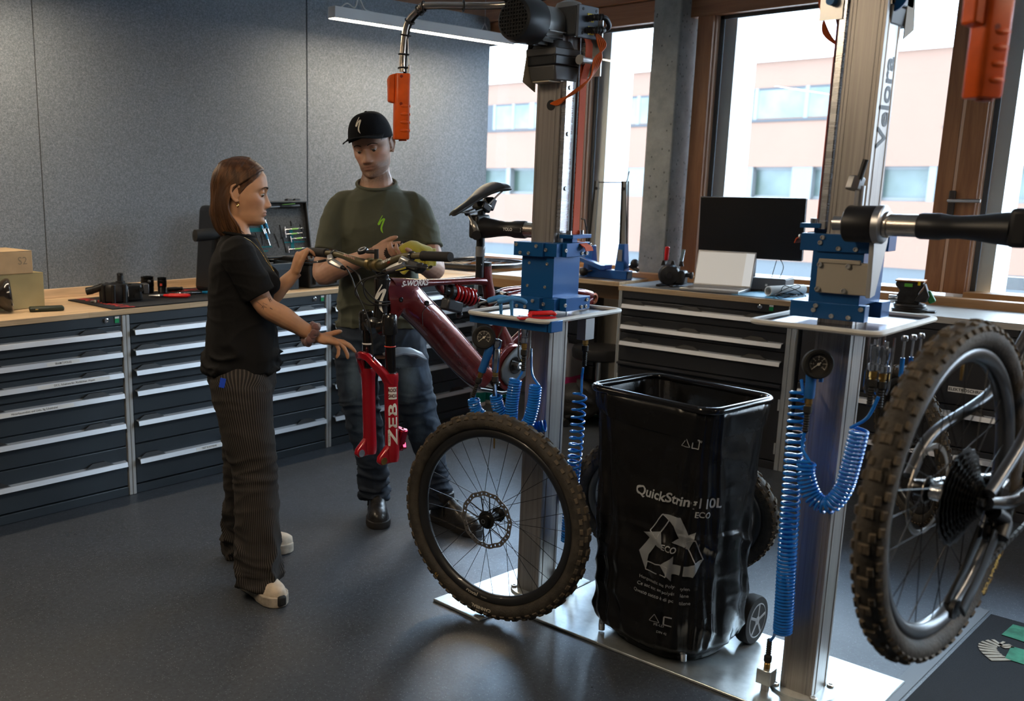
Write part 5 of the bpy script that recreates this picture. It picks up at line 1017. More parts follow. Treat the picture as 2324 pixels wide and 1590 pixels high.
for sgn in (-1, 1):
    p, d = barp(.392*sgn); q, _ = barp(.262*sgn); dd = (q-p).normalized(); L = (q-p).length
    gp = MB().lathe([(.001, -.002), (.0155, -.001), (.0165, .003)] + [(.0162 if k % 2 else .0168, .006+k*.0035) for k in range(int((L-.02)/.0035))] + [(.0175, L-.012), (.0175, L-.002), (.012, L)], p, dd, 20).build('grip', mat('grip_rubber', (.013, .012, .012), .75), bar)
    c_, d = barp(.215*sgn); d = d*sgn
    MB().lathe([(.0125, -.006), (.0165, -.005), (.0165, .005), (.0125, .006)], c_, d, 16, False, loop=True).build('lever_clamp', GPL, bar)
    b0, _ = barp(.205*sgn); b3, _ = barp(.10*sgn); dn = V((0, 0, -1)); fw = HD
    a0 = b0 + fw*.022 + dn*.024; a1 = b0.lerp(b3, .75) + fw*.034 + dn*.030
    ms = MB().tube([a0 - (a1-a0)*.18, a0, a0.lerp(a1, .35), a0.lerp(a1, .8), a1], [.012, .017, .0165, .014, .010], 8, flat=.75, up=(0, 0, 1)).build('master_cylinder', SILV, bar, ang=30)
    MB().box(a0+V((0, 0, .006))+fw*.002, (.038, .022, .026), rot=(.3, .4, atan2(NL.y, NL.x)+.6*sgn)).build('lever_body', SILV, ms, bevel=.005)
    MB().cyl(a1, a1+(a1-a0).normalized()*.022, .0085, .0055).build('hose_boot', GPL, ms)
    l0 = a0 + fw*.015 - (a1-a0)*.15; e, _ = barp(.33*sgn)
    MB().tube(bez([l0, l0 + NL*sgn*.03 + fw*.02 + dn*.008, e + fw*.045 + dn*.035, e + NL*sgn*.02 + fw*.05 + dn*.030], 5), [.008]*5+[.0065]*10+[.007], 8, flat=.6, up=(0, 0, 1)).build('brake_lever', GPL, ms)
    if sgn > 0:
        rm_ = MB().box(barp(.235)[0]+dn*.035+fw*.012, (.05, .04, .034), rot=(.3, .2, .5)).box(barp(.285)[0]+dn*.042+fw*.02, (.055, .03, .016), rot=(.1, .5, 1.2)).build('remote_lever', MATB, bar, bevel=.006)
        MB().cyl(barp(.29)[0]+dn*.03+fw*.02, barp(.30)[0]+dn*.03+fw*.045, .009).build('remote_paddle', MATB, rm_)
c_, _ = barp(-.0); cm = MB().tube(bez([c_+V((0, 0, .017))+NL*.012, c_+V((0, 0, .045))+NL*.01, c_+V((0, 0, .048))-NL*.02+HD*.02], 4), .007, 8).cyl(c_+V((0, 0, .02))+NL*.012, c_+V((0, 0, .058))+NL*.012, .008).build('bar_mount', MATB, bar)
MB().lathe([(.001, .007), (.010, .007), (.012, .006), (.020, .004), (.021, -.004), (.010, -.009)], c_+V((0, 0, .05))-NL*.035+HD*.025, V((0, 0, 1))+HD*.5, 22).build('mount_dial', GPL, cm); MB().torus(c_+V((0, 0, .0565))-NL*.035+HD*.0285, .0135, .0025, V((0, 0, 1))+HD*.5, 22, 6).build('dial_ring', SILV, cm)
def onbar(o0):
    p, d = barp(o0); x = d if d.dot(NL) > 0 else -d; nrm = (V((-.55, -.45, .45)) - x*V((-.55, -.45, .45)).dot(x)).normalized(); y = nrm.cross(x)
    return lambda v: p + x*v.x + (y*sin(v.y/.0165) + nrm*cos(v.y/.0165))*(rb(min(range(len(bp_)), key=lambda i: (bp_[i]-p-x*v.x).length)) + .0006)
text('RENTHAL', .0145, onbar(-.115), bold=.0004).build('lettering', mat('pale_red_print', (.55, .30, .24), .5), bar, recalc=False)
text('FATBAR', .017, onbar(.092), bold=.0009, shear=.15).build('lettering', WHT, bar, recalc=False)
text('LITE', .009, (lambda f: lambda v: f(V((v.x, v.y-.0125, 0))))(onbar(.105)), bold=.0003).build('lettering', REDP, bar, recalc=False)
HS = mat('black_cable', (.013, .013, .013), .4)
a1n = barp(.10)[0]+HD*.034+V((0, 0, -.03)); a1f = barp(-.10)[0]+HD*.034+V((0, 0, -.03))
for k, pts in enumerate(([a1n, b1(.565, 1.195, .05), b1(.60, 1.17, .0), b1(.61, 1.125, -.02), b1(.575, 1.085, .0), b1(.53, 1.083, .028), b1(.49, 1.085, .034)], [barp(.23)[0]+V((0, 0, -.04)), b1(.575, 1.20, .10), b1(.605, 1.175, .03), b1(.592, 1.125, .012), b1(.56, 1.09, .02), b1(.50, 1.078, .034)],
                         [a1f, b1(.585, 1.17, -.07), b1(.60, 1.12, -.02), b1(.585, 1.05, .015), b1(.575, .98, .03), b1(.57, .90, .035), b1(.565, .855, .04), b1(.53, .845, .035), b1(.50, .80, .03), b1(.475, .68, .045), b1(.46, .60, .05)], [a1f+V((0, 0, .01)), b1(.575, 1.19, -.05), b1(.59, 1.15, .0), b1(.55, 1.10, .028), b1(.49, 1.092, .033)])):
    MB().tube(bez(pts, 8), .0028, 8).build('cable', HS, bike)
MB().tube(bez([b1(-.02, 1.0, .04), b1(.03, .99, .06), b1(-.01, .965, .06), b1(-.05, .975, .05)], 6), .0022, 6).tube(bez([b1(.05, .93, .04), b1(.02, .905, .06), b1(-.04, .91, .05)], 6), .0022, 6).build('loose_wire', HS, bike)
# lever on the clamp jaw of the stand
J = V((3.02, 2.50, 1.350)); lv = MB().tube(bez([J+V((-.045, -.03, -.035)), J+V((-.06, -.028, .0)), J+V((-.052, .012, .045))], 6), [.014]*4+[.011]*5+[.006]*4, 10, flat=.5, up=(-.7, -.7, 0)).build('clamp_lever', mat('cast_lever', (.45, .43, .40), .3, .8), S1)
MB().ell(J+V((-.052, .020, .050)), .011).build('lever_ball', BLACKP, lv); MB().cyl(J+V((-.035, -.02, -.03)), J+V((-.065, -.04, -.032)), .018).build('lever_pivot', BLACKP, lv)
text('YOLO', .016, T=frame((2.986, 2.335, 1.345), (0, -1, 0), (0, 0, 1)), bold=.0006).build('lettering', PAPER, S1, recalc=False); MB().box((2.9885, 2.29, 1.345), (.001, .03, .016)).build('arm_sticker', mat('grey_sticker', (.25, .25, .25), .5), S1)
# ---------------------------------------------------------------- people
from mathutils.bvhtree import BVHTree
def skin_mat(name, rough=.5):
    m, t, I, nd, lk = nodes(name); a = nd('VertexColor'); a.layer_name = 'tint'
    n = nd('TexNoise', Scale=260, Detail=3); tc = nd('TexCoord'); lk(tc.outputs['Object'], n.inputs['Vector']); bp = nd('Bump', Strength=.10, Distance=.002); lk(n.outputs['Fac'], bp.inputs['Height']); lk(bp.outputs['Normal'], I['Normal'])
    lk(a.outputs['Color'], I['Base Color']); I['Roughness'].default_value = rough; I['Subsurface Weight'].default_value = .12; I['Subsurface Radius'].default_value = (.010, .004, .002); I['Specular IOR Level'].default_value = .4; return m
SKIN = skin_mat('skin')
def g2(x, c, s_): return math.exp(-((x-c)/s_)**2)
HKEYS = dict(
    xf=[(-.118, .058), (-.112, .076), (-.100, .086), (-.085, .0845), (-.07, .089), (-.052, .0895), (-.03, .086), (-.012, .083), (.0, .084), (.015, .093), (.035, .094), (.06, .088), (.08, .074), (.10, .048), (.110, .028), (.1165, .001)],
    xb=[(-.118, .03), (-.10, .045), (-.08, .060), (-.05, .078), (-.02, .092), (.02, .099), (.05, .096), (.08, .078), (.10, .052), (.110, .03), (.1165, .001)],
    w=[(-.118, .022), (-.112, .036), (-.10, .045), (-.08, .055), (-.06, .061), (-.04, .066), (-.01, .072), (.02, .0745), (.05, .073), (.075, .063), (.095, .045), (.108, .026), (.1165, .001)])
def lin(keys, t):
    if t <= keys[0][0]: return keys[0][1]
    for (a, x), (b, y) in zip(keys, keys[1:]):
        if t <= b: return x + (y-x)*(t-a)/(b-a)
    return keys[-1][1]
class Head:
    def __init__(s, c, az, pitch, roll, k=1.0, male=False):
        s.T = M.Translation(V(c)) @ M.Rotation(rad(az), 4, 'Z') @ M.Rotation(rad(pitch), 4, 'Y') @ M.Rotation(rad(roll), 4, 'X') @ M.Scale(k, 4); s.male = male
    def pt(s, a, z, out=0):
        ca, sa = cos(a), sin(a); e = 2/2.25; xf, xb, w = (lin(HKEYS[q], z) for q in ('xf', 'xb', 'w')); ml = 1 if s.male else 0
        if s.male: w *= 1 + .07*g2(z, -.085, .03)
        x = (xf if ca > 0 else xb)*math.copysign(abs(ca)**e, ca); y = w*math.copysign(abs(sa)**e, sa); d = 0
        if ca > 0:
            N = lin([(-.062, 0), (-.056, .003), (-.052, .014), (-.045, .0235), (-.037, .0225), (-.025, .0175), (-.012, .0145), (.0, .010), (.010, .006), (.022, .001), (.03, 0)], z); wn = lin([(-.056, .0135), (-.04, .0125), (-.01, .0085), (.02, .009)], z)
            d += N*(1+.08*ml)*math.exp(-(y/wn)**2)
            for sg in (-1, 1):
                q = y*sg
                d += .0085*g2(q, .0140, .0075)*g2(z, -.0465, .0075) - .0125*g2(q, .031, .0165)*g2(z, .001, .0125) + (.0035+.003*ml)*g2(q, .030, .020)*g2(z, .0195, .0075) + .0045*g2(q, .052, .020)*g2(z, -.022, .016) - .004*g2(q, .048, .016)*g2(z, -.062, .018)
                d += .0015*g2(q, .028, .01)*g2(z, -.066, .012) 
            d += .0068*g2(y, 0, .019)*g2(z, -.0665, .0048) + .0080*g2(y, 0, .0165)*g2(z, -.0775, .0052) - .0042*g2(y, 0, .023)*g2(z, -.0717, .0022) - .0025*g2(y, 0, .014)*g2(z, -.086, .0045) - .0018*g2(y, 0, .004)*g2(z, -.060, .006)
            d += (.0075+.002*ml)*g2(y, 0, .017)*g2(z, -.101, .012)
        d += out
        n = V((ca*.9, sa, 0 if abs(z) < .085 else (z/.115)*.8)); n.normalize()
        return V((x, y, z)) + n*d
    def face(s, y, z, out=0):
        lo, hi = -1.5, 1.5
        for _ in range(30):
            m_ = (lo+hi)/2
            if s.pt(m_, z).y < y: lo = m_
            else: hi = m_
        return s.pt((lo+hi)/2, z, out)
    def build(s, mb):
        zs = [-.118 + .2345*(i/108) for i in range(109)]; zs[-1] = .1164
        mb.loft([[s.T @ s.pt(2*pi*j/132, z) for j in range(132)] for z in zs])
        for sg in (-1, 1):
            mb.ell(s.T @ V((.0725, .0305*sg, .0035)), .0132, n=18, m=12)
            # ear: rim, bowl, lobe
            o = V((-.010, .071*sg, -.006)); E = lambda x, y, z: s.T @ (o + V((x, y*sg, z)))
            mb.tube([E(.010, .002, .012), E(.006, .009, .027), E(-.006, .014, .033), E(-.019, .017, .024), E(-.022, .016, .004), E(-.015, .011, -.016), E(-.004, .008, -.027), E(.006, .004, -.024)], [.0035, .0045, .005, .0052, .0048, .0045, .0062, .004], 10)
            mb.tube([E(.004, .003, .02), E(-.006, .007, .018), E(-.012, .008, .004), E(-.008, .005, -.012), E(.002, .003, -.015)], [.004, .0055, .006, .006, .004], 10)
            mb.tube([E(-.004, -.004, .02), E(-.006, -.002, 0), E(-.002, -.002, -.018)], [.010, .014, .009], 10)
            mb.ell(E(.006, .002, -.004), (.005, .004, .006)); mb.ell(E(-.007, .006, .004), (.015, .0055, .027), rot=s.T.to_3x3().normalized())
def hand(mb, T, s_, k=1.0, curl=((.3, .4, .3),)*4, spread=(.12, .03, -.06, -.16), thumb=((.75, .55, -.25), .25, .3), tips=None):
    """wrist frame T: x to the fingers, z out of the back of the hand; thumb on the s_*y side"""
    P = lambda x, y, z: T @ (V((x, y*s_, z))*k)
    q = [(-.015, .024, .018), (.0, .026, .0175), (.03, .034, .0165), (.06, .040, .0155), (.085, .040, .0125), (.094, .036, .008)]
    mb.loft([[P(x, b*math.copysign(abs(cos(a))**.75, cos(a)), h*math.copysign(abs(sin(a))**.85, sin(a)) - .003*(x/.09)) for a in [2*pi*j/20 for j in range(20)]] for x, b, h in q])
    mb.ell(P(.030, .024, -.008), (.026*k, .017*k, .014*k), rot=T.to_3x3().normalized()); mb.ell(P(.035, -.020, -.008), (.030*k, .014*k, .012*k), rot=T.to_3x3().normalized())
    for i, (y, L, r, bx) in enumerate(((.030, .074, .0084, .084), (.0105, .082, .0086, .088), (-.009, .076, .0082, .085), (-.0275, .060, .0074, .076))):
        c_ = curl[i % len(curl)]; p = V((bx, y, -.002)); an = 0; pts = [V((bx-.025, y*.9, -.001)), p.copy()]; rr_ = [r*1.05, r*1.08]; sp_ = spread[i]
        for seg, (f, a) in enumerate(zip((.45, .31, .24), c_)):
            an += a; d = V((cos(an)*cos(sp_), cos(an)*sin(sp_), -sin(an))); Ls = L*f
            pts.append(p + d*Ls*.5); rr_.append(r*(1-.07*seg-.03)); p = p + d*Ls; pts.append(p.copy()); rr_.append(r*(1.0-.10*seg) if seg < 2 else r*.62)
        pts.append(p + d*.003); rr_.append(r*.3)
        mb.tube([P(*v) for v in pts], [x*k for x in rr_], 10)
        if tips is not None: tips.append(P(*pts[-2]))
    d, c1, c2 = thumb; d = V(d).normalized(); a0 = V((.022, .022, -.006)); p1 = a0 + d*.042; d2 = (d + V((c1, -c1*.8, -c1*.3))).normalized(); p2 = p1 + d2*.032; d3 = (d2 + V((c2, -c2*.8, -c2*.3))).normalized(); p3 = p2 + d3*.026
    mb.tube([P(*v) for v in (a0, a0.lerp(p1, .5), p1, p1.lerp(p2, .5), p2, p2.lerp(p3, .6), p3, p3+d3*.003)], [x*k for x in (.0145, .0125, .0108, .0095, .0098, .0088, .0055, .002)], 10)
def limb(mb, pts, radii, n=16, sub=6):
    P = bez(pts, sub); R = []
    for i in range(len(pts)-1):
        for q in range(sub): R.append(interp([(0, (radii[i],)), (1, (radii[i+1],))], q/sub)[0])
    R.append(radii[-1]); mb.tube(P, R, n); return P
def trunk(mb, rows, f, n=36, e=2.3):
    """rows: (centre, half width, half depth)"""
    f = V(f).normalized(); l = V((-f.y, f.x, 0)); rings = []
    C_ = bez([V(r[0]) for r in rows], 5); Q = bez([V((r[1], r[2], 0)) for r in rows], 5)
    K = bez([V((r[3] if len(r) > 3 else 0, 0, 0)) for r in rows], 5)
    for c, q, k_ in zip(C_, Q, K):
        rings.append([V(c) - V((0, 0, k_.x*cos(a))) + l*q.x*math.copysign(abs(sin(a))**(2/e), sin(a)) + f*q.y*math.copysign(abs(cos(a))**(2/e), cos(a)) for a in [2*pi*j/n for j in range(n)]])
    mb.loft(rings)
def remesh(mb, vox, smooth=3, name='tmp'):
    me = bpy.data.meshes.new(name); me.from_pydata(mb.v, [], mb.f)
    import bmesh
    b = bmesh.new(); b.from_mesh(me); bmesh.ops.recalc_face_normals(b, faces=b.faces); b.to_mesh(me); b.free()
    o = bpy.data.objects.new(name, me); COL.objects.link(o)
    r = o.modifiers.new('r', 'REMESH'); r.mode = 'VOXEL'; r.voxel_size = vox; r.adaptivity = 0
    if smooth: s_ = o.modifiers.new('s', 'SMOOTH'); s_.factor = .5; s_.iterations = smooth
    dg = bpy.context.evaluated_depsgraph_get(); out = bpy.data.meshes.new_from_object(o.evaluated_get(dg)); bpy.data.objects.remove(o); bpy.data.meshes.remove(me)
    return out
def coords(me):
    a = np.empty(len(me.vertices)*3); me.vertices.foreach_get('co', a); return a.reshape(-1, 3)
def wrinkle(me, fn):
    """push the vertices along their normals by FN(position, normal)"""
    co = coords(me); nr = np.empty(len(me.vertices)*3); me.vertices.foreach_get('normal', nr) if hasattr(me.vertices[0], 'normal') else None; nr = nr.reshape(-1, 3)
    d = np.array([fn(V(p), V(n)) for p, n in zip(co, nr)]); me.vertices.foreach_set('co', (co + nr*d[:, None]).ravel()); me.update()
def paint(me, fn, name='tint'):
    a = me.color_attributes.new(name, 'FLOAT_COLOR', 'POINT'); c = np.array([(*fn(V(p)), 1) for p in coords(me)]); a.data.foreach_set('color', c.ravel())
def finish(name, me, m, parent, ang=180):
    me.name = name; me.polygons.foreach_set('use_smooth', [True]*len(me.polygons)); me.materials.clear(); me.materials.append(m); return link(name, me, parent)
def nzv(p, s_, o=0): return noise.noise(V((p.x*s_+o, p.y*s_-o, p.z*s_+o*.7)))
def ridge(p, sx_, sy_, sz_, o=0): return .5 - abs(noise.noise(V((p.x*sx_+o, p.y*sy_+o, p.z*sz_-o))))
def sharp(p, a, b, c, o): return max(0, 1-abs(noise.noise(V((p.x*a+o, p.y*b-o, p.z*c+o*.3))))*2.6)**1.6
def mixc(a, b, k): return tuple(x+(y-x)*k for x, y in zip(a, b))
def face_tint(H, base, lips, male):
    Ti = H.T.inverted()
    def fn(p):
        q = Ti @ p; c = base; n_ = nzv(p, 60)*.10 + nzv(p, 17)*.08; c = tuple(x*(1+n_) for x in c)
        if q.length > .24: 
            return mixc(c, (base[0]*.95, base[1]*.80, base[2]*.75), .35*max(0, nzv(p, 34)))
        fr = 1 if q.x > .02 else 0
        if fr:
            k = max(g2(q.y, 0, .021)*g2(q.z, -.0668, .0042), g2(q.y, 0, .018)*g2(q.z, -.0775, .005)); c = mixc(c, lips, min(1, k*1.2)*.8)
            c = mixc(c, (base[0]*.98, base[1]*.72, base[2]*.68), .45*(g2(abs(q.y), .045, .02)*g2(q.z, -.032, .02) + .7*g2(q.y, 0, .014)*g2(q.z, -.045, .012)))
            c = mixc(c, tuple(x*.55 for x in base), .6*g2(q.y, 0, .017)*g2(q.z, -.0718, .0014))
        if male:
            b = max(0, min(1, (-.048-q.z)/.018))*max(0, min(1, (q.x+.015)/.03)); b = max(b, g2(q.y, 0, .026)*g2(q.z, -.060, .006)*(1 if q.x > .05 else 0)); b = max(b, (1 if -.03 < q.x < .02 else 0)*max(0, min(1, (.05-abs(q.z))/.03))*.5*(1 if abs(q.y) > .05 else 0))
            if q.z < -.125: b *= max(0, 1-(-.125-q.z)/.02)
            b *= 1-.85*g2(q.y, 0, .021)*g2(q.z, -.0725, .010)
            c = mixc(c, (.10, .062, .042), b*(.62+.35*nzv(p, 300)))
            if q.z > .025 and q.x < .06 or q.x < -.03 and q.z > -.06: c = mixc(c, (.05, .032, .02), .8)
        return c
    return fn
EYEW = mat('eye_white', (.62, .58, .54), .15, coat=.5); IRIS = mat('iris', (.03, .022, .016), .1, coat=1); LASH = mat('lash', (.014, .009, .007), .7); BROW = mat('brow_hair', (.05, .03, .018), .8)
def face_parts(H, t, body, brow=BROW):
    for sg in (-1, 1):
        c = H.T @ V((.0728, .0305*sg, .0005)); e = MB().ell(c, .0119, n=20, m=12).build('eye', EYEW, body)
        MB().ell(H.T @ V((.0768, .0305*sg, -.0065)), .0076, n=14, m=8).build('iris', IRIS, body)
        P = [H.T @ (V((.0725, .0305*sg, .0025)) + V((.0138*cos(rad(a)), .0138*sin(rad(a))*sg, -.0032 - .0012*cos(rad(a*1.5))))) for a in range(-62, 63, 12)]
        MB().tube(P, [.0004]+[.0010]*(len(P)-2)+[.0005], 6, flat=.6).build('eyelash', LASH, body)
        Q = [H.T @ H.face(sg*y, z, .0015) for y, z in ((.013, .0155), (.022, .0195), (.032, .0215), (.042, .0195), (.050, .0145))]
        MB().tube(bez(Q, 4), [.0022]+[.0034]*7+[.0030]*5+[.0022]*3+[.0008], 8, flat=.6).build('eyebrow', brow, body)
    MB().tube([H.T @ H.face(y, -.0717-.0012*(abs(y)/.02)**2, .0004) for y in (-.019, -.01, 0, .01, .019)], [.0004, .0009, .0011, .0009, .0004], 6).build('mouth_line', mat('mouth_shadow', (.09, .03, .025), .6), body)

# ------------------------------------------------------ the woman
FW = V((cos(rad(-38)), sin(rad(-38)), 0)); RW = V((FW.y, -FW.x, 0)); UPV = V((0, 0, 1)); IMR = V((.724, -.690, 0)); VW = V((.690, .724, 0))
wo = thing('person', 'woman in black t-shirt and striped trousers reaching to the red fork', 'person', (2.2, 2.9, 0))
HW = Head((2.186, 2.924, 1.480), -40, 3, 0, 1.0)
mb = MB(); HW.build(mb)
wsr, wer, wwr = V((2.085, 2.812, 1.262)), V((2.150, 2.748, 1.088)), V((2.309, 2.672, .972)); wsl, wel, wwl = V((2.278, 3.035, 1.262)), V((2.335, 3.010, 1.040)), V((2.440, 2.938, 1.165))
limb(mb, [V((2.160, 2.940, 1.41)), V((2.163, 2.928, 1.35)), V((2.165, 2.92, 1.28))], [.046, .047, .062], 20)
trunk(mb, [((2.175, 2.92, .72), .10, .07), ((2.175, 2.92, .82), .150, .105), ((2.172, 2.92, .92), .135, .10), ((2.168, 2.92, 1.03), .115, .088), ((2.172, 2.918, 1.14), .125, .098), ((2.168, 2.92, 1.22), .135, .092), ((2.165, 2.92, 1.275), .11, .07), ((2.165, 2.92, 1.30), .06, .05)], FW)
limb(mb, [wsr, wsr.lerp(wer, .5), wer, wer.lerp(wwr, .35), wer.lerp(wwr, .75), wwr, wwr+(wwr-wer).normalized()*.02], [.038, .041, .0375, .0385, .0295, .0245, .024], 18)
limb(mb, [wsl, wsl.lerp(wel, .5), wel, wel.lerp(wwl, .35), wel.lerp(wwl, .75), wwl, wwl+(wwl-wel).normalized()*.02], [.038, .041, .037, .037, .0285, .024, .0235], 18)
for hp, kn, an in (((2.12, 2.86, .80), (2.135, 2.80, .45), (2.112, 2.765, .09)), ((2.225, 2.98, .80), (2.225, 2.985, .44), (2.30, 3.115, .08))):
    limb(mb, [hp, V(hp).lerp(V(kn), .5), kn, V(kn).lerp(V(an), .4), an], [.075, .064, .05, .05, .034])
dx = (V((2.392, 2.619, .946))-wwr).normalized(); dz = (V((.15, -.1, 1)) - dx*V((.15, -.1, 1)).dot(dx)).normalized()
Th = frame(wwr, dx, (0, 0, 1), dz) if False else M(((dx.x, dz.cross(dx).x, dz.x, wwr.x), (dx.y, dz.cross(dx).y, dz.y, wwr.y), (dx.z, dz.cross(dx).z, dz.z, wwr.z), (0, 0, 0, 1)))
hand(mb, Th, 1, 1.03, curl=((-.05, .28, .18), (.05, .30, .22), (.40, .45, .3), (.80, .6, .4)), spread=(.10, .02, -.06, -.12), thumb=((.88, .42, .42), .02, .05))
dx = (V((2.474, 2.918, 1.245))-wwl).normalized(); dx = (dx + UPV*.9).normalized(); dz = (-IMR*.92 - VW*.25); dz = (dz - dx*dz.dot(dx)).normalized(); dy = dz.cross(dx)
Tl = M(((dx.x, dy.x, dz.x, wwl.x), (dx.y, dy.y, dz.y, wwl.y), (dx.z, dy.z, dz.z, wwl.z), (0, 0, 0, 1)))
hand(mb, Tl, -1, .95, curl=((.75, .9, .6), (.85, 1.0, .6), (.9, 1.0, .7), (.95, 1.0, .7)), spread=(.10, .03, -.05, -.14), thumb=((.88, .42, -.15), .12, .25))
me = remesh(mb, .0030, 2)
SKW = (.47, .245, .135); paint(me, face_tint(HW, SKW, (.42, .14, .11), False)); wb = finish('body', me, SKIN, wo)
wbvh = BVHTree.FromPolygons([v.co for v in me.vertices], [tuple(p.vertices) for p in me.polygons])
face_parts(HW, wo, wb)
def on_arm(a, b, t_, dirv, out=.0006):
    p = V(a).lerp(V(b), t_); d = V(dirv).normalized(); h = wbvh.ray_cast(p+d*.12, -d); return (h[0] + h[1]*out) if h[0] else p + d*.04
INKT = mat('tattoo_ink', (.05, .045, .05), .6)
du = (wer-wsr).normalized(); vd = (-VW - du*(-VW).dot(du)).normalized(); sdv = du.cross(vd)
def tat(pts, a=wsr, b=wer): return [on_arm(a, b, t_, vd*cos(k)+sdv*sin(k)) for t_, k in pts]
MB().tube(tat([(.86, .35), (.92, .2), (.98, .1), (1.04, .16)]), .0007, 5).tube(tat([(1.0, -.35), (.93, -.1), (1.0, .1), (1.04, -.2), (.98, .0), (1.0, .3)]), .0007, 5).build('tattoo', INKT, wb)
MB().tube(tat([(.90, -.75), (.90, -1.0), (.98, -1.0), (.98, -.75), (.90, -.75)]), .0006, 5).tube(tat([(.92, -.8), (.94, -.95), (.96, -.82), (.93, -.9)]), .0006, 5).build('tattoo', INKT, wb)
vd2 = (-VW*1.0 + UPV*.25); q = [on_arm(wer, wwr, .12+k*.05, vd2) for k in range(2)]; MB().tube(q, .0026, 5, flat=.4).build('tattoo', INKT, wb)
# hair: a cap under many strands falling from a centre parting
HAIR = mat('brown_hair', (.046, .020, .009), .45, col2=(.16, .070, .026), vscale=55, stretch=(1, 1, .06), vpos=(.42, .8), spec=.3); hm = MB()
def hpt(a, z, o): return HW.pt(a, z, o)
caps = []
for i in range(18):
    z = .1160 - i*.0085; ring = []
    for j in range(48):
        a = 2*pi*j/48; lo = lin([(0, .082), (.4, .080), (.75, .066), (1.1, .045), (1.4, .022), (1.65, -.02), (2.2, -.09), (pi, -.10)], min(a, 2*pi-a)); zz = max(z, lo); ring.append(HW.T @ HW.pt(a, zz, .007 if z >= lo else .004))
    caps.append(ring)
hair = hm.loft(caps).build('hair', HAIR, wo, ang=180)
rg = random.Random(11); st = MB()
def strand(sg, u, j):
    x0 = lerp(.080, -.085, u); top = HW.face(0, .1) if False else None
    xe = lerp(-.032, -.098, u**.85); zt = .1165 - .9*(abs(x0)-.0)**2/.09*.4
    if x0 > .03: zt = lin([(.03, .110), (.05, .100), (.072, .084), (.085, .070)], x0)
    if x0 < -.04: zt = lin([(.04, .109), (.06, .102), (.085, .085)], -x0)
    P = [V((x0, sg*.004, zt+.007))]
    for f, zz, zf in ((.28, .085, .078), (.5, .060, .054), (.72, .035, .034), (.9, .012, .013)):
        fr_ = max(0, min(1, (x0-.02)/.05)); zz = lerp(zz, zf, fr_); xx = lerp(x0, xe, f**1.15); zq = min(zt, zz); xf = lin(HKEYS['xf'], zq) if xx > 0 else lin(HKEYS['xb'], zq)
        ca = math.copysign(min(1, abs(xx)/xf)**(2.25/2), xx); P.append(HW.pt(sg*math.acos(ca), zq, .0095+.002*j))
    yb = P[-1].y; b = u*u
    P += [V((xe-.006-.006*j, yb*lerp(.98, .85, b)*1.04, -.03)), V((xe-.012-.01*b, yb*lerp(.96, .85, b)*1.05+.002*sg*j, -.07)), V((xe-.008+.012*rg.uniform(-1, 1), yb*lerp(.90, .85, b)*1.03, -.115)), V((xe+.006+.014*rg.uniform(-1, 1), yb*lerp(.80, .8, b), -.142-rg.uniform(0, .018)))]
    return P
Rp = M.Rotation(rad(-15), 4, 'Y')   # below the ears the hair hangs plumb although the head is bowed
for sg in (-1, 1):
    for i in range(150):
        u = (i+rg.random())/150; P = strand(sg, u, rg.random())
        ppts = []
        for q in P:
            k = max(0, min(1, (.0-q.z)/.12)); q2 = Rp @ q; q3 = V((q.x*(1-k)+q2.x*k, q.y, q.z*(1-k)+(q2.z)*k)); ppts.append(HW.T @ q3)
        P2 = bez(ppts, 3); r = rg.uniform(.0032, .0052); st.tube(P2, [r*.6]+[r]*(len(P2)-4)+[r*.8, r*.55, r*.15], 6)
tag(st.build('strands', HAIR, hair, ang=180, recalc=False), kind='stuff')
MB().torus(HW.T @ V((-.006, -.083, -.046)), .0075, .0014, HW.T.to_3x3() @ V((.5, .2, 0)), 18, 6).build('earring', mat('gold', (.75, .48, .15), .2, 1), wo)
# clothes
BTEE = mat('black_jersey', (.0048, .0046, .005), .9, spec=.25, bump=.15, bscale=500)
mb = MB(); trunk(mb, [((2.172, 2.922, .838), .176, .140), ((2.174, 2.920, .90), .168, .138), ((2.171, 2.92, 1.0), .150, .126), ((2.172, 2.918, 1.09), .146, .122), ((2.176, 2.914, 1.165), .148, .126), ((2.168, 2.918, 1.23), .150, .108), ((2.166, 2.92, 1.278), .135, .085), ((2.165, 2.921, 1.318), .075, .066), ((2.166, 2.922, 1.332), .063, .058)], FW)
for a, b in ((wsr, wer), (wsl, wel)): limb(mb, [a.lerp(V((2.166, 2.92, 1.28)), .45), a, a.lerp(b, .45), a.lerp(b, .80)], [.062, .066, .064, .063], 18)
mb.ell(V((2.172, 2.918, 1.16))+FW*.085+RW*.06, (.062, .062, .058)); mb.ell(V((2.172, 2.918, 1.16))+FW*.085-RW*.06, (.062, .062, .058))
me = remesh(mb, .0055, 5)
def wfold(p, n):
    lo = max(0, min(1, (1.02-p.z)/.12)); w = V((p.x, p.y, p.z+.06*noise.noise(p*6))); return sharp(w, 6, 6, 20, 2)*.013*(.25+lo) + sharp(w, 10, 10, 8, 5)*.007*(.5+.5*lo) + nzv(p, 30)*.0012 - .005
wrinkle(me, wfold); tee = finish('t_shirt', me, BTEE, wo)
MB().tube([V((2.166, 2.922, 1.331)) + FW*cos(a)*.060 + RW*sin(a)*.064 + V((0, 0, -.010*cos(a))) for a in [2*pi*j/32 for j in range(32)]], .006, 8, closed=True).build('neckband', BTEE, tee)
nk = [V((2.166, 2.922, 1.335)) + FW*lerp(-.02, .098, k)*1 + RW*s_*.058*sqrt(max(0, 1-k**1.5)) + V((0, 0, .01-.16*k**1.3)) for s_ in (1, -1) for k in ([.15, .35, .55, .75, .9, 1] if s_ > 0 else [.9, .75, .55, .35, .15])]
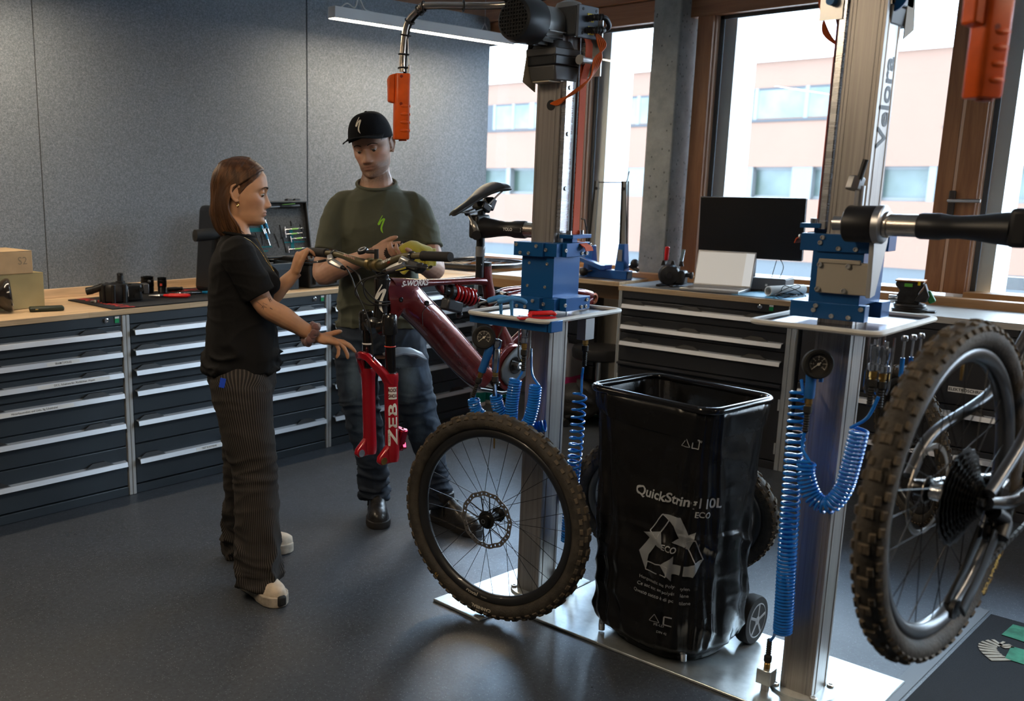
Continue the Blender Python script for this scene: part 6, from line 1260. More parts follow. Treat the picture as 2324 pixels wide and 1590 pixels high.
tb = BVHTree.FromPolygons([v.co for v in me.vertices], [tuple(p.vertices) for p in me.polygons]); nk2 = []
for p in nk:
    h = tb.find_nearest(p + FW*.03 - VW*.02); nk2.append(h[0] + h[1]*.003)
ch = MB(); P = bez(nk2, 6)
for a, b in zip(P, P[1:]): ch.tube([a, a.lerp(b, .5), b], [.0007, .0019, .0007], 6)
nc = ch.build('necklace', MATS['gold'], wo); pd = nk2[5]; MB().ell(pd+V((0, 0, -.022))+FW*.004, (.004, .005, .016)).ell(pd+V((0, 0, -.05))+FW*.004, (.002, .002, .012)).build('pendant_charm', CHROME, nc)
sc_ = wwr - (wwr-wer).normalized()*.012; dA = (wwr-wer).normalized(); u = dA.orthogonal().normalized(); w = dA.cross(u); P = []
for i in range(90):
    a = 2*pi*i/90; P.append(sc_ + (u*cos(a)+w*sin(a))*(.034+.004*sin(a*9)) + dA*.006*sin(a*7+1))
MB().tube(P, [.0135+.0035*sin(i*2*pi/90*13)+.002*sin(i*2*pi/90*23) for i in range(90)], 10, closed=True).build('scrunchie', mat('mauve_velvet', (.125, .052, .048), .8, sheen=.6), wo, ang=180)
def stripe_mat():
    m, t, I, nd, lk = nodes('pinstripe_cloth'); a = nd('Attribute'); a.attribute_name = 'leg'; x = nd('SeparateXYZ'); lk(a.outputs['Vector'], x.inputs[0])
    an = nd('Math', operation='ARCTAN2'); lk(x.outputs[0], an.inputs[0]); lk(x.outputs[1], an.inputs[1])
    s_ = nd('Math', operation='MULTIPLY'); s_.inputs[1].default_value = 72; lk(an.outputs[0], s_.inputs[0]); q = nd('Math', operation='SINE'); lk(s_.outputs[0], q.inputs[0])
    r = ramp(nd, [(.45, (.017, .015, .0145)), (.9, (.062, .053, .046))]); hf = nd('MapRange'); hf.inputs['From Min'].default_value = -1; lk(q.outputs[0], hf.inputs['Value']); lk(hf.outputs['Result'], r.inputs['Fac']); lk(r.outputs['Color'], I['Base Color']); I['Roughness'].default_value = .9; I['Specular IOR Level'].default_value = .2; return m
def attr(me, name, fn):
    a = me.attributes.new(name, 'FLOAT', 'POINT'); a.data.foreach_set('value', [fn(V(p)) for p in coords(me)])
LEGW = [([V((2.132, 2.868, .87)), V((2.116, 2.852, .78)), V((2.120, 2.825, .62)), V((2.132, 2.800, .45)), V((2.122, 2.775, .25)), V((2.112, 2.762, .13)), V((2.110, 2.757, .045))], [.090, .113, .100, .083, .084, .088, .086]), ([V((2.215, 2.972, .87)), V((2.226, 2.985, .78)), V((2.226, 2.985, .62)), V((2.226, 2.990, .45)), V((2.262, 3.05, .25)), V((2.300, 3.10, .12)), V((2.325, 3.112, .03))], [.090, .110, .096, .080, .080, .092, .100])]
mb = MB(); LP = [limb(mb, p, r, 24) for p, r in LEGW]
trunk(mb, [((2.175, 2.921, .74), .150, .11), ((2.172, 2.922, .80), .174, .128), ((2.173, 2.92, .87), .158, .120), ((2.174, 2.92, .92), .125, .10)], FW)
me = remesh(mb, .0065, 4)
def tfold(p, n):
    low = max(0, min(1, (.40-p.z)/.3)); knee = g2(p.z, .47, .10); hip = g2(p.z, .80, .10)
    w = V((p.x+.03*noise.noise(p*7), p.y, p.z+.05*noise.noise(p*5))); return sharp(w, 9, 9, 11, 3)*.020*(low+.12) + sharp(w, 5, 5, 24, 7)*.009*(knee*.7+.5*low+.12+.4*hip) - .010*(low+.2) + nzv(p, 30)*.0015
wrinkle(me, tfold)
def legvec(p):
    best = None
    for P in LP:
        z = min(max(p.z, P[-1].z), P[0].z); i = max(0, min(len(P)-2, next((k for k in range(len(P)-1) if P[k+1].z <= z), len(P)-2))); f = (P[i].z-z)/max(P[i].z-P[i+1].z, 1e-6); c = P[i].lerp(P[i+1], f); d = p-c; d.z = 0
        if best is None or d.length < best.length: best = d
    if p.z > .80:
        k = min(1, (p.z-.80)/.05); c = V((2.173, 2.921, 0)); q = p-c; q.z = 0; best = best*(1-k)+q*k
    return best
at = me.attributes.new('leg', 'FLOAT_VECTOR', 'POINT'); at.data.foreach_set('vector', np.array([(d.dot(RW), d.dot(FW), 0) for d in (legvec(V(p)) for p in coords(me))]).ravel())
tr_ = finish('trousers', me, stripe_mat(), wo)
pk = V((2.08, 2.86, .80)); h = wbvh; tb = BVHTree.FromPolygons([v.co for v in me.vertices], [tuple(p.vertices) for p in me.polygons])
q = [tb.ray_cast(V((1.2, 2.0, 1.1))+IMR*a+UPV*b, VW)[0] for a, b in ((0, 0),)]
hh = tb.find_nearest(V((2.03, 2.87, .825))-VW*.1); 
MB().box(hh[0]+hh[1]*.003, (.020, .004, .034), rot=(0, rad(12), rad(-44))).build('blue_tab', mat('blue_tab', (.01, .06, .5), .6), tr_)
def shoe(t, name, heel, toe, m, sole, L=.27, w=.05, h=.10, st=.03, lace=None, chunky=0):
    heel, toe = V(heel), V(toe); f = (toe-heel).normalized(); l = V((-f.y, f.x, 0)); T = M(((f.x, l.x, 0, heel.x), (f.y, l.y, 0, heel.y), (0, 0, 1, heel.z), (0, 0, 0, 1)))
    K = [(0, (.026, .055)), (.06, (.033, .085)), (.2, (.036, .100)), (.36, (.037, .095)), (.5, (.040, .078)), (.66, (.046, .062)), (.82, (.046, .054)), (.93, (.036, .046)), (1, (.016, .032))]
    rings = []; so_ = []
    for i in range(27):
        x = i/26; a, b = interp(K, x); a *= w/.046; b *= h/.10; ring = []; cy = .006*sin(x*pi)
        for j in range(24):
            th = 2*pi*j/24; y = a*math.copysign(abs(cos(th))**.8, cos(th)); z = st + (b*sin(th) if sin(th) > 0 else 0)
            ring.append((x*L, y+cy, z))
        rings.append(ring); e_ = 1.0+.10+chunky; so_.append([(x*L*1.02-.003, y_*e_+cy, z_) for y_, z_ in ((a, st+.008), (a*1.02, st*.5), (a*.96, .0), (-a*.96, .0), (-a*1.02, st*.5), (-a, st+.008))])
    up = MB().loft(rings, T=T).build(name, m, t, ang=70); sl = MB().loft(so_, T=T).build('sole', sole, up, bevel=.004, ang=50)
    return up, T
CREAM = mat('cream_leather', (.52, .43, .33), .6, var=.12, vscale=40); SOLEW = mat('dirty_cream_sole', (.42, .36, .29), .7, var=.25, vscale=30)
s1, Ts = shoe(wo, 'shoe', (2.128, 2.875, 0), (2.104, 2.662, 0), CREAM, SOLEW, .262, .046, .088, .034, chunky=.1)
MB().bx(.225, .273, -.016, .020, .006, .045, T=Ts).build('toe_cap', BLACKR, s1, bevel=.008)
MB().tube([Ts @ V((x, .004, z)) for x, z in ((.12, .108), (.16, .094), (.20, .084))], .008, 6, flat=.4, up=(0, 0, 1)).build('tongue_stripe', BLACKR, s1)
for i in range(4):
    x = .125+i*.018; z = .112-i*.0095; MB().tube(bez([Ts @ V((x+.004, -.030, z-.016)), Ts @ V((x, -.008, z+.002)), Ts @ V((x+.004, .010, z+.002)), Ts @ V((x-.004*(-1)**i, .034, z-.016))], 4), .0028, 6).build('lace', mat('lace_cream', (.6, .55, .46), .8), s1)
shoe(wo, 'shoe', (2.262, 3.150, 0), (2.46, 3.045, 0), CREAM, SOLEW, .262, .046, .085, .034, chunky=.1)

# ------------------------------------------------------ the man
FM = V((cos(rad(222)), sin(rad(222)), 0)); RM = V((FM.y, -FM.x, 0))
mn = thing('person', 'bearded man in green t-shirt, jeans and dark cap wiping a chainring', 'person', (3.08, 3.05, 0))
HMn = Head((3.006, 3.090, 1.664), 208, 11, 8, 1.05, True)
mb = MB(); HMn.build(mb)
msr, mer, mwr = V((2.902, 3.20, 1.405)), V((2.785, 3.160, 1.132)), V((2.820, 2.905, 1.222)); msl, mel, mwl = V((3.150, 2.942, 1.405)), V((3.110, 2.815, 1.160)), V((2.935, 2.745, 1.200))
limb(mb, [V((3.045, 3.108, 1.60)), V((3.038, 3.098, 1.555)), V((3.028, 3.084, 1.50)), V((3.025, 3.078, 1.43))], [.056, .060, .073, .086], 20)
trunk(mb, [((3.03, 3.06, .76), .12, .08), ((3.03, 3.06, .90), .16, .11), ((3.03, 3.065, 1.02), .155, .105), ((3.028, 3.07, 1.18), .165, .112), ((3.025, 3.07, 1.32), .175, .115), ((3.025, 3.075, 1.41), .15, .09), ((3.025, 3.075, 1.455), .08, .06)], FM)
limb(mb, [msr, msr.lerp(mer, .5), mer, mer.lerp(mwr, .3), mer.lerp(mwr, .75), mwr, mwr+(mwr-mer).normalized()*.02], [.040, .047, .044, .047, .034, .029, .029], 18)
limb(mb, [msl, msl.lerp(mel, .5), mel, mel.lerp(mwl, .3), mel.lerp(mwl, .75), mwl, mwl+(mwl-mel).normalized()*.02], [.040, .047, .046, .047, .036, .029, .029], 18)
LEGM = [([V((2.97, 3.12, .90)), V((2.962, 3.125, .80)), V((2.960, 3.125, .65)), V((2.985, 3.118, .48)), V((3.035, 3.112, .28)), V((3.058, 3.108, .13)), V((3.058, 3.105, .085))], [.10, .108, .094, .080, .068, .066, .070]), ([V((3.09, 3.0, .90)), V((3.10, 2.992, .80)), V((3.135, 2.965, .65)), V((3.172, 2.935, .48)), V((3.198, 2.885, .28)), V((3.212, 2.850, .12)), V((3.212, 2.845, .075))], [.10, .108, .094, .078, .064, .060, .064])]
for P, r in LEGM: limb(mb, P[:-1], [x*.72 for x in r[:-1]])
dx = (V((2.850, 2.825, 1.245))-mwr).normalized(); dx = (dx*.6+IMR*.8+UPV*.1).normalized(); dz = (-VW + UPV*.35); dz = (dz - dx*dz.dot(dx)).normalized(); dy = dz.cross(dx)
Tr = M(((dx.x, dy.x, dz.x, mwr.x), (dx.y, dy.y, dz.y, mwr.y), (dx.z, dy.z, dz.z, mwr.z), (0, 0, 0, 1)))
hand(mb, Tr, 1, 1.05, curl=((.25, .75, .5), (.30, .8, .5), (.35, .85, .5), (.45, .85, .5)), spread=(.06, .02, -.03, -.08), thumb=((.80, .45, .1), .2, .2))
dx = (-IMR*.7 - VW*.45 + UPV*.15).normalized(); dz = (-UPV - VW*.2); dz = (dz - dx*dz.dot(dx)).normalized(); dy = dz.cross(dx)
Tq = M(((dx.x, dy.x, dz.x, mwl.x), (dx.y, dy.y, dz.y, mwl.y), (dx.z, dy.z, dz.z, mwl.z), (0, 0, 0, 1)))
hand(mb, Tq, -1, 1.05, curl=((.3, .6, .4),)*4, thumb=((.75, .55, -.2), .2, .2))
me = remesh(mb, .0032, 2)
SKM = (.46, .265, .185); paint(me, face_tint(HMn, SKM, (.36, .15, .12), True)); mbody = finish('body', me, SKIN, mn); face_parts(HMn, mn, mbody)
GTEE = mat('olive_jersey', (.070, .076, .050), .85, sheen=.12, bump=.12, bscale=500)
mb = MB(); trunk(mb, [((3.03, 3.058, .895), .186, .135), ((3.03, 3.06, .98), .184, .134), ((3.028, 3.062, 1.10), .176, .128), ((3.028, 3.066, 1.22), .178, .128), ((3.026, 3.068, 1.32), .186, .128), ((3.025, 3.072, 1.40), .172, .108), ((3.025, 3.075, 1.45), .146, .098, .004), ((3.022, 3.075, 1.485), .104, .090, .014), ((3.020, 3.076, 1.507), .085, .080, .024)], FM)
for a, b in ((msr, mer), (msl, mel)): limb(mb, [a.lerp(V((3.025, 3.075, 1.47)), .55), a.lerp(V((3.025, 3.075, 1.45)), .1), a.lerp(b, .35), a.lerp(b, .68)], [.050, .062, .063, .062], 18)
me = remesh(mb, .0055, 5)
def mfold(p, n):
    lo = max(0, min(1, (1.05-p.z)/.12)); w = V((p.x+.04*noise.noise(p*5), p.y, p.z+.07*noise.noise(p*4.5))); return sharp(w, 5, 5, 17, 12)*.015*(.22+lo) + sharp(w, 11, 11, 7, 15)*.0075*(.55+.4*lo) + nzv(p, 28)*.0012 - .006
wrinkle(me, mfold); gt = finish('t_shirt', me, GTEE, mn)
gb_ = BVHTree.FromPolygons([v.co for v in me.vertices], [tuple(p.vertices) for p in me.polygons])
MB().tube([V((3.020, 3.076, 1.509)) + FM*cos(a)*.079 + RM*sin(a)*.085 + V((0, 0, -.026*cos(a))) for a in [2*pi*j/36 for j in range(36)]], .007, 8, closed=True).build('neckband', GTEE, gt)
for z_, k in ((1.207, .003), (1.227, .002)):
    pass
def onchest(c, sgn=1):
    def fn(v):
        o = c + RM*-1*0 + IMR*v.x*1.0 + UPV*v.y; h = gb_.ray_cast(o - VW*.5, VW); return h[0] - VW*.002 if h[0] else o
    return fn
lg = solid([(x*.075, y*.075) for x, y in S_LOGO]); cc = V((3.025, 3.07, 1.342)) + IMR*.012; f_ = onchest(cc); lg.v = [tuple(f_(V(v))) for v in lg.v]; lg.build('emblem', mat('lime_print', (.28, .62, .02), .6), gt, recalc=False, ang=180)
def denim_mat():
    m, t, I, nd, lk = nodes('dark_denim'); a = nd('Attribute'); a.attribute_name = 'fade'; tc = nd('TexCoord'); n = nd('TexNoise', Scale=26, Detail=6, Roughness=.7); lk(tc.outputs['Object'], n.inputs['Vector'])
    ad = nd('Math', operation='MULTIPLY_ADD'); lk(n.outputs['Fac'], ad.inputs[0]); ad.inputs[1].default_value = .4; lk(a.outputs['Fac'], ad.inputs[2])
    r = ramp(nd, [(.12, (.0075, .0125, .024)), (.5, (.022, .040, .070)), (1.0, (.13, .20, .28))]); lk(ad.outputs[0], r.inputs['Fac']); lk(r.outputs['Color'], I['Base Color']); I['Roughness'].default_value = .85
    w = nd('TexNoise', Scale=700, Detail=1); lk(tc.outputs['Object'], w.inputs['Vector']); bp = nd('Bump', Strength=.2, Distance=.002); lk(w.outputs['Fac'], bp.inputs['Height']); lk(bp.outputs['Normal'], I['Normal']); return m
mb = MB()
for p, r in LEGM: limb(mb, p, r, 24)
trunk(mb, [((3.03, 3.06, .78), .165, .105), ((3.03, 3.06, .85), .186, .128), ((3.03, 3.06, .92), .172, .122), ((3.03, 3.06, .95), .15, .11)], FM)
me = remesh(mb, .0065, 4)
def jfold(p, n):
    low = max(0, min(1, (.30-p.z)/.14)); knee = g2(p.z, .50, .09); hip = g2(p.z, .80, .06); w = V((p.x, p.y, p.z+.04*noise.noise(p*7))); return sharp(w, 6, 6, 26, 31)*.018*(low+.5*knee+.14+.4*hip) + sharp(w, 12, 12, 8, 35)*.005 - .007*(low+.3) + nzv(p, 28)*.0012
wrinkle(me, jfold)
def fade(p):
    k = 0
    for (P, r) in LEGM:
        c = min(P, key=lambda q: abs(q.z-p.z)); d = (p-c).dot(FM); sd_ = (p-c).dot(RM); k = max(k, (1 if d > 0 else 0)*g2(sd_, 0, .05)*(g2(p.z, .70, .13)*.8 + g2(p.z, .45, .12)*.4))
    return k
attr(me, 'fade', fade); jn = finish('jeans', me, denim_mat(), mn)
LEA = mat('worn_black_leather', (.016, .0135, .012), .38, coat=.15, bump=.2, bscale=60, var=.5, vscale=26); DSO = mat('dark_sole', (.015, .013, .012), .6)
for h_, t_ in (((3.122, 3.165, 0), (2.935, 2.962, 0)), ((3.212, 2.872, 0), (3.182, 2.585, 0))):
    up, Tz = shoe(mn, 'shoe', h_, t_, LEA, DSO, .288, .050, .112, .026)
    MB().tube([Tz @ V((x, s_*y, z)) for s_ in (1,) for x, y, z in ((.10, .040, .05), (.09, .036, .09), (.12, .028, .118))], .004, 6).tube([Tz @ V((x, -y, z)) for x, y, z in ((.10, .040, .05), (.09, .036, .09), (.12, .028, .118))], .004, 6).build('elastic_seam', BLACKR, up)
    MB().lathe([(.04, .10), (.046, .125), (.044, .15)], Tz @ V((.062, 0, 0)) , (0, 0, 1), 20).build('shaft', LEA, up)
# cap
CAPM = mat('navy_black_twill', (.0055, .006, .008), .9, spec=.2, bump=.25, bscale=420)
rows = []
for i in range(22):
    k = i/21; z = lerp(.052, .137, sin(k*pi/2)); row = []
    for j in range(64):
        a = 2*pi*j/64; r = cos(k*pi/2)**.62; fr = max(0, cos(a)); xs = .108 if cos(a) > 0 else .112; q = V((xs*cos(a)*r*(1+.0*fr) + .004*fr, .088*sin(a)*r, z + .010*fr*sin(k*pi) - .012*max(0, -cos(a))*(1-k) - .024*abs(sin(a))*(1-k)))
        sm = min(abs((a - s0 + pi) % (2*pi) - pi) for s0 in (pi/6+.35, -pi/6-.35, pi/2+.25, -pi/2-.25, pi)); q *= 1 - .008*max(0, 1-sm/.06)
        row.append(HMn.T @ q)
    rows.append(row)
cap = MB().loft(rows).build('cap', CAPM, mn, ang=180)
def brimp(u, v):
    a = lerp(-1.12, 1.12, u); o = lerp(.0, .072, v)*cos(a*.92)**.45; x = .106*cos(a) + .003 + o; y = .086*sin(a)*(1+.12*v*0) ; return HMn.T @ V((x, y*(1+.10*v*abs(sin(a))), .055 - .020*(y/.086)**2*(.4+v) + .004*v))
MB().grid(brimp, 40, 12).build('brim', CAPM, cap, solid=.0045, ang=180)
MB().ell(HMn.T @ V((.0, 0, .1365)), (.007, .007, .004)).build('cap_button', CAPM, cap)
cme = cap.data; cbv = BVHTree.FromPolygons([v.co for v in cme.vertices], [tuple(p.vertices) for p in cme.polygons])
def oncap(v):
    o = HMn.T @ V((.30, v.x-.006, .098+v.y)); d = (HMn.T.to_3x3() @ V((-1, 0, 0))).normalized(); h = cbv.ray_cast(o, d); return h[0] - d*.0015 if h[0] else o
lg = solid([(x*.062, y*.062) for x, y in S_LOGO]); lg.v = [tuple(oncap(V(v))) for v in lg.v]; lg.build('emblem', mat('cream_embroidery', (.72, .68, .58), .7), cap, recalc=False, ang=180)
# what he holds
cr = thing('chainring', 'black toothed chainring held by the man over the yellow cloth', 'chainring', (2.862, 2.77, 1.25))
nR = (-VW*.45 + UPV*.85 - IMR*.15).normalized(); u = nR.orthogonal().normalized(); w = nR.cross(u); cR = V((2.873, 2.772, 1.244)); N_ = 34; pr = []
for i in range(N_*4):
    a = 2*pi*i/(N_*4); r = .072 + (.0045, .0045, -.001, -.001)[i % 4]; pr.append((r*cos(a), r*sin(a)))
n_ = len(pr); vs = [cR + u*x + w*y + nR*zz for zz in (0, .003) for x, y in pr] + [cR + (u*x+w*y)*.80 + nR*zz for zz in (0, .003) for x, y in pr]
fs = [(i, (i+1) % n_, n_+(i+1) % n_, n_+i) for i in range(n_)] + [(n_+i, n_+(i+1) % n_, 3*n_+(i+1) % n_, 3*n_+i) for i in range(n_)] + [(2*n_+i, 2*n_+(i+1) % n_, (i+1) % n_, i) for i in range(n_)] + [(3*n_+i, 3*n_+(i+1) % n_, 2*n_+(i+1) % n_, 2*n_+i) for i in range(n_)]
MB().add(vs, fs).build('tooth_ring', GPL, cr, ang=20); MB().lathe([(.020, -.002), (.030, -.002), (.030, .004), (.020, .004)], cR, nR, 20, False, loop=True).build('spider', GPL, cr)
for i in range(4):
    a = i*pi/2+.4; MB().box(cR + (u*cos(a)+w*sin(a))*.043, (.034, .013, .004), rot=M((u*cos(a)+w*sin(a), nR.cross(u*cos(a)+w*sin(a)), nR)).transposed()).build('spider_arm', GPL, cr)
CLO = mat('yellow_microfibre', (.36, .31, .018), .9, sheen=.5, bump=.3, bscale=300)
def cloth(u_, v_):
    # one side gathered at the chainring, the free end hanging
    x = lerp(-.035, .125, u_); s_ = v_*2-1; q = V((2.86, 2.75, 1.238)) + IMR*x
    top = .016 + .030*sin(min(1, u_*1.1)*pi)**.7; r = .028 + .030*sin(u_*pi)**.6; a = s_*1.9
    z = top*cos(a*.8) - .048*abs(s_)**1.5 - (.03*(1-u_) if abs(s_) > .5 and s_ < 0 else 0); d = r*sin(a*.75)*1.15
    fo = .012*sin(x*130+s_*2+1)*(abs(s_)**.9) + .008*sin(x*62-s_*4) + .006*noise.noise(V((x*40, s_*3, 1)))
    return q + VW*(d + fo*.6) + UPV*(z + fo*.5)
tag(MB().grid(cloth, 44, 36).build('cleaning_cloth', CLO, solid=.003, ang=180), 'yellow microfibre cloth bunched in the man\'s hands under the chainring', 'cloth')
# ---------------------------------------------------------------- things on the left bench
ZB = .921
CARD = mat('cardboard', (.42, .29, .16), .8, var=.08, vscale=12); CARD2 = mat('olive_cardboard', (.33, .26, .12), .8, var=.06, vscale=12)
def carton(label, c, d, rz, m, print_=None):
    t = thing('cardboard_box', label, 'box', c, rz, 'cardboard boxes on the bench'); T = TR(c, (0, 0, rz)); x, y, z = d
    MB().bx(-x/2, x/2, -y/2, y/2, 0, z-.002, T=T).build('body', m, t, bevel=.003)
    MB().bx(-x/2, x/2, -y/2, -.001, z-.002, z, T=T).build('flap', m, t); MB().bx(-x/2, x/2, .001, y/2, z-.002, z, T=T).build('flap', m, t)
    if print_: lettering('lettering', print_, .05, mat('faded_print', (.22, .17, .11), .8), t, T=T @ frame((x/2-.05, -y/2-.0008, z*.55), (1, 0, 0), (0, 0, 1)))
    return t
carton('olive cardboard box at the left end of the bench, under another carton', (1.95, 4.56, ZB), (.36, .28, .165), .05, CARD2); carton('plain cardboard box at the left, on top of the olive carton', (1.90, 4.55, ZB+.166), (.36, .27, .105), .02, CARD, 'S2')
t = thing('motor_cowl', 'black flared motor cowl lying on its side on the bench in front of the cartons', 'bike part', (1.93, 4.35, ZB)); T = TR((1.925, 4.36, ZB+.078), (0, rad(86), rad(-24)))
MB().lathe([(.020, -.17), (.026, -.16), (.026, -.11), (.034, -.10), (.036, -.07), (.050, -.045), (.072, -.015), (.078, .0), (.076, .012), (.068, .018), (.001, .020)], n=32, T=T).build('flared_shell', mat('gloss_black_shell', (.012, .010, .010), .2, coat=.6), t)
MB().bx(-.006, .006, -.004, .004, 0, .001, T=T @ TR((.045, 0, .0185))).build('sticker', PAPER, t)
t = thing('glasses_case', 'slim dark green case lying on the bench beside the flared cowl', 'case', (2.075, 4.29, ZB)); T = TR((2.078, 4.295, ZB), (0, 0, rad(-22)))
MB().box((0, 0, .011), (.155, .062, .020), T=T).build('shell', mat('dark_green_shell', (.012, .022, .014), .4, bump=.1, bscale=300), t, bevel=.008, seg=3); MB().box((-.045, -.0315, .012), (.012, .001, .005), T=T).build('logo_plate', mat('brass_plate', (.5, .4, .2), .4, .8), t)
rug = tag(MB().prism([(2.335, 4.585), (2.325, 4.125), (3.35, 4.115), (3.35, 4.66)], .005, (0, 0, ZB)).build('bench_mat', mat('black_bench_carpet', (.010, .010, .011), .95, bump=.4, bscale=400), bevel=.001), 'black carpet bench mat with worn red lettering under the black motor', 'mat')
REDC = mat('red_mat_print', (.36, .018, .014), .95, var=.4, vscale=60)
text('WORKSHOP', .085, T=TR((2.405, 4.36, ZB+.0056), (0, 0, rad(-89))), bold=.002, shear=.2).build('lettering', REDC, rug, recalc=False); text('MAT', .10, T=TR((3.02, 4.55, ZB+.0056), (0, 0, rad(-8))), bold=.004).build('lettering', REDC, rug, recalc=False)
ZM = ZB+.006
def drive_unit(label, c, rz):
    t = thing('drive_unit', label, 'bicycle motor', c, rz, 'e-bike motors on the benches'); T = TR(c, (0, 0, rz)); m = mat('cast_black_magnesium', (.014, .014, .015), .42, .3, var=.3, vscale=40)
    MB().lathe([(.058, 0), (.068, .006), (.070, .035), (.070, .075), (.062, .088), (.030, .090), (.018, .096), (.001, .096)], (-.03, 0, 0), n=36, T=T).build('housing', m, t)
    MB().loft([[(x, y*.7, z) for x, y in ((-.03, -.07), (.09, -.055), (.105, 0), (.09, .06), (-.03, .07))] for z in (.004, .085)], T=T).build('gear_case', m, t, bevel=.008)
    for a in range(7): MB().lathe([(.010, 0), (.010, .088), (.005, .09)], (-.03+.071*cos(a*.8+1.2), .071*sin(a*.8+1.2), 0), n=10, T=T).build('screw_boss', m, t)
    MB().lathe([(.024, .088), (.024, .10), (.015, .102), (.015, .128)] + [(.017 if k % 2 else .015, .128+k*.002) for k in range(6)] + [(.009, .142)], (-.005, .0, 0), n=16, T=T).build('spindle', BLACKP, t)
    MB().cyl((-.085, .02, .075), (-.14, .045, .055), .018, T=T).lathe([(.019, 0), (.019, .03), (.009, .03), (.009, .012)], (-.135, .043, .056), (-.9, .4, -.2), 18, T=T).build('connector_tube', m, t)
    MB().box((.02, -.0455, .045), (.010, .001, .034), T=T).build('type_label', PAPER, t)
    for x, z in ((.06, .03), (.085, .06)): MB().lathe([(.011, 0), (.011, .012), (.005, .012)], (x, -.046, z), (0, -1, 0), 12, T=T).build('mount_eye', m, t)
    MB().box((.115, 0, .06), (.03, .06, .05), T=T).box((.135, -.01, .095), (.012, .02, .012), T=T).build('bracket', mat('grey_bracket', (.10, .10, .105), .4, .5), t, bevel=.004)
    return t
drive_unit('black e-bike motor lying on the carpet bench mat', (2.50, 4.34, ZM), rad(-20))
t = thing('chain_link_set', 'small dark steel parts in front of the motor on the bench mat', 'bike part', (2.42, 4.37, ZM)); rg = random.Random(5)
for i in range(7): MB().lathe([(.004, 0), (.010, 0), (.010, .006+.004*rg.random()), (.004, .008)], (2.405+rg.uniform(-.03, .03), 4.39+rg.uniform(-.025, .025), ZM), (rg.uniform(-.4, .4), rg.uniform(-.4, .4), 1), 10).build('bearing', STEEL, t)
def lens(label, c, r, h):
    t = thing('threaded_cup', label, 'tool', c, 0, 'black cups behind the motor'); T = TR(c)
    MB().lathe([(r*.92, 0), (r, .003)] + [(r*(1 if k % 2 else .95), .006+k*h*.03) for k in range(12)] + [(r*1.03, h*.45), (r*1.03, h*.8), (r*.96, h*.82), (r, h*.86), (r, h), (r*.8, h), (r*.8, h-.01)], n=28, T=T).build('barrel', mat('black_anodised', (.014, .014, .015), .3, .6), t, ang=30)
    MB().box((-r*.72, -r*.72, h*.55), (.012, .002, .012), rot=(0, 0, rad(-45)), T=T).build('mark', mat('red_mark', (.5, .05, .03), .5), t); return t
lens('wider black ribbed cup standing behind the motor', (2.79, 4.575, ZM), .034, .088); lens('narrower black ribbed cup standing right of the wider cup', (2.852, 4.53, ZM), .024, .082)
def pliers(label, c, rz):
    t = thing('pliers', label, 'pliers', c, rz); T = TR(c, (0, 0, rz))
    MB().tube([(-.075, .003, .008), (-.045, .010, .009), (-.015, .012, .010), (.0, .0, .010)], [.004, .008, .011, .010], 8, T=T, flat=.7).tube([(-.075, -.003, .008), (-.045, -.010, .009), (-.015, -.012, .010), (.0, .0, .010)], [.004, .008, .011, .010], 8, T=T, flat=.7).build('jaws', STEEL, t)
    for s_ in (-1, 1): MB().tube(bez([(.0, .004*s_, .010), (.03, .018*s_, .010), (.09, .022*s_, .010), (.135, .014*s_, .010)], 5), [.006]*5+[.0085]*5+[.0085]*5+[.005], 10, T=T).build('red_handle', DRED, t)
    return t
pliers('red handled pliers lying on the bench mat right of the motor', (2.745, 4.35, ZM), rad(-48))
t = thing('hex_key', 'thin green hex key lying on the bench mat beside the pliers', 'tool', (2.79, 4.30, ZM)); MB().cyl((2.765, 4.315, ZM+.003), (2.83, 4.285, ZM+.003), .0028, n=6).build('shaft', mat('green_key', (.02, .30, .16), .4), t)
BLT = mat('cyan_grip', (.02, .30, .62), .4)
for i, (a, b) in enumerate((((2.90, 4.40, 0), (3.10, 4.30, 0)), ((2.92, 4.36, .004), (3.13, 4.33, 0)))):
    t = thing('open_spanner', ('pale blue gripped spanner left on the bench mat behind the woman, lower one', 'pale blue gripped spanner left on the bench mat behind the woman, upper one')[i], 'spanner', a, 0, 'blue gripped spanners on the bench mat'); a, b = V(a)+V((0, 0, ZM+.005)), V(b)+V((0, 0, ZM+.005)); d = (b-a).normalized(); s_ = V((-d.y, d.x, 0))
    for k in (-1, 1): MB().tube([a, a-d*.02+s_*.012*k, a-d*.045+s_*.010*k], [.006, .006, .003], 8, flat=.5, up=(0, 0, 1)).build('jaw', CHROME, t)
    MB().tube([a, a.lerp(b, .3)], .005, 8).build('shank', CHROME, t); MB().tube([a.lerp(b, .3), a.lerp(b, .6)], .0065, 8).build('blue_sleeve', BLT, t); MB().tube([a.lerp(b, .6), b], .005, 8).build('shank', CHROME, t)
t = thing('torque_screwdriver', 'black handled screwdriver on the bench mat behind the woman', 'tool', (2.95, 4.55, ZM)); MB().lathe([(.004, 0), (.011, .004), (.012, .05), (.009, .07), (.011, .085), (.006, .09)], (2.90, 4.56, ZM+.012), (1, -.25, 0), 12).build('grip', BLACKP, t); MB().cyl((2.987, 4.538, ZM+.012), (3.10, 4.51, ZM+.010), .003).build('shaft', STEEL, t)
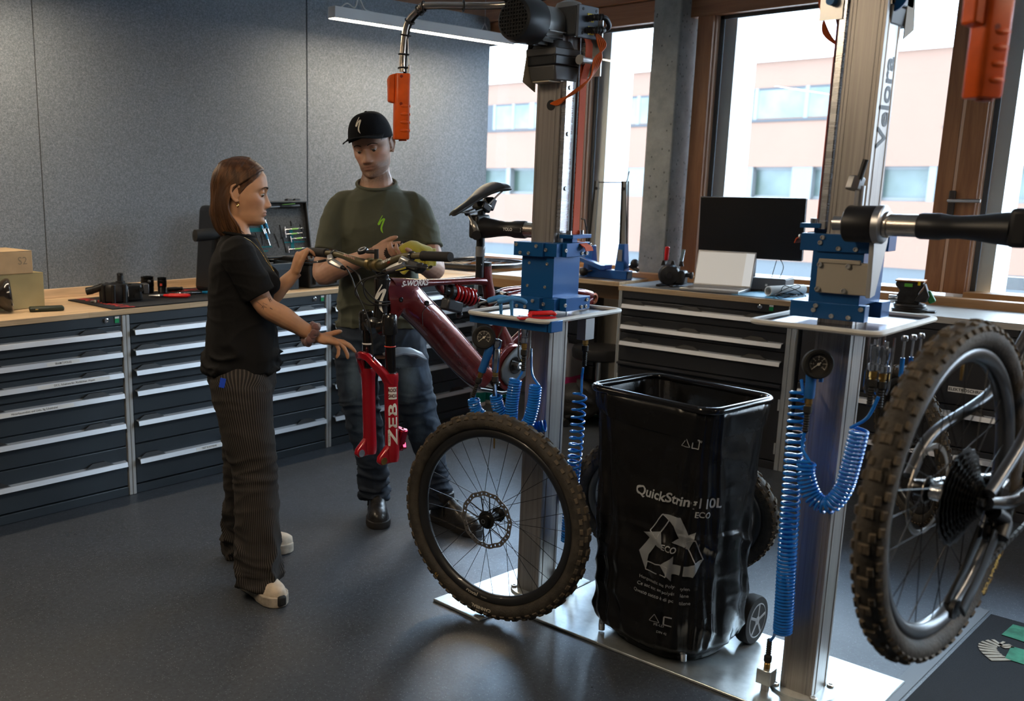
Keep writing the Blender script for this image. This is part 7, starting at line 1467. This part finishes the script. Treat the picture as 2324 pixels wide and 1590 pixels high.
# the open tool case, its lid full of foam and tools
CASE = mat('case_black', (.013, .014, .016), .5); FOAM = mat('grey_foam', (.085, .09, .095), .95, var=.3, vscale=120); TEAL = mat('teal_foam', (.005, .15, .17), .9); LIME = mat('lime_grip', (.30, .62, .14), .5)
tcase = thing('tool_case', 'black tool case standing open on the bench with grey foam in the lid', 'tool case', (3.60, 4.42, ZB))
LT = TR((3.60, 4.44, 1.10), (rad(-9), 0, rad(-3)))
MB().bx(-.24, .22, .03, .065, -.02, .305, T=LT).bx(-.24, .22, -.005, .04, .292, .305, T=LT).bx(-.24, .22, -.005, .04, -.02, -.008, T=LT).bx(-.24, -.228, -.005, .04, -.02, .305, T=LT).bx(.208, .22, -.005, .04, -.02, .305, T=LT).build('lid', CASE, tcase, bevel=.004)
fo = MB().bx(-.228, .208, .018, .032, -.008, .250, T=LT).build('lid_foam', FOAM, tcase); MB().bx(-.228, .208, .022, .034, .25, .292, T=LT).build('foam_top', FOAM, tcase)
for x in (.10, .155): MB().bx(x-.02, x+.02, .0, .03, .305, .318, T=LT).build('latch', CASE, tcase, bevel=.003)
for x0, x1, z0, z1 in ((-.20, -.08, .135, .158), (.085, .108, .03, .145), (.04, .19, .065, .072), (-.16, -.08, .022, .028), (-.14, -.05, .045, .052)): MB().bx(x0, x1, .0165, .019, z0, z1, T=LT).build('foam_cutout', TEAL, fo)
for x0, z0, x1, z1 in ((-.185, .13, -.165, .03), (-.155, .13, -.14, .05), (-.215, .11, -.195, .01), (-.025, .12, .0, .04), (.03, .10, .045, .01), (.02, .17, .022, .09), (.10, .19, .102, .16), (.165, .17, .175, .10), (-.12, .12, -.115, .06)): MB().tube([(x0, .0175, z0), ((x0+x1)/2+.003, .0175, (z0+z1)/2), (x1, .0175, z1)], .0028, 6, T=LT).build('foam_slot', mat('slot_black', (.006, .006, .006), .9), fo)
def case_tool(label, pts, cols):
    t = thing('hex_driver', label, 'tool', LT @ V((*pts[0][:1], 0, pts[0][1])), 0, 'slim drivers in the tool case lid')
    for (a, b, m, r) in cols: MB().cyl((lerp(pts[0][0], pts[1][0], a), .012, lerp(pts[0][1], pts[1][1], a)), (lerp(pts[0][0], pts[1][0], b), .012, lerp(pts[0][1], pts[1][1], b)), r, n=10, T=LT).build('blue_grip' if m is BLT else 'lime_grip' if m is LIME else 'steel_shaft', m, t)
    d = V((pts[1][1]-pts[0][1], 0, pts[0][0]-pts[1][0])).normalized()*.018; e = V((pts[0][0], .010, pts[0][1])); MB().cyl(e-d, e+d, .003, n=8, T=LT).build('cross_bar', CHROME, t)
for i, (x0, z0, x1, z1) in enumerate(((-.125, .212, -.095, .118), (-.085, .200, -.062, .122), (-.095, .150, -.068, .055))):
    case_tool(('blue gripped driver in the lid foam, nearest the woman\'s mouth', 'blue gripped driver in the lid foam, right of the upper pair', 'blue gripped driver in the lid foam, lowest of three')[i], ((x0, z0), (x1, z1)), [(0, .25, CHROME, .005), (.25, .62, BLT, .0062), (.62, 1, CHROME, .004)])
for i, (x0, z0, x1) in enumerate(((.05, .140, .185), (.05, .113, .17), (.085, .085, .195), (.06, .025, .195))):
    case_tool(('green gripped bit holder in the lid foam, top of four', 'green gripped bit holder in the lid foam, second of four', 'green gripped bit holder in the lid foam, third of four', 'green gripped bit holder in the lid foam, bottom of four')[i], ((x0, z0), (x1, z0+.006)), [(0, .35, CHROME, .0042), (.35, .7, LIME, .0042), (.7, 1, CHROME, .0035)])
t = thing('digital_torque_wrench', 'long black torque wrench with a grey display across the top of the case lid', 'wrench', LT @ V((-.05, .01, .272))); MB().box((-.165, .012, .268), (.05, .016, .034), T=LT).build('display_head', BLACKP, t, bevel=.005); MB().box((-.165, .003, .268), (.03, .002, .022), T=LT).build('display', mat('grey_display', (.35, .36, .36), .2), t)
MB().cyl((-.14, .012, .269), (.03, .012, .274), .005, T=LT).build('shaft', STEEL, t); MB().lathe([(.008, 0), (.010, .01), (.012, .07), (.013, .13), (.009, .14)], (.03, .012, .274), (1, 0, .02), 12, T=LT).build('grip', BLACKP, t); MB().cyl((.045, .010, .281), (.14, .010, .289), .0045, T=LT).build('grip_stripe', LIME, t)
lowb = MB().bx(3.62, 4.00, 4.22, 4.50, ZB, 1.055).bx(3.60, 4.02, 4.20, 4.52, 1.055, 1.09).build('case_bottom', CASE, tcase, bevel=.008)
for k in range(5): MB().bx(3.655+k*.08, 3.668+k*.08, 4.205, 4.22, ZB+.02, 1.05).build('case_rib', CASE, lowb)
MB().bx(3.80, 3.88, 4.185, 4.205, 1.03, 1.075).build('latch', CASE, tcase, bevel=.003)
DBX = mat('slate_steel_box', (.035, .048, .062), .42)
bxs = thing('steel_tool_tray', 'slate grey open steel box with loose tools, in front of the case', 'tool box', (3.38, 4.36, ZB))
MB().bx(3.25, 3.56, 4.24, 4.25, ZB, 1.07).bx(3.25, 3.56, 4.49, 4.50, ZB, 1.07).bx(3.25, 3.26, 4.25, 4.49, ZB, 1.07).bx(3.55, 3.56, 4.25, 4.49, ZB, 1.07).bx(3.26, 3.55, 4.25, 4.49, 1.03, 1.036).build('box_walls', DBX, bxs, bevel=.003); MB().bx(3.275, 3.535, 4.232, 4.242, ZB+.015, 1.035).build('front_recess', PAINTD, bxs)
for k, (m, a, b) in enumerate(((DRED, (3.30, 4.30), (3.42, 4.36)), (BLT, (3.36, 4.40), (3.48, 4.34)), (DRED, (3.40, 4.44), (3.52, 4.42)), (STEEL, (3.30, 4.42), (3.40, 4.30)))):
    tl = thing('bit_driver', ('red driver lying in the slate steel box, front', 'cyan driver lying in the slate steel box', 'red driver lying in the slate steel box, rear', 'bare steel driver lying in the slate steel box')[k], 'tool', (*a, 1.04), 0, 'drivers loose in the steel box'); p, q = V((*a, 1.045+.006*k)), V((*b, 1.045+.006*k)); MB().cyl(p, p.lerp(q, .55), .007, n=10).build('grip', m, tl); MB().cyl(p.lerp(q, .55), q, .003, n=8).build('shaft', STEEL, tl)
ec = thing('equipment_case', 'upright black padded case with a thick carry handle, behind the woman', 'case', (3.06, 4.38, ZB)); T = TR((3.06, 4.37, ZB), (0, rad(5), rad(-8)))
MB().box((0, 0, .235), (.10, .24, .46), T=T).build('case_shell', BLACKP, ec, bevel=.03, seg=4); MB().box((-.0, -.122, .25), (.07, .006, .36), T=T).build('mesh_panel', mat('black_mesh', (.02, .02, .021), .8, bump=.5, bscale=700), ec, bevel=.002)
MB().tube(bez([(.0, -.09, .325), (-.08, -.10, .315), (-.15, -.10, .305), (-.175, -.10, .303)], 5), [.03]*5+[.031]*9+[.018, .004], 14, T=T).build('padded_handle', BLACKR, ec)

# ---------------------------------------------------------------- the corner and the window bench
Tr_ = M(((1, 0, 0, 5.27), (0, 1, 0, 4.36), (0, 0, 1, .966), (0, 0, 0, 1)))
t = thing('bare_rim_wheel', 'black spoked rim lying flat on the bench in the corner below the window', 'wheel', (5.27, 4.36, .92))
MB().lathe([(.300, .014), (.318, .013), (.320, .006), (.320, -.010), (.318, -.014), (.300, -.014), (.296, 0)], n=72, caps=False, T=Tr_, loop=True).build('rim', CARB, t); MB().lathe([(.010, .05), (.016, .048), (.026, .03), (.014, .024), (.014, -.024), (.026, -.03), (.016, -.044), (.010, -.045)], n=20, T=Tr_).build('hub', BLACKP, t); f1 = None
for i in range(28):
    a = 2*pi*i/28; s_ = 1 if i % 2 else -1; p0 = V((.024*cos(a+1.3*(1 if (i//2) % 2 else -1)), .024*sin(a+1.3*(1 if (i//2) % 2 else -1)), .03*s_)); p1 = V((.297*cos(a), .297*sin(a), 0)); d = p1-p0; Tm = Tr_ @ V((0, 0, 1)).rotation_difference(d).to_matrix().to_4x4(); Tm.translation = Tr_ @ p0; Tm = Tm @ M.Diagonal((1.2, 1.2, d.length, 1))
    if f1 is None: f1 = MB().add(*SPOKE[0]).build('spoke', SPK, t, recalc=False); f1.matrix_parent_inverse = WORLD[t.name].inverted(); f1.matrix_basis = Tm; WORLD[f1.name] = Tm
    else: inst(f1, Tm, t)
TB = mat('stand_blue_enamel', (.008, .085, .33), .35, coat=.4)
ts = thing('truing_stand', 'blue wheel truing stand on the set-back worktop below the window', 'truing stand', (5.44, 3.46, .9216)); T = TR((5.44, 3.46, .9216), (0, 0, rad(-90)))   # local x runs along the window to the right
MB().bx(-.17, .17, -.035, .035, 0, .055, T=T).build('base', TB, ts, bevel=.003); MB().bx(.171, .174, -.028, .028, .006, .049, T=T).build('hollow_end', mat('hollow_dark', (.004, .008, .02), .6), ts)
MB().bx(-.115, .02, -.04, .04, .055, .085, T=T).build('arm_block', TB, ts, bevel=.004)
for x0, s_ in ((-.115, -1), (.115, 1)):
    b = MB().loft([[(x0-.035, -.032, .05), (x0+.035, -.032, .05), (x0+.035, .032, .05), (x0-.035, .032, .05)], [(x0-.022, -.022, .22 if s_ > 0 else .20), (x0+.022, -.022, .22 if s_ > 0 else .20), (x0+.022, .022, .22 if s_ > 0 else .20), (x0-.022, .022, .22 if s_ > 0 else .20)]], T=T).build('upright_foot', TB, ts, bevel=.003)
    MB().loft([[(x0+a, b_, .20) for a, b_ in ((-.020, -.007), (.020, -.007), (.020, .007), (-.020, .007))], [(x0-.018*s_+a*.55, b_, .60) for a, b_ in ((-.020, -.006), (.020, -.006), (.020, .006), (-.020, .006))]], T=T).build('upright', mat('stand_steel', (.40, .40, .38), .3, .9), ts)
    MB().loft([[(x0-.018+a, b_, .20) for a, b_ in ((-.006, -.012), (.004, -.012), (.004, .012), (-.006, .012))], [(x0-.018*s_-.012+a, b_, .60) for a, b_ in ((-.005, -.010), (.004, -.010), (.004, .010), (-.005, .010))]], T=T).build('upright_flange', BLACKP, ts)
    MB().cyl((x0-.018*s_, -.012, .555), (x0-.018*s_, .012, .555), .009, T=T).build('axle_knob', BLACKP, ts)
MB().box((.115, -.034, .15), (.032, .002, .07), T=T).build('scale_plate', mat('scale_plate', (.25, .26, .28), .4, .5), ts)
MB().cyl((-.098, 0, .592), (.105, 0, .592), .0035, T=T).build('cross_rod', BLACKP, ts); MB().cyl((.108, .0, .59), (.125, .0, .66), .003, T=T).build('pointer', BLACKP, ts); MB().tube([(.135, .01, .22), (.118, .008, .60)], [.010, .007], 8, T=T, flat=.5).build('spring_arm', mat('rust_arm', (.10, .07, .055), .5, .6), ts)
MB().tube([(-.135, -.02, .15), (-.14, -.03, .30), (-.15, -.04, .36), (-.175, -.04, .365)], .005, 8, T=T).build('crank', BLACKP, ts)
ca = MB().prism([(-.17, .115), (-.15, .135), (.03, .085), (.03, .055)], .05, (0, .025-.08, 0), (1, 0, 0), (0, 0, 1), T=T).build('caliper_arm', TB, ts, bevel=.003)
MB().ell((-.115, -.075, .035), .028, T=T).cyl((-.115, -.075, .035), (-.06, -.06, .045), .005, T=T).build('adjuster_knob', BLACKP, ts); MB().ell((.19, .02, .10), (.026, .026, .03), T=T).cyl((.16, .02, .085), (.22, .015, .06), .012, T=T).build('clamp_knob', BLACKP, ts)
mo = thing('hub_motor_fixture', 'black motor held in a red handled clamp on the slate desk pad', 'bicycle motor', (5.34, 2.97, .919)); T = TR((5.34, 2.965, .919), (0, 0, rad(-78)))
MB().lathe([(.035, -.062), (.055, -.055), (.062, -.035), (.062, .03), (.052, .045), (.020, .050), (.018, .062)], (0, 0, .066), (.35, -1, 0), 30, T=T).build('motor_drum', BLACKP, mo)
MB().box((.045, .02, .05), (.10, .09, .085), T=T).build('gear_case', BLACKP, mo, bevel=.015); MB().lathe([(.012, 0), (.012, .02), (.02, .022), (.02, .036), (.008, .04)], (.095, .02, .065), (1, 0, 0), 12, T=T).build('drive_knob', BLACKP, mo)
for x in (-.05, .03): MB().bx(x, x+.02, -.075, .06, 0, .012, T=T).build('foot', BLACKP, mo, bevel=.002)
for x in (-.035, .02, .07): MB().prism([(-.014, 0), (.014, 0), (.007, .03), (-.007, .03)], .012, (x, .0, .118), (1, 0, 0), (0, 0, 1), T=T).build('lug', BLACKP, mo, bevel=.002)
MB().cyl((-.03, .01, .125), (-.026, .01, .150), .006, T=T).build('clamp_rod', STEEL, mo); MB().lathe([(.010, 0), (.012, .005), (.013, .04), (.014, .075), (.010, .08)], (-.026, .01, .148), (.03, 0, 1), 12, T=T).build('red_grip', DRED, mo); MB().box((.06, .03, .165), (.018, .006, .10), rot=(0, rad(8), 0), T=T).build('bright_lever', CHROME, mo)
mon = thing('monitor', 'large black monitor switched off in front of the window', 'monitor', (5.54, 2.58, .919)); T = TR((5.52, 2.585, 1.265), (0, rad(-4), rad(3)))
MB().bx(-.0, .028, -.30, .30, -.172, .172, T=T).build('screen_housing', BLACKP, mon, bevel=.004); MB().bx(-.002, .001, -.295, .295, -.160, .167, T=T).build('screen', mat('dark_screen', (.010, .010, .012), .30), mon)
MB().bx(5.55, 5.575, 2.55, 2.62, .93, 1.25).build('neck', BLACKP, mon, bevel=.004); MB().bx(5.46, 5.65, 2.46, 2.71, .9186, .93).build('foot', BLACKP, mon, bevel=.004)
lp = thing('laptop', 'open silver laptop with a bright reflecting screen, before the black monitor', 'laptop', (5.33, 2.66, .919)); LS = mat('laptop_silver', (.50, .50, .50), .35, .7); A_ = rad(8); T = TR((5.40, 2.665, .919), (0, 0, A_))
MB().bx(-.215, 0, -.165, .165, .001, .016, T=T).build('base', LS, lp, bevel=.003); MB().bx(-.125, -.012, -.15, .15, .0155, .0168, T=T).build('keyboard_well', mat('key_grey', (.10, .10, .105), .5), lp); kb = MB()
for i in range(5):
    for j in range(15): kb.bx(-.120+i*.0215, -.103+i*.0215, -.148+j*.0198, -.132+j*.0198, .0165, .0182, T=T)
tag(kb.build('keys', mat('key_silver', (.30, .30, .31), .5), lp), kind='stuff'); MB().bx(-.205, -.135, -.05, .05, .0158, .0165, T=T).build('touchpad', mat('pad_silver', (.44, .44, .44), .3, .6), lp)
TLd = T @ TR((.0, 0, .016), (0, rad(14), 0)); MB().bx(0, .008, -.165, .165, 0, .205, T=TLd).build('screen_lid', LS, lp, bevel=.003); MB().bx(-.0012, .0005, -.158, .158, .010, .195, T=TLd).build('screen', mat('lit_screen', (.22, .21, .20), .28, emit=((.95, .88, .78), .42)), lp); MB().bx(-.0018, .0, -.158, -.112, .010, .195, T=TLd).build('screen_panel', mat('lit_panel', (.3, .3, .3), .3, emit=((.85, .85, .83), .55)), lp)
dk = thing('docking_box', 'flat grey electronics box behind the laptop', 'box', (5.56, 2.47, .919)); MB().box((5.555, 2.44, .919+.036), (.15, .19, .07), rot=(0, 0, .1)).build('casing', mat('box_grey', (.10, .10, .105), .5), dk, bevel=.003); MB().box((5.555, 2.44, .919+.0735), (.14, .18, .003), rot=(0, 0, .1)).build('lid', mat('box_grey_lid', (.2, .2, .2), .45), dk); MB().box((5.4785, 2.44, .955), (.001, .012, .012), rot=(0, 0, .1)).build('logo_mark', PAPER, dk)
tag(MB().prism([(5.19, 2.50), (5.17, 2.13), (5.46, 2.13), (5.46, 2.47)], .002, (0, 0, .9187)).build('soldering_mat', mat('sky_blue_mat', (.12, .36, .56), .5)), 'sky blue rubber mat on the right end of the laptop bench', 'mat')
t = thing('paper_roll', 'roll of white paper lying on the sky blue mat', 'paper roll', (5.36, 2.3, .93)); MB().lathe([(.020, 0), (.026, 0), (.0265, .002), (.0265, .248), (.026, .25), (.020, .25)], (5.25, 2.325, .948), (.9, -.35, 0), 28, False, loop=True).build('roll', mat('white_paper', (.72, .72, .70), .8), t)
cb_ = thing('cable', 'tangle of thin black cable beside the paper roll', 'cable', (5.35, 2.22, .93)); rg = random.Random(9)
MB().tube(bez([(5.22+.09*cos(i*1.9)+.03*rg.random()+i*.006, 2.22+.06*sin(i*1.9)+.03*rg.random(), .924+.014*rg.random()+(.05 if i in (9, 10, 15) else 0)) for i in range(22)], 6), .0022, 6).build('wire', BLACKR, cb_)
MB().tube(bez([(5.55, 2.40, .99), (5.54, 2.38, 1.06), (5.545, 2.42, 1.12)], 6), .002, 6).tube(bez([(5.56, 2.45, .99), (5.56, 2.43, 1.09)], 6), .002, 6).build('monitor_lead', BLACKR, mon)
vs_ = thing('bench_vise', 'dark iron bench vise with a green lever on the worn worktop', 'vise', (5.24, 1.62, .911)); T = TR((5.25, 1.62, .911), (0, 0, rad(-80))); VI = mat('vise_iron', (.035, .034, .034), .38, .5, var=.3, vscale=30); VG = mat('vise_green', (.01, .14, .03), .4)
MB().lathe([(.075, 0), (.078, .004), (.078, .014), (.070, .018), (.070, .024), (.074, .028), (.070, .036), (.04, .04)], n=32, T=T).build('swivel_base', VI, vs_); MB().bx(.05, .115, -.03, .03, 0, .008, T=T).build('base_ear', VI, vs_, bevel=.003)
MB().prism([(-.055, .036), (.04, .036), (.052, .06), (.030, .085), (.052, .125), (.052, .145), (-.065, .145), (-.068, .125), (-.045, .10), (-.060, .07)], .075, (0, .0375, 0), (1, 0, 0), (0, 0, 1), T=T).build('fixed_jaw', VI, vs_, bevel=.006); MB().bx(-.068, .056, -.045, .045, .145, .152, T=T).build('jaw_plate', mat('copper_jaw', (.5, .22, .09), .35, .8), vs_)
MB().prism([(.02, .05), (.075, .05), (.085, .08), (.07, .115), (.06, .14), (.058, .118), (.04, .09)], .055, (0, -.0, 0), (1, 0, 0), (0, 0, 1), T=T).build('moving_jaw', VI, vs_, bevel=.008)
MB().cyl((-.09, -.03, .06), (-.05, -.03, .06), .016, T=T).cyl((-.07, -.055, .07), (-.06, .03, .035), .006, T=T).build('screw_handle', CHROME, vs_); MB().box((.085, -.02, .075), (.03, .03, .06), rot=(0, rad(-30), 0), T=T).build('green_lever', VG, vs_, bevel=.006); MB().box((-.01, -.0385, .128), (.035, .001, .016), T=T).build('maker_plate', mat('lime_plate', (.12, .45, .05), .5), vs_)
MB().cyl((.035, -.045, .13), (.035, -.045, .148), .006, T=T).build('yellow_tag', YEL, vs_)

# ---------------------------------------------------------------- on the floor in the corner
stl = thing('work_stool', 'round black work stool on a chrome column beside the beige wall', 'stool', (5.34, 3.41, 0)); c = V((5.34, 3.41, 0))
MB().lathe([(.15, .42), (.168, .432), (.172, .47), (.165, .495), (.12, .503), (.001, .503)], c, n=36).build('seat', BLACKP, stl); MB().lathe([(.0095, .06), (.026, .06), (.026, .24), (.016, .25), (.016, .42), (.0095, .42)], c, n=16).build('gas_column', CHROME, stl)
for i in range(5):
    a = i*2*pi/5+.3; e = c+V((.24*cos(a), .24*sin(a), .06)); MB().tube([c+V((0, 0, .085)), e], [.022, .013], 8, flat=.7).build('base_arm', BLACKP, stl); MB().lathe([(.024, -.012), (.025, 0), (.024, .012)], e-V((0, 0, .035)), (-sin(a), cos(a), 0), 16).build('castor', BLACKR, stl)
def canister_mat():
    m, t, I, nd, lk = nodes('translucent_canister'); I['Base Color'].default_value = (.62, .58, .62, 1); I['Roughness'].default_value = .4; I['Transmission Weight'].default_value = .35; return m
kn = thing('canister', 'translucent canister half full of pink liquid under the corner bench', 'canister', (5.52, 3.80, 0)); kc = V((5.52, 3.815, 0))
MB().prism(rrect(5.52, 3.815, .22, .26, .04), .245, (0, 0, .001)).build('pink_liquid', mat('pink_liquid', (.55, .04, .19), .35), kn, bevel=.008)
MB().loft([[(x, y, z) for x, y in rrect(5.52, 3.815, .22*k, .26*k, .04)] for z, k in ((.2465, 1), (.39, 1), (.43, .9), (.445, .5))]).build('clear_top', canister_mat(), kn); MB().tube([(5.46, 3.815, .44), (5.47, 3.815, .475), (5.56, 3.815, .475), (5.57, 3.815, .44)], .013, 8).build('carry_grip', canister_mat(), kn) if False else MB().tube([(5.46, 3.815, .44), (5.47, 3.815, .475), (5.56, 3.815, .475), (5.57, 3.815, .44)], .013, 8).build('carry_grip', mat('pale_canister_grip', (.6, .58, .6), .4), kn)
lb = MB().box((5.4085, 3.74, .27), (.001, .07, .085)).build('label', PAPER, kn)
for k in range(9): MB().box((5.4075, 3.71+k*.0072, .30), (.001, .0035 if k % 3 else .0015, .03)).build('bar_mark', INK, lb)
tag(MB().lathe([(.10, 0), (.115, .17), (.12, .18), (.11, .18), (.095, .01)], (5.55, 3.56, 0), (0, 0, 1), 24, False).build('bin', mat('teal_bucket', (.01, .17, .15), .45)), 'small teal bucket on the floor between canister and stool', 'bucket')
bg_ = MB(); 
def sack(u, v):
    a = 2*pi*u; k = sin(v*pi)**.6; r = .17*k*(1+.25*noise.noise(V((cos(a)*1.5, sin(a)*1.5, v*3)))); return V((5.27+r*cos(a)*.8, 3.52+r*sin(a)*1.1, .002+.25*v*(1+.3*noise.noise(V((cos(a), sin(a), 5))))))
bg_.loft([[sack(j/40, max(.001, i/20)) for j in range(40)] for i in range(21)])
tag(bg_.build('duffel_bag', mat('black_nylon', (.010, .010, .011), .6, bump=.3, bscale=90), ang=180), 'slumped black bag on the floor in front of the stool', 'bag')
for i, (x, y) in enumerate(((5.17, 4.25), (5.30, 4.22), (5.42, 4.24))):
    t = thing('cleaner_bottle', ('white cleaner bottle with green label by the last drawer cabinet, left one', 'white cleaner bottle with green label by the last drawer cabinet, middle one', 'yellow-capped cleaner bottle in the dark corner under the bench')[i], 'bottle', (x, y, 0), 0, 'cleaner bottles in the corner'); m_ = (PAPER, PAPER, BLACKP)[i]
    MB().lathe([(.05, 0), (.055, .006), (.055, .17), (.04, .20), (.018, .215), (.018, .235)], (x, y, .0), n=20).build('bottle_body', m_, t); MB().lathe([(.056, .03), (.056, .10)], (x, y, 0), n=20, caps=False).build('label', mat('teal_label', (.0, .22, .17), .5), t); MB().lathe([(.02, .232), (.02, .26), (.001, .262)], (x, y, 0), n=14).build('cap', (BLACKP, GREEN, YEL)[i], t)
